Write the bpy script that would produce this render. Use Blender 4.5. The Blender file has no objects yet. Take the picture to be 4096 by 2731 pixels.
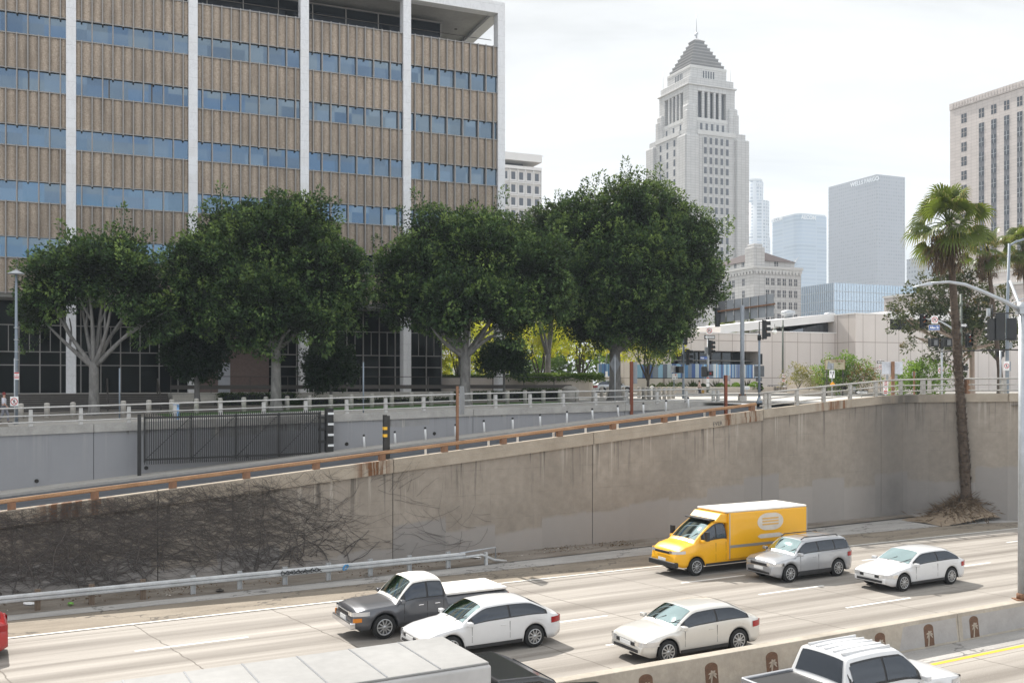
import bpy, math, random
import numpy as np
from mathutils import Vector, Matrix
R = math.radians
rng = random.Random(7)
nr = np.random.RandomState(11)
sc = bpy.context.scene
COL = sc.collection
# ------------------------------------------------------------ camera model
F, CX, HY, H = 970.0, 512.0, 382.0, 8.6
def P(px, py, Y): return Vector(((px-CX)/F*Y, Y, H-(py-HY)/F*Y))
def zpy(py, Y): return H-(py-HY)/F*Y
# frame along the freeway wall: x = t, y = s (towards the city), z up
DW = Vector((0.8781, 0.4785)); NW = Vector((-0.4785, 0.8781)); P0 = Vector((-15.0, 40.5))
FA = math.atan2(0.4785, 0.8781)
def fw(t, s, z=0): return Vector((P0.x+t*DW.x+s*NW.x, P0.y+t*DW.y+s*NW.y, z))
def ts(x, y):
    d = Vector((x-P0.x, y-P0.y)); return d.dot(DW), d.dot(NW)
def t_at(px, s):
    k = (px-CX)/F; ax = P0.x+s*NW.x; ay = P0.y+s*NW.y
    return (k*ay-ax)/(DW.x-k*DW.y)
def lerp(tab, t):
    if t <= tab[0][0]: return tab[0][1]
    for (a, b), (c, d) in zip(tab, tab[1:]):
        if t <= c: return b+(d-b)*(t-a)/(c-a)
    return tab[-1][1]
def zr(t): return min(3.215+0.0877*t, 7.12)
SB = [(-60, 16.2), (-6, 15.2), (22, 14.1), (33, 13.4), (46, 12.9)]
def sback(t): return lerp(SB, t)
ZG = [(-90, 5.0), (-6, 6.17), (22, 6.84), (33, 7.0), (45, 7.15), (80, 7.25), (200, 7.4)]
def zg_ts(t, s):
    a = lerp(ZG, t); k = min(1, max(0, (s-26)/25)); return a+(7.35-a)*k
def zg(x, y): return zg_ts(*ts(x, y))
def ground_at(px, py, zf):
    lo, hi = 12.0, 200.0
    k = (px-CX)/F
    for _ in range(50):
        m = (lo+hi)/2
        if zpy(py, m) > zf(k*m, m): lo = m
        else: hi = m
    return Vector((k*lo, lo, zf(k*lo, lo)))
def on_ramp(px, py): return ground_at(px, py, lambda x, y: zr(ts(x, y)[0]))
def on_road(px, py):
    Y = H*F/(py-HY); return Vector(((px-CX)/F*Y, Y, 0))
def line_Y(px, a, b):
    (p1, y1), (p2, y2) = a, b
    return 1/(1/y1+(1/y2-1/y1)*(px-p1)/(p2-p1))
# ------------------------------------------------------------ mesh builder
class MB:
    def __init__(s): s.v = []; s.f = []; s.sm = []; s.mi = []; s.cur = 0
    def add(s, vs, fs, smooth=False, mi=None):
        o = len(s.v); s.v.extend([tuple(v) for v in vs])
        for f in fs:
            s.f.append(tuple(i+o for i in f)); s.sm.append(smooth); s.mi.append(s.cur if mi is None else mi)
        return s
    def box(s, c, d, rz=0, M=None, mi=None):
        x, y, z = d[0]/2, d[1]/2, d[2]/2
        vs = [Vector((a*x, b*y, e*z)) for e in (-1, 1) for b in (-1, 1) for a in (-1, 1)]
        if rz:
            Rm = Matrix.Rotation(rz, 3, 'Z'); vs = [Rm @ v for v in vs]
        if M is not None: vs = [M @ v for v in vs]
        vs = [v+Vector(c) for v in vs]
        return s.add(vs, [(0, 2, 3, 1), (4, 5, 7, 6), (0, 1, 5, 4), (2, 6, 7, 3), (0, 4, 6, 2), (1, 3, 7, 5)], mi=mi)
    def bx(s, x0, x1, y0, y1, z0, z1, mi=None):
        return s.box(((x0+x1)/2, (y0+y1)/2, (z0+z1)/2), (x1-x0, y1-y0, z1-z0), mi=mi)
    def hexa(s, b, t, mi=None, smooth=False):
        n = len(b); vs = list(b)+list(t)
        fs = [tuple(reversed(range(n))), tuple(range(n, 2*n))]+[(i, (i+1) % n, n+(i+1) % n, n+i) for i in range(n)]
        return s.add(vs, fs, smooth, mi)
    def prism(s, pts, d, axis='y', off=0, mi=None, smooth=False):
        # pts in (a, b); extruded along axis from off to off+d. for y: (x, z)
        if axis == 'y': b = [(a, off, c) for a, c in pts]; t = [(a, off+d, c) for a, c in pts]
        elif axis == 'x': b = [(off, a, c) for a, c in pts]; t = [(off+d, a, c) for a, c in pts]
        else: b = [(a, c, off) for a, c in pts]; t = [(a, c, off+d) for a, c in pts]
        return s.hexa(b, t, mi, smooth)
    def tube(s, path, rad, n=8, caps=True, smooth=True, mi=None):
        path = [Vector(p) for p in path]
        if not isinstance(rad, (list, tuple)): rad = [rad]*len(path)
        vs = []; up = None
        for i, p in enumerate(path):
            d = (path[min(i+1, len(path)-1)]-path[max(i-1, 0)])
            if d.length < 1e-9: d = Vector((0, 0, 1))
            d.normalize()
            if up is None:
                up = Vector((0, 0, 1)) if abs(d.z) < 0.9 else Vector((1, 0, 0))
            a = d.cross(up)
            if a.length < 1e-6: a = d.cross(Vector((0, 1, 0)))
            a.normalize(); b = a.cross(d).normalized(); up = b
            for k in range(n):
                th = 2*math.pi*k/n
                vs.append(p+rad[i]*(math.cos(th)*a+math.sin(th)*b))
        fs = []
        for i in range(len(path)-1):
            for k in range(n):
                fs.append((i*n+k, (i+1)*n+k, (i+1)*n+(k+1) % n, i*n+(k+1) % n))
        s.add(vs, fs, smooth, mi)
        if caps:
            o = len(s.v)-len(vs)
            s.f.append(tuple(o+k for k in range(n))); s.sm.append(False); s.mi.append(s.cur if mi is None else mi)
            o2 = o+(len(path)-1)*n
            s.f.append(tuple(o2+k for k in reversed(range(n)))); s.sm.append(False); s.mi.append(s.cur if mi is None else mi)
        return s
    def cyl(s, c, r, h, n=16, r2=None, smooth=True, mi=None):
        c = Vector(c); return s.tube([c, c+Vector((0, 0, h))], [r, r if r2 is None else r2], n, True, smooth, mi)
    def lathe(s, prof, c=(0, 0, 0), n=20, mi=None, axis='z'):
        vs = []
        for r, z in prof:
            for k in range(n):
                th = 2*math.pi*k/n
                a, b = r*math.cos(th), r*math.sin(th)
                p = (a, b, z) if axis == 'z' else ((a, z, b) if axis == 'y' else (z, a, b))
                vs.append(Vector(p)+Vector(c))
        fs = [(i*n+k, i*n+(k+1) % n, (i+1)*n+(k+1) % n, (i+1)*n+k) for i in range(len(prof)-1) for k in range(n)]
        s.add(vs, fs, True, mi)
        o = len(s.v)-len(vs)
        for base, rv in ((0, True), ((len(prof)-1)*n, False)):
            ix = [o+base+k for k in range(n)]
            s.f.append(tuple(reversed(ix)) if rv else tuple(ix)); s.sm.append(False); s.mi.append(s.cur if mi is None else mi)
        return s
    def ball(s, c, r, n=12, sq=1, mi=None):
        m = n//2+1
        prof = [(max(1e-4, r*math.sin(math.pi*i/m)), -r*sq*math.cos(math.pi*i/m)) for i in range(m+1)]
        return s.lathe(prof, c, n, mi)
    def ring(s, cx, cz, r0, r1, y0, d, n=24, mi=None):
        # flat annulus in the xz plane
        vs = []
        for y in (y0, y0+d):
            for r in (r0, r1):
                for k in range(n):
                    th = 2*math.pi*k/n; vs.append((cx+r*math.cos(th), y, cz+r*math.sin(th)))
        fs = []
        for k in range(n):
            q = (k+1) % n
            fs += [(k, q, n+q, n+k), (2*n+k, 3*n+k, 3*n+q, 2*n+q), (n+k, n+q, 3*n+q, 3*n+k), (k, 2*n+k, 2*n+q, q)]
        return s.add(vs, fs, False, mi)
    def obj(s, name, mats, parent=None, loc=None, rz=0, bevel=0, seg=2):
        me = bpy.data.meshes.new(name)
        me.from_pydata([tuple(v) for v in s.v], [], s.f)
        if not isinstance(mats, (list, tuple)): mats = [mats]
        for m in mats: me.materials.append(m)
        if s.f:
            me.polygons.foreach_set('use_smooth', s.sm); me.polygons.foreach_set('material_index', s.mi)
        me.update()
        o = bpy.data.objects.new(name, me); COL.objects.link(o)
        if parent is not None: o.parent = parent
        if loc is not None: o.location = loc
        if rz: o.rotation_euler = (0, 0, rz)
        if bevel:
            b = o.modifiers.new('bevel', 'BEVEL'); b.width = bevel; b.segments = seg; b.limit_method = 'ANGLE'; b.angle_limit = R(35)
        return o
LABELS = {}
def tag(o, label, cat, group=None, kind=None):
    if label: o['label'] = label
    if cat: o['category'] = cat
    if group: o['group'] = group
    if kind: o['kind'] = kind
    return o
def thing(name, label, cat, loc=(0, 0, 0), rz=0, group=None):
    o = bpy.data.objects.new(name, None); COL.objects.link(o); o.empty_display_size = 0.2
    o.location = loc; o.rotation_euler = (0, 0, rz)
    return tag(o, label, cat, group)
def struct(o): o['kind'] = 'structure'; return o
def dup(root, loc, rz, label, group=None, sc_=None):
    r = root.copy(); COL.objects.link(r); r.location = loc; r.rotation_euler = (0, 0, rz); r['label'] = label
    if group: r['group'] = group
    if sc_: r.scale = sc_
    for ch in list(root.children):
        c = ch.copy(); COL.objects.link(c); c.parent = r
        for g in ch.children:
            d = g.copy(); COL.objects.link(d); d.parent = c
    return r
ORD = ['first', 'second', 'third', 'fourth', 'fifth', 'sixth', 'seventh', 'eighth', 'ninth', 'tenth', 'eleventh', 'twelfth', 'thirteenth', 'fourteenth', 'fifteenth', 'sixteenth', 'seventeenth', 'eighteenth', 'nineteenth', 'twentieth', 'twenty-first', 'twenty-second', 'twenty-third', 'twenty-fourth', 'twenty-fifth', 'twenty-sixth', 'twenty-seventh', 'twenty-eighth']
def text(s, size, mat, parent, loc, rot=(R(90), 0, 0), name='lettering', depth=0.01, align='CENTER', sx=1.0, bold=0.0):
    cu = bpy.data.curves.new('txt', 'FONT'); cu.body = s; cu.size = size; cu.extrude = depth; cu.align_x = align; cu.align_y = 'CENTER'
    cu.offset = bold; cu.resolution_u = 3
    tmp = bpy.data.objects.new('txt', cu); COL.objects.link(tmp)
    dg = bpy.context.evaluated_depsgraph_get(); me = bpy.data.meshes.new_from_object(tmp.evaluated_get(dg))
    bpy.data.objects.remove(tmp)
    me.materials.clear(); me.materials.append(mat)
    o = bpy.data.objects.new(name, me); COL.objects.link(o); o.parent = parent; o.location = loc; o.rotation_euler = rot; o.scale = (sx, 1, 1)
    return o
# ------------------------------------------------------------ materials
def newmat(name):
    m = bpy.data.materials.new(name); m.use_nodes = True
    nt = m.node_tree; b = nt.nodes['Principled BSDF']; return m, nt, b
def N(nt, t, **kw):
    n = nt.nodes.new(t)
    for k, v in kw.items():
        if k.startswith('i_'):
            n.inputs[k[2:].replace('_', ' ')].default_value = v
        else: setattr(n, k, v)
    return n
def L(nt, a, b): nt.links.new(a, b)
def c4(c): return (c[0], c[1], c[2], 1)
def ramp(nt, src, stops, interp='LINEAR'):
    r = N(nt, 'ShaderNodeValToRGB'); r.color_ramp.interpolation = interp
    e = r.color_ramp.elements
    e[0].position, e[0].color = stops[0][0], c4(stops[0][1]) if not isinstance(stops[0][1], float) else (stops[0][1],)*3+(1,)
    e[1].position, e[1].color = stops[-1][0], c4(stops[-1][1]) if not isinstance(stops[-1][1], float) else (stops[-1][1],)*3+(1,)
    for p, c in stops[1:-1]:
        q = e.new(p); q.color = c4(c) if not isinstance(c, float) else (c,)*3+(1,)
    L(nt, src, r.inputs['Fac']); return r
def mixc(nt, fac, a, b, mode='MIX'):
    m = N(nt, 'ShaderNodeMix', data_type='RGBA', blend_type=mode)
    if isinstance(fac, (int, float)): m.inputs['Factor'].default_value = fac
    else: L(nt, fac, m.inputs['Factor'])
    for v, nm in ((a, 6), (b, 7)):
        if isinstance(v, tuple): m.inputs[nm].default_value = c4(v)
        else: L(nt, v, m.inputs[nm])
    return m.outputs[2]
def coords(nt, scale=(1, 1, 1), kind='Object', loc=(0, 0, 0), rot=(0, 0, 0)):
    tc = N(nt, 'ShaderNodeTexCoord'); mp = N(nt, 'ShaderNodeMapping')
    mp.inputs['Scale'].default_value = scale; mp.inputs['Location'].default_value = loc; mp.inputs['Rotation'].default_value = rot
    L(nt, tc.outputs[kind], mp.inputs['Vector']); return mp.outputs['Vector']
def noise(nt, vec, scale, detail=4, rough=0.55, dist=0.0):
    n = N(nt, 'ShaderNodeTexNoise'); n.inputs['Scale'].default_value = scale; n.inputs['Detail'].default_value = detail
    n.inputs['Roughness'].default_value = rough; n.inputs['Distortion'].default_value = dist
    L(nt, vec, n.inputs['Vector']); return n.outputs['Fac']
def bump(nt, b, h, strength=0.3, dist=0.02):
    n = N(nt, 'ShaderNodeBump'); n.inputs['Strength'].default_value = strength; n.inputs['Distance'].default_value = dist
    L(nt, h, n.inputs['Height']); L(nt, n.outputs['Normal'], b.inputs['Normal'])
def sub(c, k): return tuple(max(0, min(1, x*k)) for x in c)
def M(name, c, rough=0.6, metal=0.0, var=0.12, scale=1.5, bmp=0.0, bscale=30, spec=0.5, coat=0.0, st=(1, 1, 1)):
    m, nt, b = newmat(name); v = coords(nt, st)
    n = noise(nt, v, scale, 5, 0.6); n2 = noise(nt, v, scale*9, 3, 0.6)
    r = ramp(nt, n, [(0.3, sub(c, 1-var)), (0.7, sub(c, 1+var))])
    col = mixc(nt, 0.25, r.outputs['Color'], ramp(nt, n2, [(0.3, sub(c, 1-1.6*var)), (0.7, sub(c, 1+1.3*var))]).outputs['Color'])
    L(nt, col, b.inputs['Base Color']); b.inputs['Roughness'].default_value = rough; b.inputs['Metallic'].default_value = metal
    b.inputs['Specular IOR Level'].default_value = spec; b.inputs['Coat Weight'].default_value = coat; b.inputs['Coat Roughness'].default_value = 0.06
    if bmp: bump(nt, b, noise(nt, v, bscale, 4), bmp)
    return m
def paint(name, c, rough=0.28, metal=0.0, coat=0.6): return M(name, c, rough, metal, 0.03, 0.8, 0, coat=coat)
def flat(name, c, rough=0.5): return M(name, c, rough, 0, 0.04, 3)
def math_(nt, op, a, b=0.5, c=None):
    n = N(nt, 'ShaderNodeMath', operation=op)
    for i, v in enumerate((a, b) if c is None else (a, b, c)):
        if isinstance(v, (int, float)): n.inputs[i].default_value = v
        else: L(nt, v, n.inputs[i])
    return n.outputs[0]
def sepxyz(nt, vec):
    n = N(nt, 'ShaderNodeSeparateXYZ'); L(nt, vec, n.inputs[0]); return n.outputs
def mrange(nt, v, a, b, c=0.0, d=1.0):
    n = N(nt, 'ShaderNodeMapRange'); n.inputs[1].default_value = a; n.inputs[2].default_value = b; n.inputs[3].default_value = c; n.inputs[4].default_value = d
    L(nt, v, n.inputs[0]); return n.outputs[0]
def combine(nt, x, y, z):
    n = N(nt, 'ShaderNodeCombineXYZ')
    for i, v in enumerate((x, y, z)):
        if isinstance(v, (int, float)): n.inputs[i].default_value = v
        else: L(nt, v, n.inputs[i])
    return n.outputs[0]
# ------------------------------------------------------------ specific materials
def mat_freeway():
    m, nt, b = newmat('freeway_concrete'); v = coords(nt)
    x, y, z = sepxyz(nt, v)
    st = noise(nt, coords(nt, (0.035, 0.9, 1)), 1.6, 6, 0.62)
    base = ramp(nt, st, [(0.32, (0.17, 0.15, 0.128)), (0.5, (0.285, 0.26, 0.23)), (0.68, (0.38, 0.35, 0.312))]).outputs['Color']
    # oil band down the middle of each lane
    ph = math_(nt, 'FRACT', math_(nt, 'DIVIDE', math_(nt, 'ADD', y, 6.4), 3.3))
    d = math_(nt, 'ABSOLUTE', math_(nt, 'SUBTRACT', ph, 0.5))
    band = mrange(nt, d, 0.04, 0.2, 1.0, 0.0)
    band = math_(nt, 'MULTIPLY', band, mrange(nt, noise(nt, coords(nt, (0.06, 0.7, 1)), 1.0, 4), 0.35, 0.65, 0.4, 1.0))
    base = mixc(nt, math_(nt, 'MULTIPLY', band, 0.85), base, (0.125, 0.108, 0.09))
    d2 = math_(nt, 'ABSOLUTE', math_(nt, 'SUBTRACT', d, 0.27)); b2 = mrange(nt, d2, 0.01, 0.09, 1.0, 0.0)
    base = mixc(nt, math_(nt, 'MULTIPLY', b2, math_(nt, 'MULTIPLY', st, 0.5)), base, (0.26, 0.235, 0.205))
    sp = noise(nt, v, 22, 3, 0.7)
    base = mixc(nt, mrange(nt, sp, 0.52, 0.68, 0, 0.6), base, (0.19, 0.17, 0.15))
    base = mixc(nt, mrange(nt, noise(nt, v, 60, 2), 0.58, 0.7, 0, 0.5), base, (0.52, 0.49, 0.45))
    # joints
    wob = math_(nt, 'MULTIPLY', noise(nt, v, 1.3, 3), 0.22)
    jx = math_(nt, 'ABSOLUTE', math_(nt, 'SUBTRACT', math_(nt, 'FRACT', math_(nt, 'DIVIDE', math_(nt, 'ADD', math_(nt, 'ADD', x, math_(nt, 'MULTIPLY', y, 0.17)), wob), 4.9)), 0.5))
    jl = mrange(nt, jx, 0.003, 0.006, 0.9, 0.0)
    jy = math_(nt, 'ABSOLUTE', math_(nt, 'SUBTRACT', math_(nt, 'FRACT', math_(nt, 'DIVIDE', math_(nt, 'ADD', math_(nt, 'ADD', y, 8.35), math_(nt, 'MULTIPLY', wob, 0.35)), 3.3)), 0.5))
    jl2 = mrange(nt, jy, 0.003, 0.007, 0.75, 0.0)
    base = mixc(nt, math_(nt, 'MAXIMUM', jl, jl2), base, (0.1, 0.085, 0.07))
    L(nt, base, b.inputs['Base Color']); b.inputs['Roughness'].default_value = 0.8; b.inputs['Specular IOR Level'].default_value = 0.35
    bump(nt, b, noise(nt, v, 40, 3), 0.35, 0.01); return m
def mat_shoulder(name, c1, c2, crack=0.6):
    m, nt, b = newmat(name); v = coords(nt)
    n = noise(nt, coords(nt, (0.25, 1, 1)), 1.3, 6, 0.65)
    base = ramp(nt, n, [(0.3, c1), (0.7, c2)]).outputs['Color']
    base = mixc(nt, mrange(nt, noise(nt, v, 25, 3, 0.7), 0.5, 0.7, 0, 0.5), base, sub(c1, 0.6))
    vo = N(nt, 'ShaderNodeTexVoronoi', feature='DISTANCE_TO_EDGE'); vo.inputs['Scale'].default_value = 0.45
    dv = N(nt, 'ShaderNodeVectorMath', operation='ADD'); L(nt, coords(nt, (0.35, 1, 1)), dv.inputs[0])
    nn = N(nt, 'ShaderNodeTexNoise'); nn.inputs['Scale'].default_value = 1.6; nn.inputs['Detail'].default_value = 5; L(nt, v, nn.inputs['Vector']); L(nt, nn.outputs['Color'], dv.inputs[1])
    L(nt, dv.outputs[0], vo.inputs['Vector'])
    base = mixc(nt, mrange(nt, vo.outputs['Distance'], 0.004, 0.016, crack, 0.0), base, (0.05, 0.045, 0.04))
    L(nt, base, b.inputs['Base Color']); b.inputs['Roughness'].default_value = 0.9; b.inputs['Specular IOR Level'].default_value = 0.2
    bump(nt, b, noise(nt, v, 18, 4), 0.4, 0.02); return m
def mat_wall(kind='front'):
    m, nt, b = newmat('retaining_concrete_'+kind); v = coords(nt); x, y, z = sepxyz(nt, v)
    n1 = noise(nt, v, 0.28, 6, 0.6); n2 = noise(nt, v, 2.2, 6, 0.65)
    if kind == 'front': A, B_ = (0.235, 0.203, 0.168), (0.345, 0.30, 0.25)
    else: A, B_ = (0.23, 0.225, 0.22), (0.31, 0.305, 0.30)
    base = ramp(nt, n1, [(0.3, A), (0.68, B_)]).outputs['Color']
    base = mixc(nt, mrange(nt, n2, 0.35, 0.7, 0, 0.45), base, sub(A, 0.72))
    # streaks running down from the coping
    dep = math_(nt, 'SUBTRACT', math_(nt, 'ADD', math_(nt, 'MULTIPLY', x, 0.0862), 3.5), z) if kind == 'front' else math_(nt, 'SUBTRACT', math_(nt, 'ADD', math_(nt, 'MULTIPLY', x, 0.023), 5.7), z)
    sn = noise(nt, coords(nt, (2.6, 1, 0.09)), 1.0, 5, 0.7)
    sk = math_(nt, 'MULTIPLY', mrange(nt, sn, 0.56, 0.62), mrange(nt, dep, 0.1, 2.6, 0.75, 0.0))
    base = mixc(nt, sk, base, (0.085, 0.075, 0.065))
    sn2 = noise(nt, coords(nt, (3.3, 1, 0.07), loc=(7, 3, 1)), 1.0, 4, 0.7)
    base = mixc(nt, math_(nt, 'MULTIPLY', mrange(nt, sn2, 0.58, 0.63), mrange(nt, dep, 0.0, 2.2, 0.55, 0.0)), base, (0.5, 0.46, 0.4))
    # shuttering lines
    def linem(c, per, w): return mrange(nt, math_(nt, 'ABSOLUTE', math_(nt, 'SUBTRACT', math_(nt, 'FRACT', math_(nt, 'DIVIDE', c, per)), 0.5)), w/per, 2.2*w/per, 1.0, 0.0)
    ln = math_(nt, 'MAXIMUM', linem(z, 1.22, 0.006), math_(nt, 'MULTIPLY', linem(x, 2.44, 0.006), 0.7))
    ln = math_(nt, 'MULTIPLY', ln, mrange(nt, noise(nt, v, 0.9, 3), 0.4, 0.65, 0, 0.45))
    base = mixc(nt, ln, base, (0.1, 0.09, 0.08))
    # paint rolled over old graffiti along the foot
    blk = N(nt, 'ShaderNodeTexWhiteNoise', noise_dimensions='1D'); L(nt, math_(nt, 'FLOOR', math_(nt, 'DIVIDE', math_(nt, 'ADD', x, math_(nt, 'MULTIPLY', noise(nt, v, 3.0, 2), 0.15)), 2.7)), blk.inputs['W'])
    wv = math_(nt, 'ADD', math_(nt, 'ADD', z, math_(nt, 'MULTIPLY', math_(nt, 'SUBTRACT', blk.outputs['Value'], 0.5), 1.3)), math_(nt, 'MULTIPLY', math_(nt, 'SUBTRACT', noise(nt, coords(nt, (0.8, 1, 0.8)), 1.0, 4), 0.5), 0.5))
    if kind == 'front':
        lim = mrange(nt, x, 5, 34, 0.9, 2.75)
        pm_ = mrange(nt, math_(nt, 'SUBTRACT', lim, wv), -0.05, 0.12)
        base = mixc(nt, math_(nt, 'MULTIPLY', pm_, 0.8), base, mixc(nt, blk.outputs['Value'], (0.25, 0.235, 0.222), (0.32, 0.295, 0.272)))
        soot = math_(nt, 'MULTIPLY', mrange(nt, math_(nt, 'ABSOLUTE', math_(nt, 'SUBTRACT', x, 44.6)), 0.2, 4.5, 1, 0), mrange(nt, n1, 0.25, 0.7, 0.3, 0.85))
        base = mixc(nt, soot, base, (0.1, 0.095, 0.09))
    else:
        pm_ = mrange(nt, math_(nt, 'SUBTRACT', mrange(nt, x, -8, 40, 5.35, 6.9), wv), -0.25, -0.1)
        base = mixc(nt, math_(nt, 'MULTIPLY', pm_, 0.8), base, mixc(nt, n2, (0.25, 0.252, 0.265), (0.31, 0.31, 0.32)))
    L(nt, base, b.inputs['Base Color']); b.inputs['Roughness'].default_value = 0.88; b.inputs['Specular IOR Level'].default_value = 0.25
    bump(nt, b, noise(nt, v, 14, 5, 0.7), 0.3, 0.02); return m
def mat_coping():
    m, nt, b = newmat('coping_concrete'); v = coords(nt); x, y, z = sepxyz(nt, v)
    n1 = noise(nt, v, 0.8, 6, 0.65)
    base = ramp(nt, n1, [(0.3, (0.29, 0.245, 0.19)), (0.7, (0.40, 0.345, 0.275))]).outputs['Color']
    base = mixc(nt, mrange(nt, noise(nt, v, 40, 3, 0.7), 0.5, 0.68, 0, 0.5), base, (0.15, 0.125, 0.1))
    sn = noise(nt, coords(nt, (3.4, 3.4, 0.25)), 1.0, 4)
    rust = math_(nt, 'MULTIPLY', mrange(nt, sn, 0.5, 0.62), mrange(nt, noise(nt, coords(nt, (0.16, 0.16, 0.05), loc=(2.1, 0, 0)), 1.0, 2), 0.56, 0.64))
    base = mixc(nt, math_(nt, 'MULTIPLY', rust, 0.9), base, (0.16, 0.062, 0.018))
    for cx_, wd_ in ((9.7, 1.0), (32.7, .8), (-3.0, 1.6), (31.2, .5)):
        near = mrange(nt, math_(nt, 'ABSOLUTE', math_(nt, 'SUBTRACT', x, cx_)), wd_*.5, wd_, 0.95, 0.0)
        base = mixc(nt, math_(nt, 'MULTIPLY', near, mrange(nt, noise(nt, coords(nt, (5, 1, .35)), 1.0, 4), 0.42, 0.55)), base, (0.13, 0.052, 0.016))
    soot = math_(nt, 'MULTIPLY', mrange(nt, math_(nt, 'ABSOLUTE', math_(nt, 'SUBTRACT', x, 45.2)), 0.6, 2.4, 0.8, 0), mrange(nt, noise(nt, coords(nt, (.6, .6, .2)), 1.5, 4), 0.3, 0.55))
    base = mixc(nt, soot, base, (0.05, 0.047, 0.043))
    L(nt, base, b.inputs['Base Color']); b.inputs['Roughness'].default_value = 0.9
    bump(nt, b, noise(nt, v, 25, 4, 0.7), 0.35, 0.015); return m
def mat_aggregate():
    m, nt, b = newmat('exposed_aggregate'); v = coords(nt)
    vo = N(nt, 'ShaderNodeTexVoronoi'); vo.inputs['Scale'].default_value = 14; L(nt, v, vo.inputs['Vector'])
    c = ramp(nt, sepxyz(nt, vo.outputs['Color'])[0], [(0.1, (0.33, 0.265, 0.208)), (0.45, (0.395, 0.32, 0.252)), (0.8, (0.445, 0.365, 0.29)), (1.0, (0.5, 0.42, 0.34))]).outputs['Color']
    w = noise(nt, coords(nt, (1.2, 1.2, 0.22)), 1.2, 5, 0.6)
    c = mixc(nt, mrange(nt, w, 0.45, 0.72, 0, 0.55), c, (0.17, 0.14, 0.115))
    c = mixc(nt, mrange(nt, noise(nt, v, 0.13, 3), 0.35, 0.65, 0.0, 0.4), c, (0.2, 0.17, 0.14))
    L(nt, c, b.inputs['Base Color']); b.inputs['Roughness'].default_value = 0.95; b.inputs['Specular IOR Level'].default_value = 0.2
    bump(nt, b, vo.outputs['Distance'], 0.25, 0.02); return m
def mat_marble(name='marble', c=(0.66, 0.665, 0.68), vein=(0.42, 0.43, 0.45), joint=1.4):
    m, nt, b = newmat(name); v = coords(nt); x, y, z = sepxyz(nt, v)
    n = noise(nt, coords(nt, (1, 1, 0.55), rot=(0.3, 0.5, 0)), 1.5, 8, 0.62, 1.6)
    col = ramp(nt, n, [(0.35, c), (0.5, sub(c, 0.98)), (0.535, sub(c, .86)), (0.57, sub(c, 0.97)), (0.7, sub(c, 1.03))]).outputs['Color']
    zz = math_(nt, 'DIVIDE', z, joint)
    wn = N(nt, 'ShaderNodeTexWhiteNoise', noise_dimensions='1D'); L(nt, math_(nt, 'FLOOR', zz), wn.inputs['W'])
    col = mixc(nt, mrange(nt, wn.outputs['Value'], 0, 1, 0, 0.22), col, (0.5, 0.47, 0.43))
    j = mrange(nt, math_(nt, 'ABSOLUTE', math_(nt, 'SUBTRACT', math_(nt, 'FRACT', zz), 0.5)), 0.004, 0.009, 0.55, 0.0)
    col = mixc(nt, j, col, (0.2, 0.2, 0.2))
    L(nt, col, b.inputs['Base Color']); b.inputs['Roughness'].default_value = 0.45; return m
def mat_glass(name, tint, dark, refl=0.6, rough=0.03, wav=0.0):
    # coated window glass: mirror reflection over a dark room
    m, nt, b = newmat(name)
    b.inputs['Base Color'].default_value = c4(dark); b.inputs['Roughness'].default_value = 0.5; b.inputs['Specular IOR Level'].default_value = 0.05
    g = N(nt, 'ShaderNodeBsdfGlossy'); g.inputs['Color'].default_value = c4(tint); g.inputs['Roughness'].default_value = rough
    if wav:
        bp = N(nt, 'ShaderNodeBump'); bp.inputs['Strength'].default_value = wav; bp.inputs['Distance'].default_value = 0.05
        L(nt, noise(nt, coords(nt), 0.7, 2), bp.inputs['Height']); L(nt, bp.outputs['Normal'], g.inputs['Normal'])
    if name == 'blue_coated_glass':
        o3 = sepxyz(nt, coords(nt)); wn3 = N(nt, 'ShaderNodeTexWhiteNoise', noise_dimensions='2D'); L(nt, combine(nt, math_(nt, 'FLOOR', math_(nt, 'DIVIDE', o3[0], 1.48)), math_(nt, 'FLOOR', math_(nt, 'DIVIDE', o3[2], 2.1)), 0.0), wn3.inputs['Vector'])
        gm = N(nt, 'ShaderNodeNewGeometry'); vm_ = N(nt, 'ShaderNodeVectorMath', operation='MULTIPLY_ADD'); vm_.inputs[1].default_value = (.05, .05, .05)
        sb3 = N(nt, 'ShaderNodeVectorMath', operation='SUBTRACT'); L(nt, wn3.outputs['Color'], sb3.inputs[0]); sb3.inputs[1].default_value = (.5, .5, .5)
        L(nt, sb3.outputs[0], vm_.inputs[0]); L(nt, gm.outputs['Normal'], vm_.inputs[2]); L(nt, vm_.outputs[0], g.inputs['Normal'])
        L(nt, mixc(nt, wn3.outputs['Value'], sub(tint, .82), sub(tint, 1.12)), g.inputs['Color'])
    mx = N(nt, 'ShaderNodeMixShader')
    fr = N(nt, 'ShaderNodeFresnel'); fr.inputs['IOR'].default_value = 1.5
    L(nt, math_(nt, 'MINIMUM', math_(nt, 'ADD', fr.outputs[0], refl), 1.0), mx.inputs[0]); L(nt, b.outputs[0], mx.inputs[1]); L(nt, g.outputs[0], mx.inputs[2])
    L(nt, mx.outputs[0], nt.nodes['Material Output'].inputs['Surface']); return m
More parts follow.
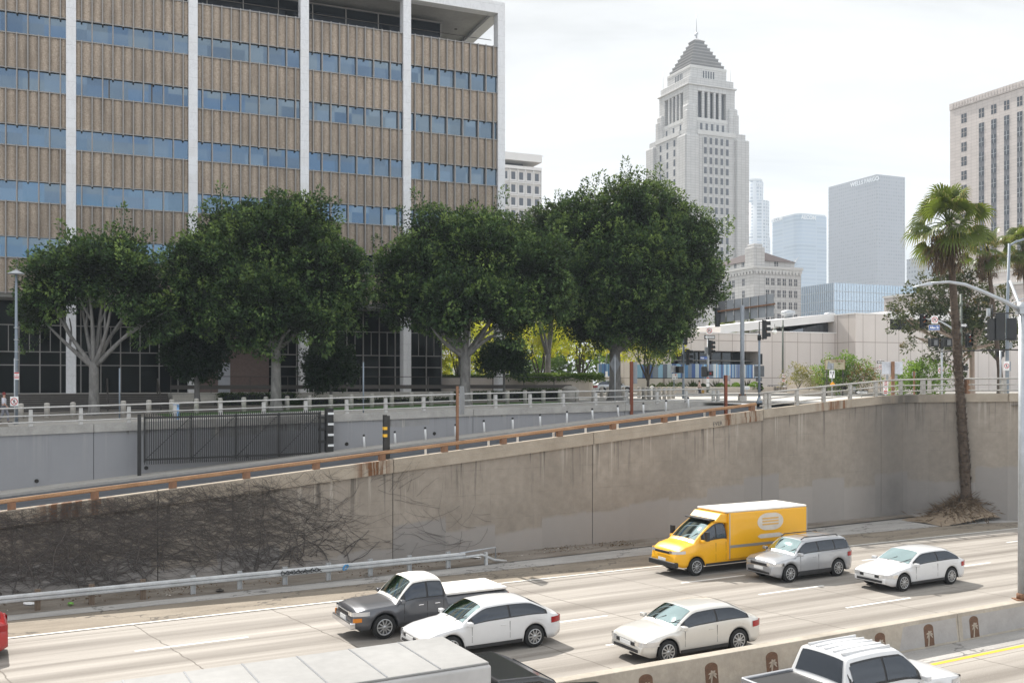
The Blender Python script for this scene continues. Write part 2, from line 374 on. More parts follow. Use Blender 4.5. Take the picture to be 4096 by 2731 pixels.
def mat_leaf(name, stops, trans=0.35, rough=0.45, tcol=(0.35, 0.45, 0.06)):
    m, nt, b = newmat(name)
    at = N(nt, 'ShaderNodeAttribute', attribute_name='leafrnd')
    c = ramp(nt, at.outputs['Fac'], stops).outputs['Color']
    L(nt, c, b.inputs['Base Color']); b.inputs['Roughness'].default_value = rough; b.inputs['Specular IOR Level'].default_value = 0.22
    t = N(nt, 'ShaderNodeBsdfTranslucent'); L(nt, mixc(nt, 1.0, c, tcol, 'MULTIPLY') if False else mixc(nt, 0.45, c, tcol), t.inputs['Color'])
    mx = N(nt, 'ShaderNodeMixShader'); mx.inputs[0].default_value = trans
    L(nt, b.outputs[0], mx.inputs[1]); L(nt, t.outputs[0], mx.inputs[2]); L(nt, mx.outputs[0], nt.nodes['Material Output'].inputs['Surface']); return m
def mat_bark(name, c1, c2, st=(1, 1, 0.3), sc_=6, bs=0.6):
    m, nt, b = newmat(name); v = coords(nt, st)
    n = noise(nt, v, sc_, 6, 0.7, 0.6)
    L(nt, ramp(nt, n, [(0.3, c1), (0.7, c2)]).outputs['Color'], b.inputs['Base Color']); b.inputs['Roughness'].default_value = 0.95
    bump(nt, b, n, bs, 0.05); return m
def mat_rust(name, c1, c2, c3, st=(0.5, 3, 3)):
    m, nt, b = newmat(name); v = coords(nt, st)
    n = noise(nt, v, 1.6, 7, 0.68); n2 = noise(nt, coords(nt), 18, 4, 0.7)
    c = ramp(nt, n, [(0.3, c1), (0.52, c2), (0.72, c3)]).outputs['Color']
    c = mixc(nt, mrange(nt, n2, 0.5, 0.7, 0, 0.6), c, sub(c1, 0.7))
    L(nt, c, b.inputs['Base Color']); b.inputs['Roughness'].default_value = 0.85; bump(nt, b, n2, 0.3, 0.01); return m
def mat_panel(name, c, pw, ph, axis='x', jw=0.03, jc=None, var=0.08, z0=0.0, x0=0.0):
    # large stone or metal panels divided by joints, in object space
    m, nt, b = newmat(name); v = coords(nt); o = sepxyz(nt, v)
    u = o[0] if axis == 'x' else (o[1] if axis == 'y' else math_(nt, 'ADD', o[0], o[1]))
    uu = math_(nt, 'DIVIDE', math_(nt, 'ADD', u, x0+1000*pw), pw); zz = math_(nt, 'DIVIDE', math_(nt, 'ADD', o[2], z0), ph)
    wn = N(nt, 'ShaderNodeTexWhiteNoise', noise_dimensions='2D'); L(nt, combine(nt, math_(nt, 'FLOOR', uu), math_(nt, 'FLOOR', zz), 0.0), wn.inputs['Vector'])
    col = mixc(nt, wn.outputs['Value'], sub(c, 1-var), sub(c, 1+var))
    col = mixc(nt, mrange(nt, noise(nt, coords(nt, (1, 1, 0.4)), 0.5, 5), 0.4, 0.75, 0, 0.35), col, sub(c, 0.78))
    def jm(q, w): return mrange(nt, math_(nt, 'MINIMUM', math_(nt, 'FRACT', q), math_(nt, 'SUBTRACT', 1.0, math_(nt, 'FRACT', q))), w*0.5, w, 1.0, 0.0)
    j = math_(nt, 'MAXIMUM', jm(uu, jw/pw), jm(zz, jw/ph))
    col = mixc(nt, j, col, jc or sub(c, 0.45))
    L(nt, col, b.inputs['Base Color']); b.inputs['Roughness'].default_value = 0.75; return m
def mat_tower(name, wall, win, pw, ph, fx=0.55, fz=0.5, rough=0.4, metal=0.0, var=0.5):
    # far tower skin: regular window grid
    m, nt, b = newmat(name); o = sepxyz(nt, coords(nt))
    u = math_(nt, 'ADD', o[0], o[1])
    uu = math_(nt, 'FRACT', math_(nt, 'DIVIDE', math_(nt, 'ADD', u, 500.0), pw)); zz = math_(nt, 'FRACT', math_(nt, 'DIVIDE', o[2], ph))
    a = math_(nt, 'LESS_THAN', uu, fx); z = math_(nt, 'LESS_THAN', zz, fz); k = math_(nt, 'MULTIPLY', a, z)
    wn = N(nt, 'ShaderNodeTexWhiteNoise', noise_dimensions='2D')
    L(nt, combine(nt, math_(nt, 'FLOOR', math_(nt, 'DIVIDE', math_(nt, 'ADD', u, 500.0), pw)), math_(nt, 'FLOOR', math_(nt, 'DIVIDE', o[2], ph)), 0.0), wn.inputs['Vector'])
    wc = mixc(nt, wn.outputs['Value'], sub(win, 1-var), sub(win, 1+var))
    L(nt, mixc(nt, k, wall, wc), b.inputs['Base Color']); L(nt, mrange(nt, k, 0, 1, 0.6, rough), b.inputs['Roughness']); b.inputs['Metallic'].default_value = metal; return m
Mt = {}
Mt['freeway'] = mat_freeway()
Mt['shoulder'] = mat_shoulder('shoulder_asphalt', (0.19, 0.16, 0.125), (0.29, 0.25, 0.2), 0.7)
Mt['gutter'] = mat_shoulder('gutter_concrete', (0.27, 0.26, 0.245), (0.42, 0.40, 0.375), 0.6)
Mt['dirt'] = mat_shoulder('dirt_strip', (0.13, 0.105, 0.08), (0.3, 0.27, 0.235), 0.0)
Mt['asphalt'] = mat_shoulder('ramp_asphalt', (0.07, 0.074, 0.082), (0.105, 0.11, 0.12), 0.25)
Mt['walk'] = mat_shoulder('walk_concrete', (0.30, 0.285, 0.26), (0.42, 0.40, 0.37), 0.2)
Mt['street'] = mat_shoulder('street_concrete', (0.40, 0.385, 0.36), (0.52, 0.50, 0.47), 0.2)
Mt['ground'] = mat_shoulder('ground_cover', (0.16, 0.145, 0.125), (0.26, 0.24, 0.21), 0.0)
Mt['kerb'] = M('kerb_concrete', (0.34, 0.325, 0.30), 0.85, 0, 0.15, 2, 0.2)
Mt['redkerb'] = M('red_kerb_paint', (0.22, 0.07, 0.055), 0.8, 0, 0.3, 3)
Mt['wall'] = mat_wall('front'); Mt['bwall'] = mat_wall('back'); Mt['coping'] = mat_coping()
Mt['bcoping'] = M('back_coping_concrete', (0.36, 0.345, 0.32), 0.9, 0, 0.2, 1.2, 0.25, 20)
Mt['barrier'] = M('barrier_concrete', (0.36, 0.32, 0.265), 0.9, 0, 0.22, 0.9, 0.3, 25)
Mt['barrierpaint'] = M('barrier_patch_paint', (0.33, 0.315, 0.30), 0.85, 0, 0.12, 1.5)
Mt['seam'] = flat('dark_seam', (0.025, 0.022, 0.02), 0.95)
Mt['white_line'] = M('white_road_paint', (0.74, 0.73, 0.70), 0.7, 0, 0.12, 6)
Mt['yellow_line'] = M('yellow_road_paint', (0.78, 0.42, 0.03), 0.7, 0, 0.12, 6)
Mt['agg'] = mat_aggregate(); Mt['marble'] = mat_marble()
Mt['marble_low'] = mat_marble('bench_marble', (0.5, 0.46, 0.4), (0.3, 0.26, 0.22), 3)
Mt['fin'] = M('mullion_metal', (0.25, 0.235, 0.22), 0.5, 0.3, 0.08)
Mt['soffit'] = M('soffit_concrete', (0.34, 0.335, 0.32), 0.9, 0, 0.15, 0.4)
Mt['glass'] = mat_glass('blue_coated_glass', (0.37, 0.49, 0.61), (0.025, 0.033, 0.042), 0.25, 0.02, 0.02)
Mt['glass_dark'] = mat_glass('penthouse_glass', (0.3, 0.33, 0.38), (0.012, 0.014, 0.018), 0.12, 0.03)
Mt['glass_lobby'] = mat_glass('lobby_glass', (0.22, 0.24, 0.25), (0.004, 0.005, 0.005), -0.02, 0.02, 0.15)
Mt['black_int'] = flat('lobby_dark', (0.01, 0.01, 0.011), 0.8)
Mt['brick'] = M('brown_brick', (0.15, 0.105, 0.09), 0.9, 0, 0.18, 6, 0.2, 30)
Mt['door_grey'] = M('pale_door', (0.36, 0.37, 0.4), 0.6)
Mt['bronze'] = M('dark_bronze', (0.075, 0.066, 0.06), 0.5, 0.4, 0.1)
Mt['slat'] = M('stair_stone', (0.11, 0.098, 0.088), 0.85, 0, 0.15, 2)
Mt['black'] = M('black_steel', (0.018, 0.017, 0.016), 0.5, 0.1, 0.2)
Mt['sigblack'] = M('signal_black', (0.012, 0.013, 0.014), 0.55, 0, 0.15)
Mt['galv'] = M('galvanised_steel', (0.40, 0.42, 0.44), 0.5, 0.45, 0.15, 3)
Mt['galv_dull'] = M('weathered_galvanised', (0.46, 0.47, 0.47), 0.6, 0.1, 0.2, 2)
Mt['bluegrey'] = M('blue_grey_pole_paint', (0.2, 0.235, 0.275), 0.55, 0.1, 0.15, 2)
Mt['rail'] = mat_rust('weathered_white_rail', (0.42, 0.40, 0.37), (0.52, 0.51, 0.49), (0.58, 0.57, 0.55))
Mt['rail_bridge'] = mat_rust('bridge_rail_grey', (0.25, 0.235, 0.215), (0.42, 0.405, 0.375), (0.5, 0.48, 0.45))
Mt['rust'] = mat_rust('rust_orange', (0.17, 0.085, 0.04), (0.30, 0.165, 0.08), (0.38, 0.25, 0.15))
Mt['rustred'] = mat_rust('rust_red', (0.12, 0.035, 0.018), (0.19, 0.058, 0.03), (0.25, 0.085, 0.045), (3, 3, 0.6))
Mt['rustbrown'] = mat_rust('rust_brown', (0.13, 0.07, 0.04), (0.22, 0.115, 0.065), (0.27, 0.155, 0.09), (3, 3, 0.6))
Mt['wood'] = mat_bark('weathered_post_wood', (0.09, 0.065, 0.045), (0.2, 0.15, 0.11), (3, 3, 0.4))
Mt['bollard'] = M('bollard_concrete', (0.43, 0.40, 0.36), 0.9, 0, 0.15, 3, 0.2)
Mt['post_white'] = M('white_plastic', (0.78, 0.78, 0.78), 0.5, 0, 0.04)
Mt['sign_white'] = M('sign_white', (0.76, 0.76, 0.75), 0.55, 0, 0.03)
Mt['sign_back'] = M('sign_back_aluminium', (0.27, 0.285, 0.30), 0.5, 0.3, 0.12, 2)
Mt['sign_back_dk'] = M('sign_back_dark', (0.14, 0.145, 0.15), 0.6, 0.2, 0.2, 2)
Mt['sign_old'] = M('weathered_sign_back', (0.5, 0.52, 0.56), 0.7, 0, 0.3, 1.2)
Mt['sign_red'] = flat('sign_red', (0.5, 0.03, 0.025)); Mt['sign_black'] = flat('sign_black', (0.015, 0.015, 0.015))
Mt['sign_blue'] = flat('sign_blue', (0.03, 0.10, 0.36)); Mt['sign_orange'] = flat('sign_orange', (0.85, 0.36, 0.015))
Mt['sign_tan'] = flat('sign_tan', (0.46, 0.42, 0.29)); Mt['sign_brown'] = flat('sign_brown', (0.2, 0.07, 0.04))
Mt['yellow_band'] = flat('yellow_band', (0.75, 0.42, 0.02)); Mt['amber'] = flat('amber_lens', (0.45, 0.13, 0.01), 0.2); Mt['redlens'] = flat('red_lens', (0.25, 0.01, 0.01), 0.2)
Mt['globe'] = flat('opal_globe', (0.85, 0.85, 0.83), 0.25); Mt['green_pole'] = M('green_lamp_pole', (0.12, 0.135, 0.115), 0.6, 0.1, 0.15)
Mt['graffiti'] = flat('graffiti_black', (0.02, 0.02, 0.022)); Mt['gblue'] = flat('graffiti_blue', (0.05, 0.25, 0.5)); Mt['gpink'] = flat('graffiti_pink', (0.5, 0.12, 0.15))
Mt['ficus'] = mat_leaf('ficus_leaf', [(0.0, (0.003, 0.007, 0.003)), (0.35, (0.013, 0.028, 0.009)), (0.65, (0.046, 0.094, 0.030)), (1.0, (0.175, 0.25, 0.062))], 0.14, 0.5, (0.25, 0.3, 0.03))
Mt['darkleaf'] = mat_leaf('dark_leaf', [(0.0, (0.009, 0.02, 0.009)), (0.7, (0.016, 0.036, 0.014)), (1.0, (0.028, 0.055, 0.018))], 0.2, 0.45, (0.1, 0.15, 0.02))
Mt['yellowleaf'] = mat_leaf('yellow_green_leaf', [(0.0, (0.12, 0.17, 0.02)), (0.5, (0.3, 0.34, 0.03)), (0.85, (0.5, 0.45, 0.03)), (1.0, (0.6, 0.45, 0.035))], 0.6, 0.5, (0.7, 0.72, 0.06))
Mt['limeleaf'] = mat_leaf('lime_leaf', [(0.0, (0.035, 0.075, 0.012)), (0.6, (0.10, 0.19, 0.025)), (1.0, (0.2, 0.3, 0.05))], 0.45, 0.5, (0.3, 0.45, 0.05))
Mt['gumleaf'] = mat_leaf('gum_leaf', [(0.0, (0.03, 0.045, 0.022)), (0.6, (0.06, 0.08, 0.035)), (0.92, (0.10, 0.115, 0.045)), (1.0, (0.2, 0.15, 0.05))], 0.25, 0.4, (0.2, 0.2, 0.06))
Mt['redleaf'] = mat_leaf('red_flower_leaf', [(0.0, (0.03, 0.05, 0.02)), (0.5, (0.07, 0.09, 0.03)), (0.7, (0.22, 0.07, 0.05)), (1.0, (0.35, 0.12, 0.07))], 0.3)
Mt['goldleaf'] = mat_leaf('gold_leaf', [(0.0, (0.05, 0.06, 0.03)), (0.5, (0.15, 0.13, 0.05)), (1.0, (0.36, 0.26, 0.08))], 0.35)
Mt['palmleaf'] = mat_leaf('palm_leaf', [(0.0, (0.03, 0.042, 0.014)), (0.5, (0.075, 0.105, 0.024)), (0.8, (0.12, 0.145, 0.033)), (1.0, (0.3, 0.2, 0.07))], 0.35, 0.35, (0.28, 0.36, 0.04))
Mt['deadpalm'] = mat_leaf('dead_palm_leaf', [(0.0, (0.07, 0.05, 0.034)), (0.6, (0.17, 0.125, 0.085)), (1.0, (0.33, 0.25, 0.17))], 0.25, 0.7, (0.3, 0.2, 0.1))
Mt['ivy'] = mat_leaf('ivy_leaf', [(0.0, (0.03, 0.07, 0.015)), (0.6, (0.09, 0.17, 0.03)), (1.0, (0.22, 0.32, 0.08))], 0.35)
Mt['hedge'] = mat_leaf('hedge_leaf', [(0.0, (0.012, 0.028, 0.01)), (1.0, (0.035, 0.07, 0.02))], 0.2)
Mt['litter'] = mat_leaf('leaf_litter', [(0.0, (0.05, 0.03, 0.02)), (0.5, (0.13, 0.07, 0.035)), (0.8, (0.2, 0.15, 0.1)), (1.0, (0.55, 0.52, 0.48))], 0.1, 0.9)
Mt['grass'] = M('lawn_grass', (0.06, 0.13, 0.025), 0.95, 0, 0.3, 4, 0.5, 60)
Mt['ficusbark'] = mat_bark('ficus_bark', (0.085, 0.08, 0.075), (0.235, 0.225, 0.21), (1, 1, 0.35), 3.5, 0.5)
Mt['darkbark'] = mat_bark('dark_bark', (0.03, 0.026, 0.022), (0.08, 0.068, 0.055)); Mt['gumbark'] = mat_bark('gum_bark', (0.24, 0.17, 0.125), (0.42, 0.34, 0.28), (1, 1, 0.15), 3, 0.3)
Mt['palmbark'] = mat_bark('palm_bark', (0.035, 0.026, 0.02), (0.12, 0.085, 0.06), (1, 1, 2.5), 4, 0.7)
Mt['vine'] = M('dead_vine', (0.095, 0.082, 0.074), 0.95, 0, 0.3, 6)
Mt['soil'] = M('dry_soil', (0.24, 0.185, 0.13), 0.95, 0, 0.3, 4, 0.6, 20)
Mt['skin'] = M('skin', (0.42, 0.25, 0.18), 0.6, 0, 0.05); Mt['shirt_white'] = M('white_cloth', (0.6, 0.6, 0.66), 0.9, 0, 0.06); Mt['shirt_pink'] = M('pale_pink_cloth', (0.62, 0.47, 0.42), 0.9, 0, 0.06)
Mt['jeans'] = M('dark_trousers', (0.05, 0.055, 0.075), 0.9, 0, 0.15); Mt['bluejeans'] = M('grey_trousers', (0.2, 0.2, 0.23), 0.9, 0, 0.15); Mt['hair'] = M('dark_hair', (0.03, 0.022, 0.018), 0.7); Mt['redcap'] = M('red_cap', (0.2, 0.03, 0.03), 0.8); Mt['bag'] = M('tan_bag', (0.4, 0.24, 0.06), 0.8)
# vehicles
Mt['p_white'] = paint('white_paint', (0.60, 0.60, 0.60)); Mt['p_silver'] = paint('silver_paint', (0.40, 0.41, 0.43), 0.3, 0.55); Mt['p_grey'] = paint('grey_paint', (0.085, 0.088, 0.098), 0.3, 0.4); Mt['p_black'] = paint('black_paint', (0.012, 0.012, 0.014), 0.22)
Mt['p_yellow'] = paint('yellow_paint', (0.80, 0.40, 0.008), 0.35, 0, 0.4); Mt['p_red'] = paint('red_paint', (0.38, 0.02, 0.02)); Mt['p_cream'] = paint('roof_cream', (0.72, 0.69, 0.64), 0.6, 0, 0); Mt['p_champ'] = paint('champagne_paint', (0.6, 0.585, 0.55), 0.3, 0.35)
Mt['trim'] = M('black_plastic_trim', (0.02, 0.02, 0.021), 0.6); Mt['tyre'] = M('tyre_rubber', (0.014, 0.014, 0.014), 0.85); Mt['rim'] = M('alloy_rim', (0.45, 0.46, 0.47), 0.35, 0.8, 0.05); Mt['chrome'] = M('chrome', (0.7, 0.7, 0.72), 0.15, 0.95, 0.02)
Mt['carglass'] = mat_glass('car_side_glass', (0.5, 0.55, 0.62), (0.008, 0.01, 0.014), 0.07, 0.02); Mt['windshield'] = mat_glass('windshield_glass', (0.6, 0.75, 0.74), (0.012, 0.02, 0.019), 0.06, 0.02)
Mt['lamp_clear'] = mat_glass('headlamp', (0.9, 0.9, 0.9), (0.5, 0.5, 0.5), 0.25, 0.1); Mt['lamp_red'] = flat('tail_lamp', (0.3, 0.01, 0.012), 0.2); Mt['lamp_amber'] = flat('amber_lamp', (0.6, 0.2, 0.02), 0.25)
# skyline
Mt['lime'] = mat_panel('pale_terracotta', (0.47, 0.465, 0.455), 2.0, 1.0, 's', 0.05, None, 0.05)
Mt['roof_ledge_m'] = M('pyramid_ledge_stone', (0.27, 0.265, 0.26), 0.9, 0, 0.1, 0.3)
Mt['lime_roof'] = M('pyramid_roof_stone', (0.185, 0.182, 0.18), 0.9, 0, 0.1, 0.3)
Mt['cornice'] = M('pale_cornice', (0.5, 0.495, 0.48), 0.85, 0, 0.08, 0.4)
Mt['win_far'] = mat_glass('far_window', (0.5, 0.53, 0.57), (0.045, 0.05, 0.06), 0.08, 0.1)
Mt['spandrel_far'] = M('dark_metal_spandrel', (0.12, 0.125, 0.14), 0.6, 0.1, 0.2)
Mt['court'] = mat_panel('courthouse_stone', (0.50, 0.455, 0.43), 1.8, 0.9, 's', 0.03, None, 0.05)
Mt['redroof'] = M('red_tile_roof', (0.055, 0.038, 0.036), 0.9, 0, 0.1, 1)
Mt['beige'] = mat_panel('beige_panel', (0.60, 0.545, 0.505), 1.85, 4.2, 's', 0.05, (0.3, 0.25, 0.22), 0.025, z0=-0.7)
Mt['white_conc'] = M('white_concrete', (0.66, 0.64, 0.62), 0.85, 0, 0.06, 0.3)
Mt['fascia'] = M('white_fascia', (0.72, 0.70, 0.68), 0.7, 0, 0.05, 0.3)
Mt['planter'] = M('planter_concrete', (0.50, 0.44, 0.38), 0.9, 0, 0.12, 0.7)
Mt['wf'] = mat_tower('granite_tower_skin', (0.17, 0.155, 0.16), (0.085, 0.085, 0.1), 5.6, 6.2, 0.6, 0.5)
Mt['aecom'] = mat_tower('blue_glass_tower_skin', (0.30, 0.34, 0.385), (0.22, 0.27, 0.33), 90.0, 6.3, 0.98, 0.6, 0.4, 0.15, 0.12)
Mt['ustower'] = mat_tower('pale_stone_tower_skin', (0.50, 0.51, 0.52), (0.22, 0.25, 0.29), 7.0, 6.3, 0.55, 0.6)
Mt['bluebox'] = mat_glass('curtain_wall_glass', (0.62, 0.72, 0.82), (0.2, 0.26, 0.33), 0.4, 0.04, 0.05)
Mt['greytower'] = mat_tower('grey_tower_skin', (0.3, 0.32, 0.35), (0.18, 0.2, 0.23), 3.4, 4.0)
Mt['sign_lit'] = M('white_sign_letters', (0.6, 0.6, 0.6), 0.6, 0, 0.02)
def mat_stripes():
    m, nt, b = newmat('blue_striped_banner'); o = sepxyz(nt, coords(nt))
    q = math_(nt, 'FLOOR', math_(nt, 'DIVIDE', math_(nt, 'ADD', math_(nt, 'ADD', o[0], o[1]), 300.0), 0.17))
    wn = N(nt, 'ShaderNodeTexWhiteNoise', noise_dimensions='1D'); L(nt, q, wn.inputs['W'])
    c = ramp(nt, wn.outputs['Value'], [(0.0, (0.06, 0.12, 0.3)), (0.2, (0.09, 0.22, 0.42)), (0.35, (0.2, 0.24, 0.3)), (0.5, (0.26, 0.45, 0.62)), (0.65, (0.12, 0.15, 0.2)), (0.78, (0.42, 0.5, 0.56)), (0.9, (0.62, 0.62, 0.6))], 'CONSTANT').outputs['Color']
    L(nt, c, b.inputs['Base Color']); b.inputs['Roughness'].default_value = 0.7; return m
Mt['stripes'] = mat_stripes()
# ------------------------------------------------------------ camera, light, sky
cam = bpy.data.cameras.new('camera'); co = bpy.data.objects.new('camera', cam); COL.objects.link(co)
co.location = (0, 0, H); co.rotation_euler = (R(90), 0, 0)
cam.sensor_width = 36; cam.lens = F/1024*36; cam.shift_y = (HY-341.33)/1024; cam.clip_start = 0.2; cam.clip_end = 9000
sc.camera = co
SUN_AZ = Vector((-0.50, 0.866)); SUN_EL = R(46.5)
sd = Vector((SUN_AZ.x*math.cos(SUN_EL), SUN_AZ.y*math.cos(SUN_EL), math.sin(SUN_EL)))
sl = bpy.data.lights.new('sun', 'SUN'); sl.energy = 4.2; sl.angle = R(0.6); sl.color = (1.0, 0.955, 0.89)
so = bpy.data.objects.new('sun', sl); COL.objects.link(so); so.rotation_euler = (-sd).to_track_quat('-Z', 'Y').to_euler(); so.location = (0, 0, 60)
w = bpy.data.worlds.new('World'); sc.world = w; w.use_nodes = True
nt = w.node_tree; bg = nt.nodes['Background']; out = nt.nodes['World Output']
sk = N(nt, 'ShaderNodeTexSky', sky_type='NISHITA'); sk.sun_disc = False; sk.sun_elevation = SUN_EL; sk.sun_rotation = math.atan2(SUN_AZ.x, SUN_AZ.y)
sk.dust_density = 1.5; sk.altitude = 80
L(nt, sk.outputs[0], bg.inputs['Color']); bg.inputs['Strength'].default_value = 0.15
# thin bright cloud veil: solid towards the sun, broken blue behind
tc = N(nt, 'ShaderNodeTexCoord'); ox, oy, oz = sepxyz(nt, tc.outputs['Generated'])
zz = math_(nt, 'ADD', math_(nt, 'MAXIMUM', oz, 0.0), 0.22)
pv = combine(nt, math_(nt, 'DIVIDE', ox, zz), math_(nt, 'DIVIDE', oy, zz), 0.0)
mp = N(nt, 'ShaderNodeMapping'); L(nt, pv, mp.inputs['Vector']); mp.inputs['Rotation'].default_value = (0, 0, 0.5); mp.inputs['Scale'].default_value = (0.7, 2.0, 1)
cn = noise(nt, mp.outputs['Vector'], 1.1, 7, 0.55, 0.5)
side = mrange(nt, oy, -0.75, 0.5, 0.10, 0.62)
cover = mrange(nt, math_(nt, 'ADD', cn, side), 0.42, 0.72)
cn2 = noise(nt, mp.outputs['Vector'], 0.75, 6, 0.6, 0.6)
bg2 = N(nt, 'ShaderNodeBackground')
cl = ramp(nt, cn2, [(0.34, (0.64, 0.64, 0.635)), (0.48, (0.83, 0.83, 0.825)), (0.60, (0.95, 0.95, 0.945))]).outputs['Color']
L(nt, cl, bg2.inputs['Color']); L(nt, mrange(nt, oy, -0.5, 0.25, 0.98, 0.56), bg2.inputs['Strength'])  # unseen clouds behind the camera made brighter, added fill for shaded fronts
ms = N(nt, 'ShaderNodeMixShader'); L(nt, cover, ms.inputs[0]); L(nt, bg.outputs[0], ms.inputs[1]); L(nt, bg2.outputs[0], ms.inputs[2]); L(nt, ms.outputs[0], out.inputs['Surface'])
vs_ = sc.view_settings; sc.display_settings.display_device = 'sRGB'; vs_.view_transform = 'Standard'; vs_.look = 'None'; vs_.gamma = 1; vs_.exposure = 1.0
sc.render.resolution_x = 1024; sc.render.resolution_y = 682
cy = sc.cycles; cy.use_denoising = True; cy.max_bounces = 5; cy.diffuse_bounces = 3; cy.glossy_bounces = 3; cy.transmission_bounces = 3; cy.volume_bounces = 0; cy.transparent_max_bounces = 6
cy.caustics_reflective = False; cy.caustics_refractive = False; cy.sample_clamp_indirect = 6
# haze
hz = MB().bx(-900, 1500, -120, 2500, -1.5, 470).obj('haze', [])
hm = bpy.data.materials.new('haze_air'); hm.use_nodes = True; hm.node_tree.nodes.clear()
pvn = N(hm.node_tree, 'ShaderNodeVolumePrincipled'); pvn.inputs['Color'].default_value = (0.78, 0.89, 1.0, 1); pvn.inputs['Density'].default_value = 0.00024; pvn.inputs['Anisotropy'].default_value = 0.0
oo = N(hm.node_tree, 'ShaderNodeOutputMaterial'); L(hm.node_tree, pvn.outputs[0], oo.inputs['Volume'])
hz.data.materials.append(hm); tag(hz, None, None, None, 'stuff')
# ------------------------------------------------------------ ground sheets in the freeway frame
FRAME = dict(loc=(P0.x, P0.y, 0), rz=FA)
def strip(name, mat, sections, zfun, kind='structure', thick=0):
    # sections: list of (t, [s...]) rows; zfun(t, s)
    m = MB(); rows = []
    for t, ss in sections:
        rows.append([len(m.v)+i for i in range(len(ss))]); m.v.extend([(t, s, zfun(t, s)) for s in ss])
    for a, b in zip(rows, rows[1:]):
        for i in range(len(a)-1):
            m.f.append((a[i], b[i], b[i+1], a[i+1])); m.sm.append(False); m.mi.append(0)
    o = m.obj(name, mat, **FRAME); return struct(o)
def sfront(t): return 0.0 if t < 46 else (-5.1*(t-46)/4 if t < 50 else -5.1)
TT = [-90, -60, -30, -10, 0, 10, 20, 30, 38, 42, 44, 46, 50, 60, 90, 140, 220]
struct(MB().bx(-90, 220, -62, -3.4, -0.3, 0).obj('freeway', Mt['freeway'], **FRAME))
strip('shoulder', Mt['shoulder'], [(-90, (-5.95, -3.2)), (10, (-6.0, -3.3)), (30, (-6.3, -3.4)), (46, (-6.75, -4.2)), (52, (-6.9, -5.3)), (220, (-6.9, -5.3))], lambda t, s: 0.012)
strip('gutter', Mt['gutter'], [(-90, (-3.3, -2.3)), (0, (-3.4, -2.3)), (18, (-3.6, -1.6)), (30, (-3.5, -1.2)), (46, (-4.3, -0.5)), (50, (-5.4, -5.0)), (220, (-5.4, -5.0))], lambda t, s: 0.024)
strip('dirt_verge', Mt['dirt'], [(-90, (-2.5, 0.3)), (0, (-2.5, 0.3)), (18, (-2.0, 0.3)), (30, (-1.5, 0.3)), (46, (-0.9, 0.3))], lambda t, s: 0.03+0.10*max(0, min(1, (s+2.5)/2.2)))
zramp = lambda t, s: zr(t)
RT = [-90, -60, -30, -10, 0, 10, 20, 30, 38, 42, 44.5, 46, 50, 60]
strip('ramp_road', Mt['asphalt'], [(t, (sfront(t)+0.3, sback(t)*0.5, sback(t)-1.9)) for t in RT[:11]], zramp)
strip('ramp_walk', Mt['walk'], [(t, (sback(t)-1.9, sback(t)+0.2)) for t in RT[:10]], lambda t, s: zr(t)+0.13)
strip('ramp_kerb', Mt['kerb'], [(t, (sback(t)-2.06, sback(t)-1.9)) for t in RT[:10]], lambda t, s: zr(t)+0.134)
mk = MB()
for a, b in zip(RT[:9], RT[1:10]):
    mk.add([(a, sback(a)-2.06, zr(a)-.02), (b, sback(b)-2.06, zr(b)-.02), (b, sback(b)-2.06, zr(b)+.134), (a, sback(a)-2.06, zr(a)+.134)], [(0, 1, 2, 3)])
struct(mk.obj('kerb', Mt['kerb'], **FRAME))
# city ground behind the back wall, one sheet to the horizon
def gs(t):
    return sback(t)+0.42 if t < 40 else (sback(t)+0.42-(t-40)/4*(sback(t)+0.12-sfront(t)) if t < 44 else sfront(t)+0.3)
SS = [0, 2, 4, 8, 14, 22, 32, 50, 90, 200, 600, 2500]
strip('ground', Mt['ground'], [(t, [gs(t)+q for q in SS]) for t in [-900, -200]+TT[:8]+[36, 40, 42, 43, 44, 46, 50, 60, 90, 140, 220, 900]], lambda t, s: zg_ts(t, s) if s > gs(t)+0.1 or t < 40 else zg_ts(t, s))
# sunlit cross street and pavements to the right of the building
strip('street', Mt['street'], [(t, (gs(t)+0.1, 8, 14, 22, 30, 40, 52)) for t in (44.1, 46)]+[(t, (gs(t)+.1, 6, 14, 22, 30, 40, 52)) for t in (50, 60, 90, 140, 220)], lambda t, s: zg_ts(t, s)+0.012)
strip('side_street', Mt['street'], [(t, (14.6, 20, 30, 40, 52)) for t in (36, 40, 44.2)], lambda t, s: zg_ts(t, s)+0.012)
strip('footpath', Mt['walk'], [(t, (sback(t)+0.45, sback(t)+3.4, sback(t)+6)) for t in (-60, -30, -6, 10, 22, 30, 36, 40)], lambda t, s: zg_ts(t, s)+0.02)
strip('lawn', Mt['grass'], [(t, (sback(t)+6.05, sback(t)+9, sback(t)+12)) for t in (4, 12, 22, 30, 34)], lambda t, s: zg_ts(t, s)+0.03)
# far pavement with kerb in front of the beige block
def far_pt(px, Y): return P(px, 382, Y).xy
m = MB()
for nm, y0, y1, dz in (('far_footpath', 104, 116, 0.15),):
    a = [(-30, y0-14), (60, y0-4), (66, y0-2), (66, y1+4), (-30, y1-6)]
    m.prism([(x, y) for x, y in a], 7.35+dz-6.9, 'z', 6.9)
struct(m.obj('far_footpath', Mt['walk']))
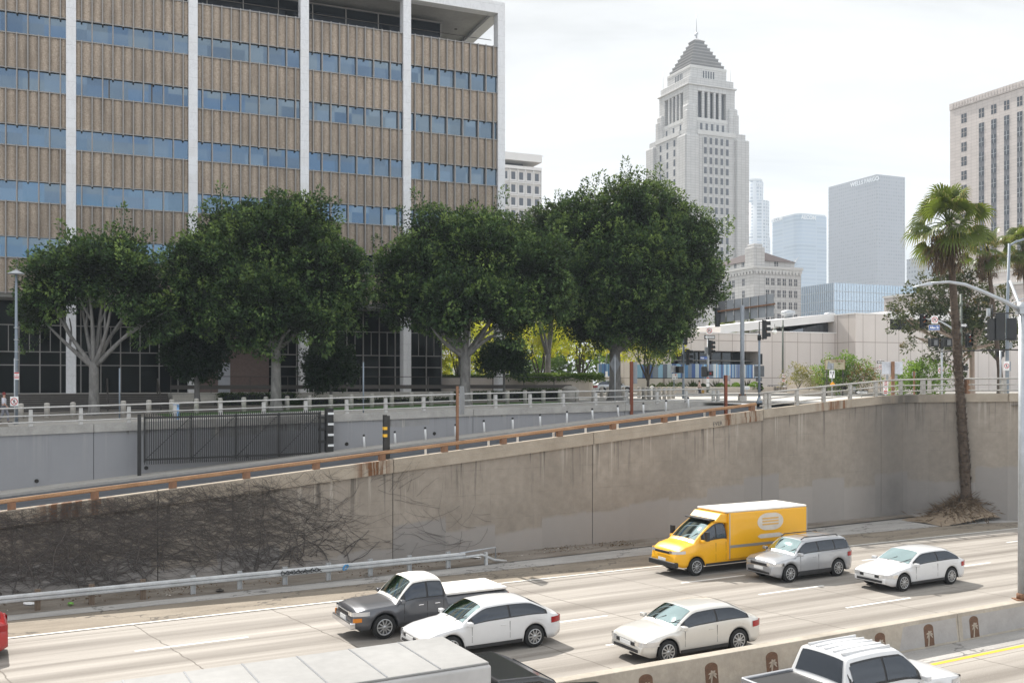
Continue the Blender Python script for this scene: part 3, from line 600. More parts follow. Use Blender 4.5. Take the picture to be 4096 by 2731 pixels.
# lane paint
def dash(t0, t1, s, w=0.12, mat='white_line', z=0.006, nm='lane_marking'):
    o = MB().add([(t0, s-w/2, z), (t1, s-w/2, z), (t1, s+w/2, z), (t0, s+w/2, z)], [(0, 1, 2, 3)]).obj(nm, Mt[mat], **FRAME); return struct(o)
for s_, tt in ((-9.7, (t_at(712, -9.7), t_at(1010, -9.9))), (-13.0, (t_at(0, -13)-.0, t_at(30, -13), t_at(759, -13))), (-16.35, (t_at(170, -16.35), t_at(846, -16.35)))):
    t0 = tt[-1]
    k = -6
    while k < 6:
        a = t0+k*11.0; dash(a-0.0, a+3.6, s_); k += 1
m = MB(); ed = [(-90, -6.0), (-20, -6.0), (10, -6.03), (20, -6.2), (30, -6.4), (46, -6.8), (54, -6.95), (220, -6.95)]
for (a, sa), (b, sb) in zip(ed, ed[1:]): m.add([(a, sa-.09, .02), (b, sb-.09, .02), (b, sb+.09, .02), (a, sa+.09, .02)], [(0, 1, 2, 3)])
struct(m.obj('edge_line', M('worn_edge_paint', (0.55, 0.53, 0.49), 0.8, 0, 0.35, 5), **FRAME))
dash(-90, 220, -22.9, 0.16, 'yellow_line'); dash(-90, 220, -20.1, 0.12, 'white_line')
# inside shoulders by the barrier
strip('inner_shoulder', Mt['gutter'], [(-90, (-22.7, -21.5)), (220, (-22.7, -21.5))], lambda t, s: 0.008)
# ------------------------------------------------------------ front retaining wall
ZT = [(-90, 0.55), (-36, 0.95), (-6, 3.54), (0.2, 4.07), (10.7, 4.98), (21.9, 5.97), (33.7, 7.0), (40, 7.48), (44, 7.74), (46.2, 7.82), (50, 7.9), (75, 8.0)]
def ztop(t): return lerp(ZT, t)
def capd(t): return 0.62 if t < 33.7 else 0.5
JT = [-58, -34, -10.4, 0.2, 10.7, 21.9, 33.7, 43.7]
wall = thing('retaining_wall', 'long stained concrete retaining wall along the freeway, rising to the right', 'wall', (P0.x, P0.y, 0), FA)
def wallseg(a, b, fa, fb, n=6, gap=0.02):
    # panel from (a) to (b) positions on path fa->fb (t, s) ; front face towards -normal
    w_ = MB(); c1 = MB(); c2 = MB()
    d = Vector((fb[0]-fa[0], fb[1]-fa[1])); ln = d.length; d /= ln; nn = Vector((-d.y, d.x))
    g = gap/ln
    def pt(u, off): return fa[0]+(fb[0]-fa[0])*u+nn.x*off, fa[1]+(fb[1]-fa[1])*u+nn.y*off
    for i in range(n):
        u0 = g+(1-2*g)*i/n; u1 = g+(1-2*g)*(i+1)/n
        t0 = a+(b-a)*u0; t1 = a+(b-a)*u1
        def slab(mb, o0, o1, zb0, zt0, zb1, zt1):
            p = [pt(u0, o0), pt(u1, o0), pt(u1, o1), pt(u0, o1)]
            mb.hexa([(p[0][0], p[0][1], zb0), (p[1][0], p[1][1], zb1), (p[2][0], p[2][1], zb1), (p[3][0], p[3][1], zb0)], [(p[0][0], p[0][1], zt0), (p[1][0], p[1][1], zt1), (p[2][0], p[2][1], zt1), (p[3][0], p[3][1], zt0)])
        z0, z1 = ztop(t0), ztop(t1); cd = capd((a+b)/2)
        slab(w_, 0, 0.3, -0.2, z0-cd, -0.2, z1-cd)
        if cd > .55:
            slab(c1, -0.13, 0.3, z0-cd, z0-cd+0.33, z1-cd, z1-cd+0.33); slab(c2, -0.09, 0.3, z0-cd+0.33, z0, z1-cd+0.33, z1)
        else: slab(c1, -0.13, 0.32, z0-cd, z0, z1-cd, z1)
    w_.obj('wall_panel', Mt['wall'], wall); o = c1.obj('coping', Mt['coping'], wall)
    if c2.v:
        c2.obj('coping_top', Mt['coping'], o)
for a, b in zip(JT, JT[1:]): wallseg(a, b, (a, 0), (b, 0))
wallseg(43.7, 45.2, (43.7, 0), (45.6, -0.1), 2, 0); wallseg(45.2, 46.2, (45.6, -0.1), (46.9, -1.0), 2, 0); wallseg(46.2, 50, (46.9, -1.0), (49.6, -4.6), 4, 0)
wallseg(50, 75, (49.6, -4.6), (75, -5.2), 3, 0)
MB().bx(-58, 43.6, 0.28, 0.34, -0.2, 0.3).obj('wall_seam', Mt['seam'], wall)
sm = MB()
for t in JT[1:]: sm.bx(t-0.03, t+0.03, 0.03, 0.28, -.2, ztop(t)-.06)
sm.obj('expansion_joint', Mt['seam'], wall)
# rusty rail on the coping
rr = thing('parapet_rail', 'rust orange steel rail on short posts along the sloping wall top', 'railing', (P0.x, P0.y, 0), FA)
RE = t_at(756, 0.1)
rl = MB(); tt = -40.0
pr = [(0.0, 0.27), (-0.04, 0.31), (0.02, 0.43), (0.1, 0.435), (0.16, 0.41), (0.16, 0.3)]
while tt < RE-0.1:
    t2 = min(tt+6, RE)
    rl.hexa([(tt, y+.06, ztop(tt)+z) for y, z in pr], [(t2, y+.06, ztop(t2)+z) for y, z in pr]); tt = t2
rl.obj('rail', Mt['rust'], rr)
for px in (-65, 11.7, 94.8, 172.9, 246.6, 316.4, 382.2, 444.8, 503.7, 560, 613.5, 664.8, 713, 752.5):
    t = t_at(px, 0.05); z = ztop(t)
    MB().prism([(-.02, -.03), (-.03, .3), (.2, .3), (.2, .05), (.14, -.03)], 0.3, 'x', -0.15).obj('rail_post', Mt['rustbrown'], rr, (t, 0.02, z))
for px in (427, 490, 519, 555, 587, 619, 651, 679, 706, 731, 757):
    t = t_at(px-1.5, 0.5); z = ztop(t)
    MB().box((0, 0, 0.1), (0.09, 0.09, 0.5)).obj('back_post', Mt['p_cream'] if px < 700 else Mt['rail'], rr, (t, 0.5, z))
# ------------------------------------------------------------ back retaining wall
bw = thing('ramp_back_wall', 'pale grey concrete wall behind the sunken ramp road, below the pipe railing', 'wall', (P0.x, P0.y, 0), FA)
def zbt(t): return lerp(ZG, t)+0.03
BE = t_at(722, 13.2)
BJ = [-60, -30, -12.6, t_at(93.5, 15.1), t_at(139, 14.9)+6.5, t_at(473, 14.1), t_at(624.5, 13.4), BE]
for a, b in zip(BJ, BJ[1:]):
    w_ = MB(); c_ = MB(); n = 5; a += .015; b -= .015
    for i in range(n):
        t0 = a+(b-a)*i/n; t1 = a+(b-a)*(i+1)/n
        def q(mb, o0, o1, z0, z1, y0, y1):
            s0, s1 = sback(t0), sback(t1)
            mb.hexa([(t0, s0+o0, z0), (t1, s1+o0, z1), (t1, s1+o1, z1), (t0, s0+o1, z0)], [(t0, s0+o0, y0), (t1, s1+o0, y1), (t1, s1+o1, y1), (t0, s0+o1, y0)])
        z0, z1 = zbt(t0), zbt(t1)
        if zr(t0) < z0-.5: q(w_, 0, .4, zr(t0)-.3, zr(t1)-.3, z0-.46, z1-.46)
        q(c_, -.1, .44, z0-.46, z1-.46, z0, z1)
    if w_.v: w_.obj('wall_panel', Mt['bwall'], bw)
    c_.obj('coping', Mt['bcoping'], bw)
sm = MB()
for t in BJ[2:-1]:
    if zbt(t)-zr(t) > .5: sm.bx(t-.016, t+.016, sback(t)+.03, sback(t)+.2, zr(t)-.2, zbt(t)-.46)
sm.obj('expansion_joint', Mt['seam'], bw)
for px, py in ((37, 484.5), (146.8, 473), (247, 460.5), (345.5, 449), (431.5, 437.5)):
    t = t_at(px, sback(8)); s = sback(t); z = zr(t)+.42
    MB().lathe([(0.11, -.012), (0.11, .05), (.08, .05), (.08, .02)], (0, 0, 0), 12, None, 'y').obj('weep_hole', Mt['seam'], bw, (t, s-.02, z))
# pipe railing on the back wall
pr_ = thing('pipe_railing', 'white three bar pipe railing on the back wall above the ramp', 'railing', (P0.x, P0.y, 0), FA)
for h in (0.98, 0.55, 0.2):
    m = MB(); path = [(t, sback(t)+.16, zbt(t)+h) for t in [-60, -40, -20, -6, 2, 10, 16, 22, 28, 34, 38, BE+.5]]
    m.tube(path, .045 if h > .9 else .035, 8).obj('rail', Mt['rail'], pr_)
pxs = [-70, -19, 30.8, 81, 129, 175, 220.8, 264, 306, 347, 386, 424, 461, 496, 530.6, 563.8, 596.2, 627.3, 657.7, 687, 714.2, 718.9]
for px in pxs:
    t = t_at(px, sback(t_at(px, 14))+.2)
    MB().prism([(-.11, 0), (-.09, .88), (.09, .88), (.11, 0)], .18, 'y', -.09).obj('rail_post', Mt['rail'], pr_, (t, sback(t)+.28, zbt(t)))
# bridge railing on the right
br = thing('bridge_railing', 'grey three rail bridge railing along the wall top at the right', 'railing', (P0.x, P0.y, 0), FA)
def wp(t):   # path along the wall top
    if t < 45.6: return (t, 0.1)
    if t < 46.9: return (t, 0.1-(t-45.6)*0.75)
    if t < 49.6: return (t, -0.85-(t-46.9)*1.33)
    return (t, -4.75)
BS = t_at(763.5, 0.1)
for h in (0.95, 0.58, 0.22):
    m = MB(); path = [(wp(t)[0], wp(t)[1], ztop(t)+h) for t in [BS-.3, 36, 39, 42, 44, 45.6, 46.9, 48.2, 49.6, 55, 75]]
    m.tube(path, .055 if h > .9 else .04, 8).obj('rail', Mt['rail_bridge'], br)
for px in (765, 769, 796.8, 823.5, 850, 875.5, 900.6, 929.4):
    t = t_at(px, .1); MB().prism([(-.12, 0), (-.1, .9), (.1, .9), (.12, 0)], .16, 'y', -.08).obj('rail_post', Mt['rail_bridge'], br, (t, .1, ztop(t)), bevel=.01)
for t, dk in ((46.7, 0), (48.3, 1), (49.55, 0), (53, 0)):
    x, y = wp(t); MB().prism([(-.15, 0), (-.12, .9), (.12, .9), (.15, 0)], .2, 'y', -.1).obj('rail_post', Mt['rustbrown' if dk else 'rail_bridge'], br, (x, y, ztop(t)))
# tall frame of the chain link fence above it
cf = thing('fence_frame', 'tall galvanised fence frame with dark top rail on the bridge parapet', 'fence', (P0.x, P0.y, 0), FA)
for t in (48.05, 49.5):
    x, y = wp(t); MB().cyl((0, 0, 0), .055, 2.75, 10).obj('fence_post', Mt['galv'], cf, (x, y+.12, ztop(t)))
MB().tube([(wp(t)[0], wp(t)[1]+.12, ztop(t)+2.72) for t in (47.3, 48.2, 49.6, 60)], .045, 8).obj('top_rail', Mt['black'], cf)
# ------------------------------------------------------------ median barrier
mb_ = thing('median_barrier', 'low tan concrete median barrier with brown palm medallions', 'barrier', (P0.x, P0.y, 0), FA)
BT = [-70, -30, -10, 6, 22.2, 40, 80]
for i, (a, b) in enumerate(zip(BT, BT[1:])):
    p = [(-21.62, 0), (-21.52, .93), (-21.16, .93), (-21.06, 0)]
    MB().hexa([(a+.01, y, z) for y, z in p], [(b-.01, y, z) for y, z in p]).obj('barrier_wall', Mt['barrier'], mb_, bevel=.02)
MB().hexa([(18.9+.35*z, -21.625+.1*z/.93, z) for z in ()] or [(19.3, -21.613, .08), (22.1, -21.613, .08), (22.1, -21.523, .90), (19.6, -21.523, .90)], [(19.3, -21.60, .08), (22.1, -21.60, .08), (22.1, -21.51, .90), (19.6, -21.51, .90)]).obj('paint_patch', Mt['barrierpaint'], mb_)
MB().hexa([(22.4, -21.613, .08), (26.4, -21.613, .08), (26.2, -21.523, .90), (22.4, -21.523, .90)], [(22.4, -21.60, .08), (26.4, -21.60, .08), (26.2, -21.51, .90), (22.4, -21.51, .90)]).obj('paint_patch', Mt['barrierpaint'], mb_)
sl_ = math.atan2(.1, .93)
Mt['medal'] = mat_rust('medallion_brown', (0.085, 0.045, 0.026), (0.13, 0.07, 0.042), (0.17, 0.10, 0.06), (3, 3, 3)); Mt['medal_palm'] = M('medallion_palm', (0.36, 0.31, 0.25), 0.9, 0, 0.2, 8)
for k in range(11):
    t = 9.43+2.26*(k-4)
    arch = [(-.23, .06), (.23, .06), (.23, .62)]+[(.23*math.cos(R(a)), .62+.14*math.sin(R(a))) for a in range(15, 180, 15)]+[(-.23, .62)]
    md = MB().prism(arch, .012, 'y', -.006); o = md.obj('medallion', Mt['medal'], mb_, (t, -21.618+.001, 0)); o.rotation_euler = (-sl_, 0, 0)
    pm = MB(); pm.prism([(-.09, .07), (-.03, .07), (.0, .25), (.05, .43), (.02, .45), (-.04, .27)], .008, 'y', -.014)
    for ang, ln in ((20, .17), (60, .2), (105, .2), (150, .19), (195, .16), (-20, .15), (230, .13)):
        a = R(ang); dx, dz = math.cos(a), math.sin(a)
        pts = []
        for u, w_ in ((0, .012), (.4, .034), (.75, .026), (1, .0)):
            x = .035+dx*ln*u; z = .44+dz*ln*u-.09*u*u; pts.append((x-dz*w_, z+dx*w_))
        for u, w_ in ((.75, .026), (.4, .034), (0, .012)):
            x = .035+dx*ln*u; z = .44+dz*ln*u-.09*u*u; pts.append((x+dz*w_, z-dx*w_))
        pm.prism(pts, .008, 'y', -.014)
    pm.obj('palm_emblem', Mt['medal_palm'], o)
# ------------------------------------------------------------ freeway guard rail
gr = thing('guard_rail', 'galvanised freeway guard rail with graffiti, turned down at its right end', 'guard rail', (P0.x, P0.y, 0), FA)
w_prof = [(-.02, .42), (-.09, .46), (-.1, .53), (-.04, .57), (-.1, .61), (-.09, .68), (-.02, .72), (0, .72), (-.06, .67), (-.07, .62), (-.0, .57), (-.07, .52), (-.06, .47), (0, .42)]
ge = t_at(466, -2.3)
MB().hexa([(-40, y-2.4, z) for y, z in w_prof], [(ge, y-2.15, z) for y, z in w_prof], smooth=False).obj('beam', Mt['galv_dull'], gr)
for i, px in enumerate((-60, -12, 37.7, 91.9, 143.4, 193.7, 240.5, 286, 329.6, 371.7, 411, 450)):
    t = t_at(px, -2.25); sb_m = -2.4+.25*(t+40)/(ge+40); m = MB()
    if i < 5: m.bx(-.1, .1, -.1, .1, 0, .8)
    else: m.bx(-.09, .09, -.012, .012, 0, .78).bx(-.09, -.075, -.08, .08, 0, .78).bx(.075, .09, -.08, .08, 0, .78)
    m.obj('rail_post', Mt['wood'] if i < 5 else Mt['galv_dull'], gr, (t, sb_m+.1, .02))
a = ge; e = t_at(496, -2.0)
MB().tube([(a-.3, -2.2, .70), (e, -1.95, .78), (e, -1.95, .25)], .035, 8).obj('end_pipe', Mt['galv'], gr)
MB().tube([(a, -2.25, .5), (a+.9, -2.15, .52), (e-.1, -2.0, .2), (e+.6, -1.9, .06)], .06, 8).obj('turned_down_end', Mt['galv_dull'], gr)
MB().bx(-.06, .06, -.08, .08, 0, .6).obj('rail_post', Mt['galv_dull'], gr, (t_at(486, -2.1), -2.1, .02))
# scrawls on the rail: loose squiggles of black and blue paint
def squig(parent, mat, pts, r, loc, rot=(0, 0, 0), nm='graffiti'):
    o = MB().tube(pts, r, 5).obj(nm, mat, parent, loc); o.rotation_euler = rot; return o
t0 = t_at(281, -2.35); pts = []
for i in range(64):
    u = i/63; pts.append((u*1.75+.07*math.sin(i*1.9), -.0, .11*math.sin(i*1.37)*(0.7+.3*math.sin(i*.7))))
squig(gr, Mt['graffiti'], pts, .018, (t0, -2.4+.25*(t0+40)/(ge+40)-.125, .57))
t1 = t_at(346, -2.35); squig(gr, Mt['gblue'], [(.2*math.cos(i*.5)*(.6+.1*math.sin(i)), 0, .11*math.sin(i*.55)) for i in range(22)], .022, (t1, -2.4+.25*(t1+40)/(ge+40)-.125, .57))
tg = t_at(716, 0)
text('EVER', .32, Mt['graffiti'], wall, (tg, -.135, ztop(tg)-.45), (R(90), R(-5), 0), 'graffiti', .002)
# ------------------------------------------------------------ federal office block
BA = math.atan2(F, 2281.0)
DF = Vector((math.cos(BA), math.sin(BA))); NB = Vector((-math.sin(BA), math.cos(BA)))
fb = thing('office_building', 'long office block of pebbled tan panels, blue window bands and white marble columns', 'building', (-38.06, 72.1, 0), BA)
COLA = [4.46+8.88*i for i in range(-3, 5)]; CWD = 0.70
PZ = 7.75
AE = COLA[-1]+CWD
for i, a in enumerate(COLA):
    MB().bx(a, a+CWD, -0.02, 1.05, PZ-.1, 41.95).obj('column', Mt['marble'], fb, bevel=.015)
for d in (8.88, 17.76, 26.64, 35.5):
    MB().bx(AE-1.05, AE, d, d+CWD, PZ-.1, 41.95).obj('column', Mt['marble'], fb)
# roof plate with edge beam
MB().bx(COLA[0]-3, AE+.0, .0, 1.0, 41.95, 43.0).obj('roof_beam', Mt['marble'], fb, bevel=.02)
MB().bx(AE-1.0, AE-.003, 1.0, 36.2, 41.95, 42.99).obj('roof_beam', Mt['marble'], fb)
MB().bx(COLA[0]-3, AE-1.0, 1.0, 36.2, 42.25, 42.9).obj('roof', Mt['soffit'], fb)
for i in range(10):
    for d in (2.6,):
        MB().cyl((COLA[0]+6+4.44*i+1.2, d, 42.2), .14, .06, 10).obj('downlight', Mt['bronze'], fb)
for q in (6, 10, 14): MB().cyl((AE-2.6, q, 42.2), .14, .06, 10).obj('downlight', Mt['bronze'], fb)
WT = [36.32-4.2*k for k in range(6)]
MB().bx(COLA[0]-3, AE-.9, 1.3, 35, 15.5, 38.6).obj('inner_block', Mt['black_int'], fb)
MB().bx(COLA[0]-3, AE-.5, .5, 35.5, 38.62, 38.8).obj('terrace_floor', Mt['soffit'], fb)
mod = 8.88/12
for bi, a0 in enumerate(COLA[:-1]):
    cx = a0+CWD/2; x0, x1 = a0+CWD, a0+8.88
    # spandrels with gently fluted pebble panels
    tops = [38.95]+[t-1.57 for t in WT[:5]]; bots = [WT[0]]+WT[1:5]+[15.3]
    for zt_, zb_ in zip(tops, bots):
        m = MB()
        xs = [x0]+[cx+mod*j for j in range(1, 12)]+[x1]
        for u, v in zip(xs, xs[1:]):
            n = 4; pr = [(u+(v-u)*i/n, .30-.10*math.sin(math.pi*i/n)) for i in range(n+1)]
            vs = [(x, y, zb_) for x, y in pr]+[(x, y, zt_) for x, y in pr]
            m.add(vs, [(i, i+1, n+2+i, n+1+i) for i in range(n)], True)
        m.add([(x0, .32, zb_), (x1, .32, zb_), (x1, 1.35, zb_), (x0, 1.35, zb_)], [(0, 3, 2, 1)]); m.add([(x0, .2, zt_), (x1, .2, zt_), (x1, 1.35, zt_), (x0, 1.35, zt_)], [(0, 1, 2, 3)])
        o = m.obj('spandrel', Mt['agg'], fb)
        MB().bx(x0, x1, .12, .34, zt_-.07, zt_+.012).bx(x0, x1, .16, .34, zb_-.03, zb_+.05).obj('ledge', Mt['fin'], o)
    for k in range(5):
        zt_ = WT[k]; zb_ = zt_-1.57
        MB().bx(x0+.002, x1-.002, .36, .40, zb_-.02, zt_+.02).obj('window', Mt['glass'], fb)
        if k == 1 and bi in (2, 3):
            for q in ((.68, ) if bi == 2 else (.28, .66)):
                MB().bx(x0+q*8.18, x0+q*8.18+.1, .335, .35, zb_+.03, zt_-.03).obj('blind', Mt['bronze'], fb)
    g = MB()
    for j in range(1, 12):
        x = cx+mod*j; even = (j % 2 == 0)
        # runs continuous through the windows of every second floor
        brk = []; lastz = 38.99
        for k in range(5):
            thru = (even if k % 2 == 0 else not even)
            if not thru: brk.append((WT[k]-1.57, WT[k]))
        z = 38.99
        for lo, hi in brk:
            g.bx(x-.045, x+.045, .04, .3, hi-.1, z); g.bx(x-.06, x+.06, -.02, .2, hi-.13, hi-.03); z = lo+.02
        g.bx(x-.045, x+.045, .04, .3, 15.2, z)
        for k in range(5):
            if (even if k % 2 == 0 else not even): g.bx(x-.04, x+.04, .1, .36, WT[k]-1.57, WT[k])
    g.obj('mullion_grid', Mt['fin'], fb)
MB().bx(COLA[0]-3, AE-.9, .5, 6.0, 15.0, 15.28).obj('lobby_soffit', Mt['soffit'], fb)
# penthouse behind the terrace
ph = MB().bx(COLA[0]-3, 35.9, 4.0, 31, 38.8, 41.9).obj('penthouse', Mt['glass_dark'], fb)
g = MB()
for i in range(28):
    x = 35.86-2.96*i
    if x < COLA[0]-3: break
    g.bx(x-.04, x+.04, 3.9, 4.02, 38.8, 41.9)
g.bx(COLA[0]-3, 35.95, 3.85, 4.03, 41.75, 41.85).bx(COLA[0]-3, 36.0, 3.8, 4.03, 39.55, 39.63).obj('penthouse_mullion', Mt['fin'], ph)
g = MB(); g.tube([(COLA[0], .9, 39.75), (AE-1, .9, 39.75)], .03, 6); g.obj('terrace_rail', Mt['bronze'], fb)
# lobby glazing set back behind the columns
segs = [(COLA[0]-3, 14.35), (20.2, 36.0)]
for a, b in segs: MB().bx(a, b, 4.05, 4.2, PZ, 15.05).obj('lobby_window', Mt['glass_lobby'], fb)
MB().bx(35.85, 36.0, 4.2, 31, PZ, 15.05).obj('lobby_window', Mt['glass_lobby'], fb)
MB().bx(COLA[0]-3, 35.8, 4.3, 31, PZ, 15.0).obj('lobby_core', Mt['black_int'], fb)
o = MB().bx(14.35, 20.2, 3.6, 5, PZ, 15.05).obj('brick_core', Mt['brick'], fb)
MB().bx(16.0, 16.98, 3.56, 3.62, PZ, PZ+2.5).obj('door', Mt['door_grey'], fb)
g = MB()
for a, b in segs:
    n = int((b-a)/1.48)
    for i in range(n+1):
        x = b-.04-1.48*i; g.bx(x-.045, x+.045, 3.93, 4.06, PZ, 15.05)
        if i < n: g.bx(x-.74-.03, x-.74+.03, 3.96, 4.06, 11.0, 13.1)
    for z in (9.95, 11.0, 13.1): g.bx(a, b, 3.95, 4.07, z-.04, z+.04)
g.obj('lobby_mullion', Mt['fin'], fb)
# plaza with steps, railing, marble benches and hedges
pz = MB().bx(COLA[0]-3, AE+3, -2.6, 36, 6.6, PZ).obj('plaza', Mt['walk'], None, (-38.06, 72.1, 0), BA); struct(pz)
st = thing('plaza_steps', 'wide dark stone steps up to the office lobby at the left', 'steps', (-38.06, 72.1, 0), BA)
sa, sb_ = -8.0, 11.6
for i in range(10):
    z = 6.25+.15*(i+1); MB().bx(sa, sb_, -6.6+.4*i, -6.6+.4*(i+1)+.06, z-.10, z).bx(sa, sb_, -6.52+.4*i, -2.6, 6.0, z-.1, mi=1).obj('step', [Mt['slat'], Mt['seam']], st)
for x in (7.35, 10.9):
    MB().tube([(x, -6.7, 6.2), (x, -6.7, 7.3), (x, -2.6, 8.85), (x, -2.2, 8.85), (x, -2.2, 7.75)], .055, 8).obj('handrail', Mt['bronze'], st)
rl = thing('plaza_railing', 'dark bronze railing with thin top bar along the plaza edge under the trees', 'railing', (-38.06, 72.1, 0), BA)
MB().bx(11.8, 47.5, -2.5, -2.42, PZ+.3, PZ+.62).obj('panel', Mt['bronze'], rl)
MB().tube([(11.8, -2.45, PZ+1.3), (47.5, -2.45, PZ+1.3)], .03, 6).obj('top_bar', Mt['bronze'], rl)
for i in range(13): MB().bx(-.03, .03, -.03, .03, 0, 1.3).obj('rail_post', Mt['bronze'], rl, (11.85+2.96*i, -2.47, PZ))
for nm, a, b, lab in (('marble_bench', 21.2, 34.5, 'long low marble bench wall between the hedges'), ('marble_bench', 11.9, 15.6, 'short marble bench wall just right of the plaza steps')):
    tag(MB().bx(a, b, -3.5, -2.75, 7.05, 7.6).obj(nm, Mt['marble_low'], None, (-38.06, 72.1, 0), BA), lab, 'bench')
# ------------------------------------------------------------ generic helpers for the skyline
def blk(px, Y, lab, name, cat='building'):
    x = (px-CX)/F*Y; return thing(name, lab, cat, (x, Y, 0), BA)
def corner(px, Y): return ((px-CX)/F*Y, Y)
def width_to(px0, Y0, px1, d=DF):
    x0 = (px0-CX)/F*Y0; k = (px1-CX)/F
    return (k*Y0-x0)/(d.x-k*d.y)
def winset(parent, face, cols, rows, w, h, mat, rec=.25, frame=None, nm='window', proto=None):
    # face 'f': local y=const front, 'l': local x=const left side. cols = positions along face
    pass
me_cache = {}
def window(parent, face, c, z, w, h, off, mat, sill=None, nm='window'):
    key = (face, round(w, 3), round(h, 3), mat.name, sill.name if sill else None)
    if key not in me_cache:
        m = MB(); t = .12
        if face == 'f': m.bx(-w/2, w/2, -.02, .1, -h/2, h/2)
        else: m.bx(-.02, .1, -w/2, w/2, -h/2, h/2)
        if sill:
            m.cur = 1
            if face == 'f': m.bx(-.05, .05, -.07, -.02, -h/2, h/2).bx(-w/2, w/2, -.07, -.02, -.05, .05)
            else: m.bx(-.07, -.02, -.05, .05, -h/2, h/2).bx(-.07, -.02, -w/2, w/2, -.05, .05)
        o = m.obj(nm, [mat]+([sill] if sill else []), parent); me_cache[key] = o.data
    else:
        o = bpy.data.objects.new(nm, me_cache[key]); COL.objects.link(o); o.parent = parent
    o.location = (c, off, z) if face == 'f' else (off, c, z); return o
# ------------------------------------------------------------ City Hall like tower
CHY = 400.0; chx = (696.5-CX)/F*CHY
ch = thing('city_hall_tower', 'tall white stepped tower with a grey pyramid roof behind the trees', 'building', (chx, CHY, 0), BA)
zc = lambda py: zpy(py, CHY-11)
def tier(w, z0, z1, mat='lime', nm='tier', par=None, bev=0, wy=None):
    wy = wy or w
    return MB().bx(-w, w, -wy, wy, z0, z1).obj(nm, Mt[mat], par or ch, bevel=bev)
zb = 20
W1 = 15.2
# main shaft: core with heavier corner piers
tier(W1-1.2, zb, zc(133), nm='shaft')
for sx in (-1, 1):
    for sy in (-1, 1):
        MB().bx(*sorted((sx*W1, sx*(W1-6.4))), *sorted((sy*W1, sy*(W1-6.4))), zb, zc(139)).obj('corner_pier', Mt['lime'], ch, bevel=.5)
        MB().bx(*sorted((sx*(W1-1.3), sx*(W1-6.0))), *sorted((sy*(W1-1.3), sy*(W1-6.0))), zc(141), zc(134)).obj('corner_pier', Mt['lime'], ch, bevel=.6)
        MB().bx(*sorted((sx*12.0, sx*7.6)), *sorted((sy*12.0, sy*7.6)), zc(140), zc(106)).obj('buttress', Mt['lime'], ch, bevel=.8)
        MB().bx(*sorted((sx*12.3, sx*9.6)), *sorted((sy*12.3, sy*9.6)), zc(140), zc(112)).obj('buttress', Mt['lime'], ch, bevel=.5)
MB().bx(-9, 9, -14.35, 14.35, zc(137.5), zc(133)).bx(-14.35, 14.35, -9, 9, zc(137.4), zc(132.9)).obj('frieze', Mt['cornice'], ch)
tier(11.1, zc(140), zc(121), nm='upper_shaft')
tier(11.2, zc(122), zc(118.5), 'cornice', 'band')
# belfry: dark core, slender columns on each face
tier(9.3, zc(119), zc(90), 'spandrel_far', 'belfry_core')
for sx in (-1, 1):
    for sy in (-1, 1):
        MB().bx(*sorted((sx*11, sx*6.7)), *sorted((sy*11, sy*6.7)), zc(119), zc(90)).obj('belfry_pier', Mt['lime'], ch)
for i in range(4):
    q = -4.05+2.7*i
    for f in (-10.9, 9.9):
        MB().bx(q-.62, q+.62, f, f+1.0, zc(119), zc(91)).obj('belfry_column', Mt['lime'], ch, bevel=.2)
        MB().bx(f, f+1.0, q-.62, q+.62, zc(119), zc(91)).obj('belfry_column', Mt['lime'], ch, bevel=.2)
tier(11.05, zc(92), zc(86.5), nm='entablature'); tier(11.7, zc(87), zc(85.4), 'cornice', 'cornice_band', bev=.2); tier(10.7, zc(85.5), zc(78.2), nm='parapet', bev=.2)
tier(8.6, zc(79), zc(67.5), nm='lantern'); tier(8.75, zc(67.8), zc(64.5), 'cornice', 'band', bev=.2)
zz0 = zc(65); zz1 = zpy(42.5, CHY); st_n = 8
for i in range(st_n):
    wv = 7.9-(7.9-2.3)*i/(st_n-1); h = (zz1-zz0)/st_n
    tier(wv, zz0+h*i, zz0+h*(i+1)-.5, 'lime_roof', 'roof_step'); tier(wv+.10, zz0+h*(i+1)-.5, zz0+h*(i+1), 'roof_ledge_m', 'roof_ledge')
MB().add([(-2.6, -2.6, zz1), (2.6, -2.6, zz1), (2.6, 2.6, zz1), (-2.6, 2.6, zz1), (0, 0, zz1+1.6)], [(0, 1, 4), (1, 2, 4), (2, 3, 4), (3, 0, 4)]).obj('roof_cap', Mt['lime'], ch)
MB().cyl((0, 0, zz1+1.8), .35, 2.4, 8).cyl((0, 0, zz1+4), .13, 7.5, 6).ball((.3, 0, zz1+3.6), .5, 8).ball((-.5, .2, zz1+3), .4, 8).obj('mast', Mt['galv'], ch)
for x, y in ((9.8, -9.8), (-10, 9.6)): MB().cyl((x, y, zc(79)), .12, 8, 6).obj('mast', Mt['sign_white'], ch)
for i in range(5):
    q = -2.4+1.2*i
    window(ch, 'f', q, zc(73), .6, 3.0, -8.61, Mt['win_far']); window(ch, 'l', q, zc(73), .6, 3.0, -8.61, Mt['win_far'])
for i in range(5):
    q = -5.2+2.6*i
    window(ch, 'f', q, zc(127.5), 1.15, 2.9, -11.11, Mt['win_far'])
    if i % 2 == 0: window(ch, 'l', q, zc(127.5), 1.15, 2.9, -11.11, Mt['win_far'])
    for r in range(13):
        z = zc(143+9.8*r)
        window(ch, 'f', q, z, 1.3, 2.6, -14.01, Mt['win_far'])
        if i % 2 == 0 and r < 6: window(ch, 'l', q, z, 1.3, 2.6, -14.01, Mt['win_far'])
    MB().bx(q-1.36, q-1.24, -14.25, -14.0, zc(265), zc(140)).obj('pilaster', Mt['cornice'], ch)
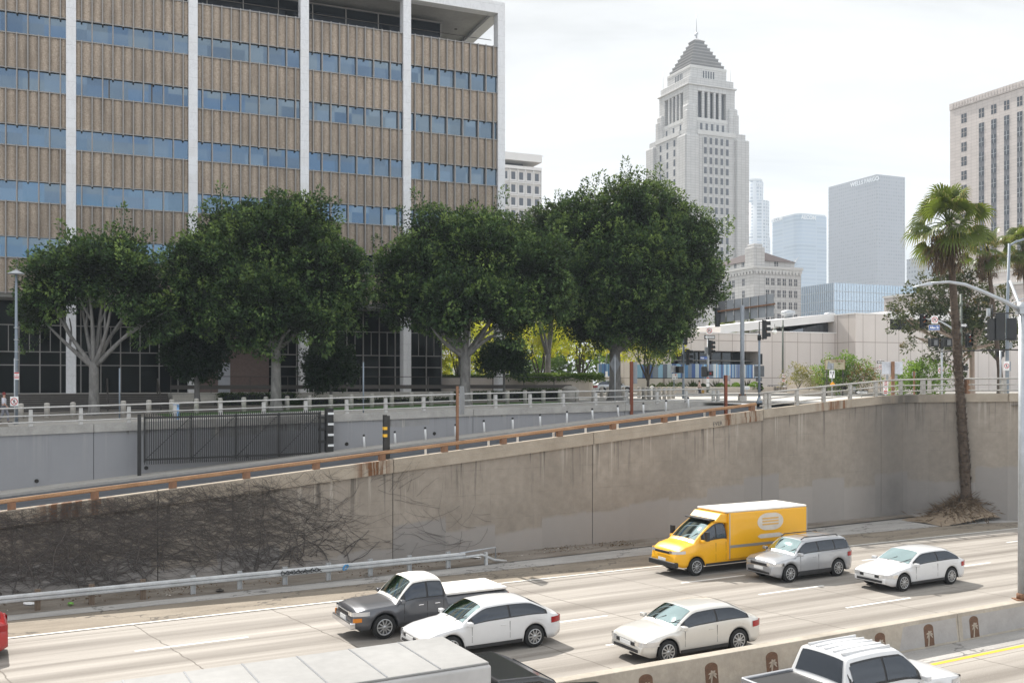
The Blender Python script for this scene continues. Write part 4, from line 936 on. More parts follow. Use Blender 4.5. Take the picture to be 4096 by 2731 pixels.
# ------------------------------------------------------------ low white annex with red tiled roof
AY = 300.0
an = blk(754, AY, 'white six storey block with dark red tiled roof at the foot of the white tower', 'annex_building')
za = lambda py: zpy(py, AY)
aw = width_to(754, AY, 801); al = 26
MB().bx(0, aw, 0, al, 8, za(268)).obj('wall', Mt['lime'], an)
MB().bx(-.5, aw+.5, -.5, al, za(268), za(265.3)).bx(-.25, aw+.25, -.25, al, za(271), za(268)).obj('cornice_band', Mt['cornice'], an)
m = MB()
for i in range(14): m.bx(.4+i*aw/14, .4+i*aw/14+.7, -.38, -.2, za(273.2), za(269.3))
for i in range(16): m.bx(-.38, -.2, .4+i*1.6, 1.1+i*1.6, za(273.2), za(269.3))
m.obj('bracket', Mt['cornice'], an)
MB().bx(1.0, aw-1.6, 1.2, al-1, za(266), za(259.5)).obj('attic', Mt['lime'], an)
b = [(1-.5, .7, za(259.8)), (aw-1.2, .7, za(259.8)), (aw-1.2, al-.6, za(259.8)), (.5, al-.6, za(259.8))]
MB().hexa(b, [(aw/2-1, 8, za(247.5)), (aw/2+1, 8, za(247.5)), (aw/2+1, al-8, za(247.5)), (aw/2-1, al-8, za(247.5))]).obj('roof', Mt['redroof'], an)
tw = MB().bx(-.2+.6, 4.6, .6, 5.2, za(268), za(246)).bx(.9, 4.1, 1.1, 4.7, za(246.2), za(242.6)).obj('stair_tower', Mt['lime'], an, bevel=.2)
for r in range(5):
    z = za(280.7+11.9*r)
    for q in (.30, .42, .56, .68, .82, .94): window(an, 'f', q*aw*.94, z, 1.25, 2.15, -.01, Mt['win_far'], Mt['cornice'])
    for q in (5.4, 10.6, 12.4, 15.5, 17.3, 20.4): window(an, 'l', q, z, 1.2, 2.15, -.01, Mt['win_far'], Mt['cornice'])
for q in (.52,): window(an, 'f', q*aw, za(263.3), 1.5, 2.1, 1.19, Mt['win_far'], Mt['cornice'])
for q in (7, 11): window(an, 'l', q, za(263.3), 1.3, 2.1, .99, Mt['win_far'], Mt['cornice'])
MB().tube([(aw-1, 2, za(262)), (aw-1, 2, za(256))], .12, 6).tube([(aw-2, 2, za(263)), (aw+1, 2, za(252.5))], .1, 6).obj('roof_mast', Mt['galv'], an)
# ------------------------------------------------------------ white concrete block behind the office
WY = 230.0
wc = blk(541, WY, 'white concrete block with deep square windows and overhanging roof slab', 'concrete_building')
zw = lambda py: zpy(py, WY)
MB().bx(-24, 0, .0, 20, 8, zw(168.5)).obj('wall', Mt['white_conc'], wc)
MB().bx(-24, -3.4, 3, 16, zw(169), zw(163)).obj('attic', Mt['spandrel_far'], wc)
MB().bx(-26, 0.1, -.4, 20, zw(163), zw(155.6)).obj('roof', Mt['white_conc'], wc)
gr_ = MB(); cw = 2.02
for c in range(8): gr_.bx(-cw*c-.17-.0, -cw*c, -.42, 0, 8, zw(168.5))
for r in range(8): gr_.bx(-18, -.0, -.40, 0, zw(184.6+12.7*r)-.14, zw(184.6+12.7*r)+.14)
gr_.bx(-18, 0, -.45, 0, zw(171.5), zw(168.4)); gr_.obj('window_grid_frame', Mt['white_conc'], wc)
for r in range(6):
    for c in range(6):
        o = window(wc, 'f', -cw*(c+.54), zw(178+12.7*r), 1.0, 1.75, -.01, Mt['win_far'])
        f = MB(); hw, hh, Hw, Hh = .52, .9, .86, 1.28
        f.add([(-Hw, -.3, -Hh), (Hw, -.3, -Hh), (Hw, -.3, Hh), (-Hw, -.3, Hh), (-hw, .02, -hh), (hw, .02, -hh), (hw, .02, hh), (-hw, .02, hh)], [(0, 1, 5, 4), (1, 2, 6, 5), (2, 3, 7, 6), (3, 0, 4, 7)])
        if (r, c) == (0, 0): fm = f.obj('window_frame', Mt['white_conc'], o)
        else:
            q = bpy.data.objects.new('window_frame', fm.data); COL.objects.link(q); q.parent = o
MB().tube([(-1, 2, zw(156)), (-1, 2, zw(153.5)), (1.6, 2, zw(154))], .06, 5).obj('roof_lamp', Mt['galv'], wc)
# ------------------------------------------------------------ far downtown towers
WFY = 1725.0
wf = blk(877, WFY, 'grey granite skyscraper with sloping roofline and white lettering near its top', 'skyscraper')
zf = lambda py: zpy(py, WFY)
xl = width_to(877, WFY, 828.5, NB); xr = width_to(877, WFY, 905, DF)
m = MB(); zt_ = zf(174.3)
m.hexa([(0, 0, 10), (xr, 0, 10), (xr, xl, 10), (0, xl, 10)], [(0, 0, zt_), (xr, 0, zt_), (xr, xl, zt_), (0, xl, zt_)])
m.obj('tower_body', Mt['wf'], wf)
yl_ = width_to(877, WFY, 864.7, NB)
text('WELLS FARGO', 10.8, Mt['sign_lit'], wf, (-.6, yl_, zpy(181.9, WFY+yl_*NB.y)), (R(90), 0, R(-90)), 'sign_letters', .4, sx=1.0, bold=.12)
ACY = 1650.0
ac = blk(798, ACY, 'pale blue glass tower with rounded corner and white letters on its top band', 'skyscraper')
zf = lambda py: zpy(py, ACY)
xl = width_to(798, ACY, 772.5, NB); xr = width_to(798, ACY, 826.5, DF)
arc = [(12*(1-math.cos(a)), 12*(1-math.sin(a))) for a in [R(q) for q in range(0, 91, 15)]]
pl = [(0, xl)]+arc+[(xr, 0), (xr, xl)]
m = MB(); m.prism(pl, zf(214.5)-10, 'z', 10); m.obj('tower_body', Mt['aecom'], ac)
MB().prism([(.96*x+.5, .97*y+.5) for x, y in pl], 3, 'z', zf(214.5)).obj('roof_edge', Mt['galv'], ac)
yl_ = width_to(798, ACY, 777, NB)
text('AECOM', 9, Mt['sign_lit'], ac, (-.5, yl_, zpy(219.8, ACY+yl_*NB.y)), (R(90), 0, R(-90)), 'sign_letters', .4, bold=.2)
text('AECOM', 9, Mt['sign_lit'], ac, (22, -.5, zf(216.9)), (R(90), 0, 0), 'sign_letters', .4, bold=.2)
UY = 1875.0
us = blk(753, UY, 'tall round-topped pale tower hidden behind the white tower', 'skyscraper')
zf = lambda py: zpy(py, UY); q = UY/F
MB().cyl((0, 0, 10), 12.5*q*.8, zf(183)-10, 28).obj('tower_body', Mt['ustower'], us)
MB().cyl((0, 0, zf(183)), 9*q, zf(180.3)-zf(183), 28).obj('crown', Mt['cornice'], us)
MB().cyl((3*q, -2*q, 10), 12.3*q, zf(202.5)-10, 24).cyl((6*q, 0, 10), 12*q, zf(238)-10, 24).obj('lower_drum', Mt['ustower'], us)
text('us', 12.5, Mt['sign_lit'], us, (0, -12.6*q*.8, zf(186.5)), (R(90), 0, 0), 'sign_letters', .4, bold=.2)
b2 = blk(936, 900, 'slim bluish grey tower just visible behind the tall palm', 'skyscraper')
MB().bx(-5.5, 0, 0, 30, 10, zpy(256, 900)).bx(0, 22, 0, 30, 10, zpy(254, 900)).obj('tower_body', Mt['greytower'], b2)
b3 = blk(917, 620, 'small pale grey tower peeking behind the stone courthouse wing', 'building')
MB().bx(-2, 14, 0, 18, 10, zpy(293.5, 620)).obj('tower_body', Mt['greytower'], b3)
BY = 470.0
bb = blk(834, BY, 'pale blue glass curtain wall block below the grey skyscraper', 'building')
zf = lambda py: zpy(py, BY)
xl = width_to(834, BY, 797, NB); xr = width_to(834, BY, 917, DF)
MB().bx(0, xr, 0, xl, 8, zf(282.6)).obj('curtain_wall', Mt['bluebox'], bb)
g = MB(); n = 30
for i in range(n+1): g.bx(xr*i/n-.07, xr*i/n+.07, -.12, 0, 8, zf(282.3))
for i in range(20): g.bx(-.25, 0, xl*i/20-.1, xl*i/20+.1, 8, zf(282.3))
for r in range(7): g.bx(-.15, xr, -.15, .05, zf(291+9.4*r)-.12, zf(291+9.4*r)+.12).bx(-.15, .05, 0, xl, zf(291+9.4*r)-.12, zf(291+9.4*r)+.12)
g.obj('mullion_grid', Mt['galv'], bb)
# ------------------------------------------------------------ stone courthouse at the right edge
CY_ = 272.0
ct = thing('courthouse', 'massive pinkish stone courthouse with tall window strips and stepped wings', 'building', (corner(950, CY_)[0], CY_, 0), BA)
def ly(px): return width_to(950, CY_, px, NB)   # local y (negative = nearer)
zl = lambda py, px: zpy(py, CY_+ly(px)*NB.y)
zt_ = zl(104.5, 950)
MB().bx(0, 45, ly(1100), 0, 8, zt_-1.8).obj('tower_wall', Mt['court'], ct)
MB().bx(-.25, 45.2, ly(1100), -.0, zt_-1.8, zt_).obj('parapet', Mt['court'], ct)
m = MB()
for i in range(60): m.bx(-.4, -.25, -1.0-i*.95-.5, -1.0-i*.95, zt_-1.5, zt_-.3)
m.obj('dentil', Mt['court'], ct)
MB().bx(6, 40, ly(1100), ly(1013)+1.2, zt_, zl(68.7, 1013)).obj('roof_house', Mt['court'], ct)
fh = 14.04*CY_/F
cols = [964, 981.5, 993.8, 1006.7, 1019.8, 1033]
zw0 = zl(118.4, 964)
for i, px in enumerate(cols):
    y = ly(px); ww = 5.3*(CY_+y*NB.y)/F/.92*1.02*1.05*.39/.39
    ww = abs(ly(px+2.65)-ly(px-2.65))
    MB()
    if i == 0:
        for r in range(11): window(ct, 'l', y, zw0-fh*r, ww, 2.5, -.01, Mt['win_far'], Mt['court'])
    else:
        window(ct, 'l', y, zw0, ww, 2.5, -.01, Mt['win_far'], Mt['court'])
        top = zw0-fh+1.3; MB().bx(-.02, .1, y-ww/2, y+ww/2, zw0-fh*10.4, top).obj('window_strip', Mt['spandrel_far'], ct)
        for r in range(1, 11): window(ct, 'l', y, zw0-fh*r, ww*.94, 2.3, -.06, Mt['win_far'], Mt['galv'])
# stepped wings going down
def wing(name, px0, Y0, py, x1=60, ln=140, zb_=8, roof=None):
    # wing whose far left corner shows at px0, running nearer to the right
    lx = (corner(px0, Y0)[0]-corner(950, CY_)[0]); lyy = Y0-CY_
    X = lx*DF.x+lyy*DF.y; Yl = lx*NB.x+lyy*NB.y
    z = zpy(py, Y0)
    MB().bx(X, X+x1, Yl-ln, Yl, zb_, z).obj(name, Mt['court'], ct); MB().bx(X-.2, X+x1, Yl-ln, Yl+.2, z, z+.5).obj('parapet', Mt['cornice'], ct)
    return X, Yl, z
X, Yl, z = wing('wing_wall', 937, 262, 272.5)
for px in (958, 966.5): pass
for i in range(5):
    for r in range(2):
        window(ct, 'l', Yl-9-7.2*i, z-5.4-fh*1.05*r, 2.0, 2.6, X-.01, Mt['win_far'], Mt['court'])
X, Yl, z = wing('wing_wall', 922, 240, 281.6)
X, Yl, z = wing('wing_wall', 884, 215, 298.5)
for q in (2.6, 14.5, 18.5): window(ct, 'l', Yl-q, z-3.3, 1.9, 2.0, X-.01, Mt['win_far'], Mt['court'])
fl = thing('flagpole', 'thin white flagpole with gold ball in front of the courthouse', 'flagpole', ((1017-CX)/F*190, 190, 7.35))
MB().cyl((0, 0, 0), .14, zpy(274, 190)-7.35, 8, .07).obj('pole', Mt['sign_white'], fl); MB().ball((0, 0, zpy(273, 190)-7.35), .22, 8).obj('ball', Mt['sign_orange'], fl)
# ------------------------------------------------------------ beige panelled mall block
MY = 112.0
ml = thing('panelled_mall', 'low beige panelled block with dark window recess and white wedge roof', 'building', (corner(759, MY)[0], MY, 0), BA)
zm = lambda py, Y=MY: zpy(py, Y)
def lx(px, yl=0):  # local x on the plane local y = yl
    ox, oy = corner(759, MY)[0]+NB.x*yl, MY+NB.y*yl; k = (px-CX)/F
    return (k*oy-ox)/(DF.x-k*DF.y)
GZ = 7.2
x840 = lx(840); zt1 = zm(331.5)
# main wall facing the freeway, right of the dark recess
MB().bx(0, x840, 0, 10, GZ, zt1).obj('front_wall', Mt['beige'], ml)
MB().bx(-.05, x840, -.06, .5, zt1, zt1+.12).obj('coping', Mt['fascia'], ml)
# block that stands forward, its left face catching the sun
yF = -3.2; xa = x840
def lx2(px): return lx(px, yF)
z2 = zm(311, MY-3)
xb = lx2(890)
MB().bx(lx2(855.5), xb, yF, 12, GZ, z2).obj('tower_wall', Mt['beige'], ml)
MB().bx(lx2(855.5)-.05, xb+.05, yF-.05, 12, z2, z2+.14).obj('coping', Mt['fascia'], ml)
MB().bx(x840-.6, lx2(855.5)+.02, -0.05, 12, GZ, z2-.02).obj('return_wall', Mt['beige'], ml)
xr = lx2(1090); z3 = zm(330.6, MY+6)
MB().bx(xb, xr, yF+.02, 10, GZ, z3).obj('right_wall', Mt['beige'], ml)
MB().bx(xb, xr, yF+1.5, 10, z3, z3+1.35).obj('dark_clerestory', Mt['black_int'], ml)
MB().bx(xb, xr, yF+.6, 10, z3+1.35, z3+2.2).obj('fascia', Mt['fascia'], ml)
# white wedge roof over dark glazing
xw0 = lx(783); zA = zm(329.6); zB = zm(317)
m = MB(); m.prism([(lx(722), zm(331)-.35), (x840-.5, zB-.2), (x840-.5, zB+.75), (lx(722), zm(331)+.55)], 12, 'y', .3); m.obj('wedge_roof', Mt['fascia'], ml)
MB().prism([(lx(785), zt1-.1), (x840-.4, zt1-.1), (x840-.4, zB-.25), ], 8, 'y', 1.4).obj('clerestory_glass', Mt['glass_dark'], ml)
for q, s_ in ((821, 1.1), (864, .9)):
    MB().lathe([(.5*s_, 0), (.5*s_, .7*s_), (.85*s_, .9*s_), (.8*s_, 1.2*s_), (.3*s_, 1.35*s_)], (lx(q), 6, z2-.3 if q > 840 else zB), 14).obj('roof_vent', Mt['galv'], ml)
# left part: overhanging panel wall above a dark recess
def lx3(px): return lx(px, 0)
xl0 = lx(664.5)
MB().bx(xl0, 0, 0, 12, zm(350.3, MY-4), zm(333.5, MY-2)).obj('overhang_wall', Mt['beige'], ml)
MB().bx(xl0, 0, -.06, .4, zm(333.5, MY-2), zm(333.5, MY-2)+.13).obj('coping', Mt['fascia'], ml)
MB().bx(xl0, lx(671.5), .02, 12, GZ, zm(350.3, MY-4)-.01).obj('end_pier', Mt['beige'], ml)
MB().bx(lx(671.5), 0, 2.6, 11, GZ, zm(350, MY-4)).obj('recess_glass', Mt['glass_dark'], ml)
MB().bx(lx(671.5), 0, 1.2, 2.7, zm(361, MY), zm(361, MY)+.1).obj('balcony_floor', Mt['walk'], ml)
g = MB()
for px in (690, 700, 712, 724, 735, 745, 755): g.bx(lx(px)-.05, lx(px)+.05, 2.5, 2.6, 9.5, 12.6)
g.obj('mullion', Mt['bronze'], ml)
# garden wall with the striped blue banner fence on top (it stands forward and curves away)
gw = thing('garden_wall', 'curved pale garden wall in front of the beige mall', 'wall', (corner(759, MY)[0], MY, 0), BA)
bn_ = thing('striped_banner', 'fence banner of blue and white vertical stripes above the garden wall', 'banner', (corner(759, MY)[0], MY, 0), BA)
path = [(x_, y_) for x_, y_ in ((-.2, -.5), (lx(737), -1.6), (lx(718, -2.2), -2.2), (lx(700, -2), -2.0), (lx(680, -1), -1.0), (lx(655, .4), .4), (lx(632, 2), 2.0))]
zwt = 9.0; wm = MB(); b_ = MB(); c_ = MB()
for (x0, y0), (x1, y1) in zip(path, path[1:]):
    wm.hexa([(x0, y0, GZ), (x1, y1, GZ), (x1, y1+.3, GZ), (x0, y0+.3, GZ)], [(x0, y0, zwt), (x1, y1, zwt-.0), (x1, y1+.3, zwt), (x0, y0+.3, zwt)])
    b_.hexa([(x0, y0+.1, zwt+.06), (x1, y1+.1, zwt+.06), (x1, y1+.14, zwt+.06), (x0, y0+.14, zwt+.06)], [(x0, y0+.1, zwt+1.62), (x1, y1+.1, zwt+1.55), (x1, y1+.14, zwt+1.55), (x0, y0+.14, zwt+1.62)])
    c_.hexa([(x0, y0+.08, zwt), (x1, y1+.08, zwt), (x1, y1+.18, zwt), (x0, y0+.18, zwt)], [(x0, y0+.08, zwt+.08), (x1, y1+.08, zwt+.08), (x1, y1+.18, zwt+.08), (x0, y0+.18, zwt+.08)])
wm.obj('wall_face', Mt['beige'], gw); b_.obj('banner', Mt['stripes'], bn_); c_.obj('rail', Mt['black'], bn_)
gw2 = thing('garden_wall', 'lower stretch of garden wall behind the parked car and ficus trunk', 'wall', (corner(632, MY+6)[0], MY+6, 0), BA)
wl = width_to(632, MY+6, 598)
MB().bx(wl, 1, 0, .3, GZ, zpy(376.6, MY+6)).obj('wall_face', Mt['beige'], gw2)
bn2 = thing('striped_banner', 'lower stretch of blue striped banner seen left of the ficus trunk', 'banner', (corner(632, MY+6)[0], MY+6, 0), BA)
MB().bx(wl, .6, .1, .15, zpy(376.2, MY+6), zpy(363.8, MY+6)).obj('banner', Mt['stripes'], bn2)
# raised kerb bed in front of the wall
bed = MB().bx(lx(640), lx(760), -7.2, -2.4, 6.9, zm(391.6, MY-5)+.55).obj('planting_bed', Mt['planter'], None, (corner(759, MY)[0], MY, 0), BA); tag(bed, 'long low concrete planting bed with clipped shrubs before the mall', 'planter')
pl = thing('planter_wall', 'pale round-cornered concrete planter in front of the beige wall, left of the lime bushes', 'planter', (corner(806, 100)[0], 100, 7.3), BA)
MB().prism([(0, 0)]+[(1.2-1.2*math.cos(R(a)), -1.4*math.sin(R(a))) for a in range(15, 91, 15)]+[(12, -1.4), (12, 3), (0, 3)], zpy(376.5, 100)-7.3, 'z', 0).obj('upper_drum', Mt['planter'], pl)
MB().prism([(-3.2, -3), (-2.6, -3.6), (12, -3.9), (12, -1), (-3.2, -1)], zpy(390, 100)-7.3, 'z', 0).obj('lower_tray', Mt['planter'], pl)
# curved planter with ivy at the plaza end
ip = thing('ivy_planter', 'tall beige planter wall topped with ivy at the end of the plaza', 'planter', (corner(575, 88)[0], 88, 7.0), R(8))
pts = [(-8, 6)]+[(2.4-2.0*0+0, 0)]*0
arc = [(2.3*math.cos(R(a))-.2, 2.3*math.sin(R(a))+2.2) for a in range(-90, 60, 15)]
MB().prism([(-3.4, .2)]+arc+[(1, 6), (-12, 7), (-12, 4.6), (-3.4, 1.9)], 2.0, 'z', 0).obj('planter_body', Mt['planter'], ip)
ip2 = tag(MB().bx(-13, 0, 0, .5, 0, 1.75).obj('planter_wall', Mt['planter'], None, (corner(556, 97)[0], 97, 7.2), R(4)), 'low beige planter wall seen through the office colonnade', 'wall')
# ------------------------------------------------------------ leaves
def unit(v): return v/np.maximum(1e-9, np.linalg.norm(v, axis=1, keepdims=True))
def leaf_mesh(name, c, d, ln, wd, rnd, mat, parent=None, loc=None, rz=0, fold=0.0, nrm=None):
    n = len(c); d = unit(d)
    r = unit(nr.normal(size=(n, 3))) if nrm is None else unit(nrm); b = unit(np.cross(d, r)); nn = np.cross(d, b)
    ln = np.broadcast_to(np.asarray(ln, float), (n,))[:, None]; wd = np.broadcast_to(np.asarray(wd, float), (n,))[:, None]
    v = np.empty((n, 4, 3)); v[:, 0] = c; v[:, 1] = c+.45*ln*d+.5*wd*b+fold*wd*nn; v[:, 2] = c+ln*d; v[:, 3] = c+.45*ln*d-.5*wd*b+fold*wd*nn
    me = bpy.data.meshes.new(name); me.vertices.add(4*n); me.vertices.foreach_set('co', v.ravel())
    me.loops.add(4*n); me.loops.foreach_set('vertex_index', np.arange(4*n, dtype=np.int32))
    me.polygons.add(n); me.polygons.foreach_set('loop_start', np.arange(0, 4*n, 4, dtype=np.int32))
    me.materials.append(mat); me.update(calc_edges=True)
    a = me.attributes.new('leafrnd', 'FLOAT', 'FACE'); a.data.foreach_set('value', np.clip(rnd, 0, 1).astype(np.float32))
    o = bpy.data.objects.new(name, me); COL.objects.link(o)
    if parent is not None: o.parent = parent
    if loc is not None: o.location = loc
    o.rotation_euler = (0, 0, rz); return o
def shoots(cl, ax, L_, R_, per, leaf, wfac=.5, droop=0.0, base=0.0, spread=.35):
    # cl: bases, ax: axis dirs; each shoot is a tapering tuft of leaves
    n = len(cl); ax = unit(ax); k = per
    u = nr.rand(n, k)**0.8
    rad = R_[:, None]*(1-u*.85)*np.sqrt(nr.rand(n, k))
    q = unit(nr.normal(size=(n*k, 3))).reshape(n, k, 3)
    q = q-(q*ax[:, None, :]).sum(2, keepdims=True)*ax[:, None, :]; q /= np.maximum(1e-6, np.linalg.norm(q, axis=2, keepdims=True))
    c = cl[:, None, :]+ax[:, None, :]*(u*L_[:, None])[:, :, None]+q*rad[:, :, None]
    d = q*1.0+ax[:, None, :]*.9+nr.normal(size=(n, k, 3))*spread; d[:, :, 2] -= droop
    tone = (base-.12+nr.normal(size=(n, 1))*.16)+nr.normal(size=(n, k))*.10+u*.42
    ln = leaf*(.7+.6*nr.rand(n, k))
    return c.reshape(-1, 3), d.reshape(-1, 3), ln.ravel(), ln.ravel()*wfac, tone.ravel()
def crown(ells, n_shoot, L_, R_, per, leaf, up=.75, base=.3, shell=.55, flat=None, wfac=.5, droop=0.0, jit=.15, inner=0):
    # ells: list of (cx, cy, cz, rx, ry, rz)
    E = np.array(ells, float); vol = (E[:, 3]*E[:, 4]*E[:, 5])**(2/3); pr = vol/vol.sum()
    pts = []; ax = []
    while len(pts) < n_shoot:
        e = E[nr.choice(len(E), p=pr)]; q = nr.normal(size=3); q /= np.linalg.norm(q)
        if q[2] < -.75: continue
        rr = shell+(1-shell)*nr.rand()**.6
        p = e[:3]+q*e[3:]*rr
        inside = (((p-E[:, :3])/E[:, 3:])**2).sum(1).min()
        deep = sum((((p-E[:, :3])/E[:, 3:])**2).sum(1) < .3)
        if deep and nr.rand() < .8: continue
        if flat is not None and p[2] < flat+nr.rand()*.6: continue
        a = q*(1-up)+np.array([0, 0, up])+nr.normal(size=3)*jit
        if q[2] < -.2: a = q*.8+np.array([0, 0, .25])
        pts.append(p); ax.append(a)
    pts = np.array(pts); ax = np.array(ax); k = .6+.8*nr.rand(n_shoot)
    out = [shoots(pts, ax, L_*k, R_*k, per, leaf, wfac, droop, base)]
    if inner:
        e = E[nr.choice(len(E), size=inner, p=pr)]; q = unit(nr.normal(size=(inner, 3)))*(nr.rand(inner, 1)**.33)*.8
        c = e[:, :3]+q*e[:, 3:]
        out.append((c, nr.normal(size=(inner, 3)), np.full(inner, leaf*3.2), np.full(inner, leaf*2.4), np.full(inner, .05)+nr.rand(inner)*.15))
    return [np.concatenate([o[i] for o in out]) for i in range(5)]
def tufts(ells, n_out, n_in, L_, R_, per, leaf, base, flat=None, bright=.05, inner=0, skirt=0.0):
    # separate leafy shoots with gaps: tone paints shade in hearts, light on tips
    E = np.array(ells, float); vol = (E[:, 3]*E[:, 4]*E[:, 5])**(2/3); pr = vol/vol.sum(); pts = np.zeros((0, 3)); ax = []; dens = []
    tries = 0
    while len(pts) < n_out+n_in and tries < 60000:
        tries += 1; lay = len(pts) >= n_out
        e = E[nr.choice(len(E), p=pr)]; q = nr.normal(size=3); q /= np.linalg.norm(q)
        p = e[:3]+q*e[3:]*((.45+.3*nr.rand()) if lay else (.80+.2*nr.rand()))
        ins = (((p-E[:, :3])/E[:, 3:])**2).sum(1)
        if not lay and (ins < .62).any(): continue
        if flat is not None and p[2] < flat-skirt*max(0, abs(p[0])-2.6)-.5+nr.rand()*1.3+.7*math.sin(p[0]*1.3): continue
        if len(pts) and ((pts-p)**2).sum(1).min() < (R_*(.86 if tries < 30000 else .55))**2: continue
        a = q*.55+np.array([0, 0, .75])+nr.normal(size=3)*.16
        if q[2] < -.15: a = q*.9+np.array([0, 0, .15])
        pts = np.vstack([pts, p]); ax.append(a)
    n = len(pts); ax = unit(np.array(ax)); k = per; sz = .65+.7*nr.rand(n)
    spk = (nr.rand(n) < .12)*(ax[:, 2] > .55); sl = np.where(spk, 1.35, 1.0); sr = np.where(spk, .62, 1.0)
    u = nr.rand(n, k)**.75; rad = R_*(sz*sr)[:, None]*np.sqrt(np.clip(1-u*u*.96, 0, 1))*(.72+.28*nr.rand(n, k))*np.clip(.35+1.6*u, 0, 1)
    q = nr.normal(size=(n, k, 3)); q -= (q*ax[:, None]).sum(2, keepdims=True)*ax[:, None]; q /= np.maximum(1e-6, np.linalg.norm(q, axis=2, keepdims=True))
    lob = 1+.28*np.sin(3*np.arctan2(q[:, :, 1], q[:, :, 0])+nr.rand(n, 1)*6.28+4*u)
    c = (pts-ax*L_*.35*sz[:, None])[:, None]+ax[:, None]*(u*L_*(sz*sl)[:, None])[:, :, None]+q*(rad*lob)[:, :, None]
    d = q*.9+ax[:, None]*.8+nr.normal(size=(n, k, 3))*.45; d[:, :, 2] -= .15
    nm = q*.7+ax[:, None]*.5+np.array([0, 0, .35])+nr.normal(size=(n, k, 3))*.45
    br = (nr.rand(n, 1) < bright)*(pts[:, 2:3] > np.median(pts[:, 2]))*.5  # brighter upper shoots: patches of light painted into the leaf tone
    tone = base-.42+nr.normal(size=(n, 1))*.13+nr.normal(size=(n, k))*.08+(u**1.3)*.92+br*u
    ln = leaf*(.7+.6*nr.rand(n, k))
    out = [[c.reshape(-1, 3), d.reshape(-1, 3), ln.ravel(), (ln*.5).ravel(), tone.ravel(), nm.reshape(-1, 3)]]
    if inner:
        e = E[nr.choice(len(E), size=inner, p=pr)]; g = unit(nr.normal(size=(inner, 3)))*(nr.rand(inner, 1)**.33)*.72
        ci = e[:, :3]+g*e[:, 3:]
        if flat is not None: ci[:, 2] = np.maximum(ci[:, 2], flat+.3)
        out.append([ci, nr.normal(size=(inner, 3)), np.full(inner, .6), np.full(inner, .42), nr.rand(inner)*.12, nr.normal(size=(inner, 3))])  # inner leaves toned near black to paint shade inside the crown
    return [np.concatenate([o[i] for o in out]) for i in range(6)]
def limb(m, p0, p1, r0, r1, bend=.15, n=6):
    p0 = Vector(p0); p1 = Vector(p1); d = p1-p0; ln = d.length
    off = Vector((rng.uniform(-1, 1), rng.uniform(-1, 1), rng.uniform(-.3, .6)))*bend*ln
    path = []; rad = []
    for i in range(n+1):
        u = i/n; path.append(p0+d*u+off*math.sin(math.pi*u)*(.6+.4*u)); rad.append(r0+(r1-r0)*u)
    m.tube(path, rad, 7); return path
def trunk_mesh(h, r, forks, base_flare=1.6, lean=(0, 0)):
    m = MB(); path = [Vector((lean[0]*u, lean[1]*u, h*u)) for u in (0, .06, .2, .5, .8, 1)]
    rad = [r*base_flare, r*1.25, r*1.02, r*.92, r*.9, r*.85]
    m.tube(path, rad, 12)
    return m, path[-1]
def ficus(px, Y, zb, ell_px, lab, th, tr, seed, nsh, cat='tree', flatpy=None, mat='ficus', leaf=.2, depth=.85, forks=None, per=75, base=.3, bright=.04):
    nr.seed(seed); rng.seed(seed)
    x = (px-CX)/F*Y; t = thing('ficus_tree', lab, cat, (x, Y, zb)); s = Y/F
    ells = []
    for (cx, cy, rx, rz, dy) in ell_px:
        big = nsh > 300; sh = 1 if big else .4
        ells.append(((cx-px)*s, dy, zpy(cy, Y)-zb-.5*sh, max(.7, rx*s-.75*sh), max(.7, (rx*s-.75*sh)*depth), max(.5, rz*s-1.1*sh)))
    fz = None if flatpy is None else zpy(flatpy, Y)-zb
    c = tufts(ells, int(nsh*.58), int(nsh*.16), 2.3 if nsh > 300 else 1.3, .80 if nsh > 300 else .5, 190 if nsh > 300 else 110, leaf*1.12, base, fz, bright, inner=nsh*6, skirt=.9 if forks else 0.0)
    nmv = c.pop()
    m, top = trunk_mesh(th, tr, 0)
    fk = forks or [(e[0]*.6, e[1]*.5+rng.uniform(-.8, .8), max(th+1.2, min(e[2]-e[5]*.5, th+4.5))) for e in ells]
    for f in fk:
        pth = limb(m, top-Vector((0, 0, .4)), f, tr*.55, tr*.16, .1)
        if forks: limb(m, pth[3], Vector(f)+Vector((rng.uniform(-1.6, 1.6), rng.uniform(-1, 1), rng.uniform(.3, 1.2))), tr*.28, tr*.1, .12)
    m.obj('trunk', Mt['ficusbark'], t); leaf_mesh('crown', *c, Mt[mat], t, nrm=nmv); return t
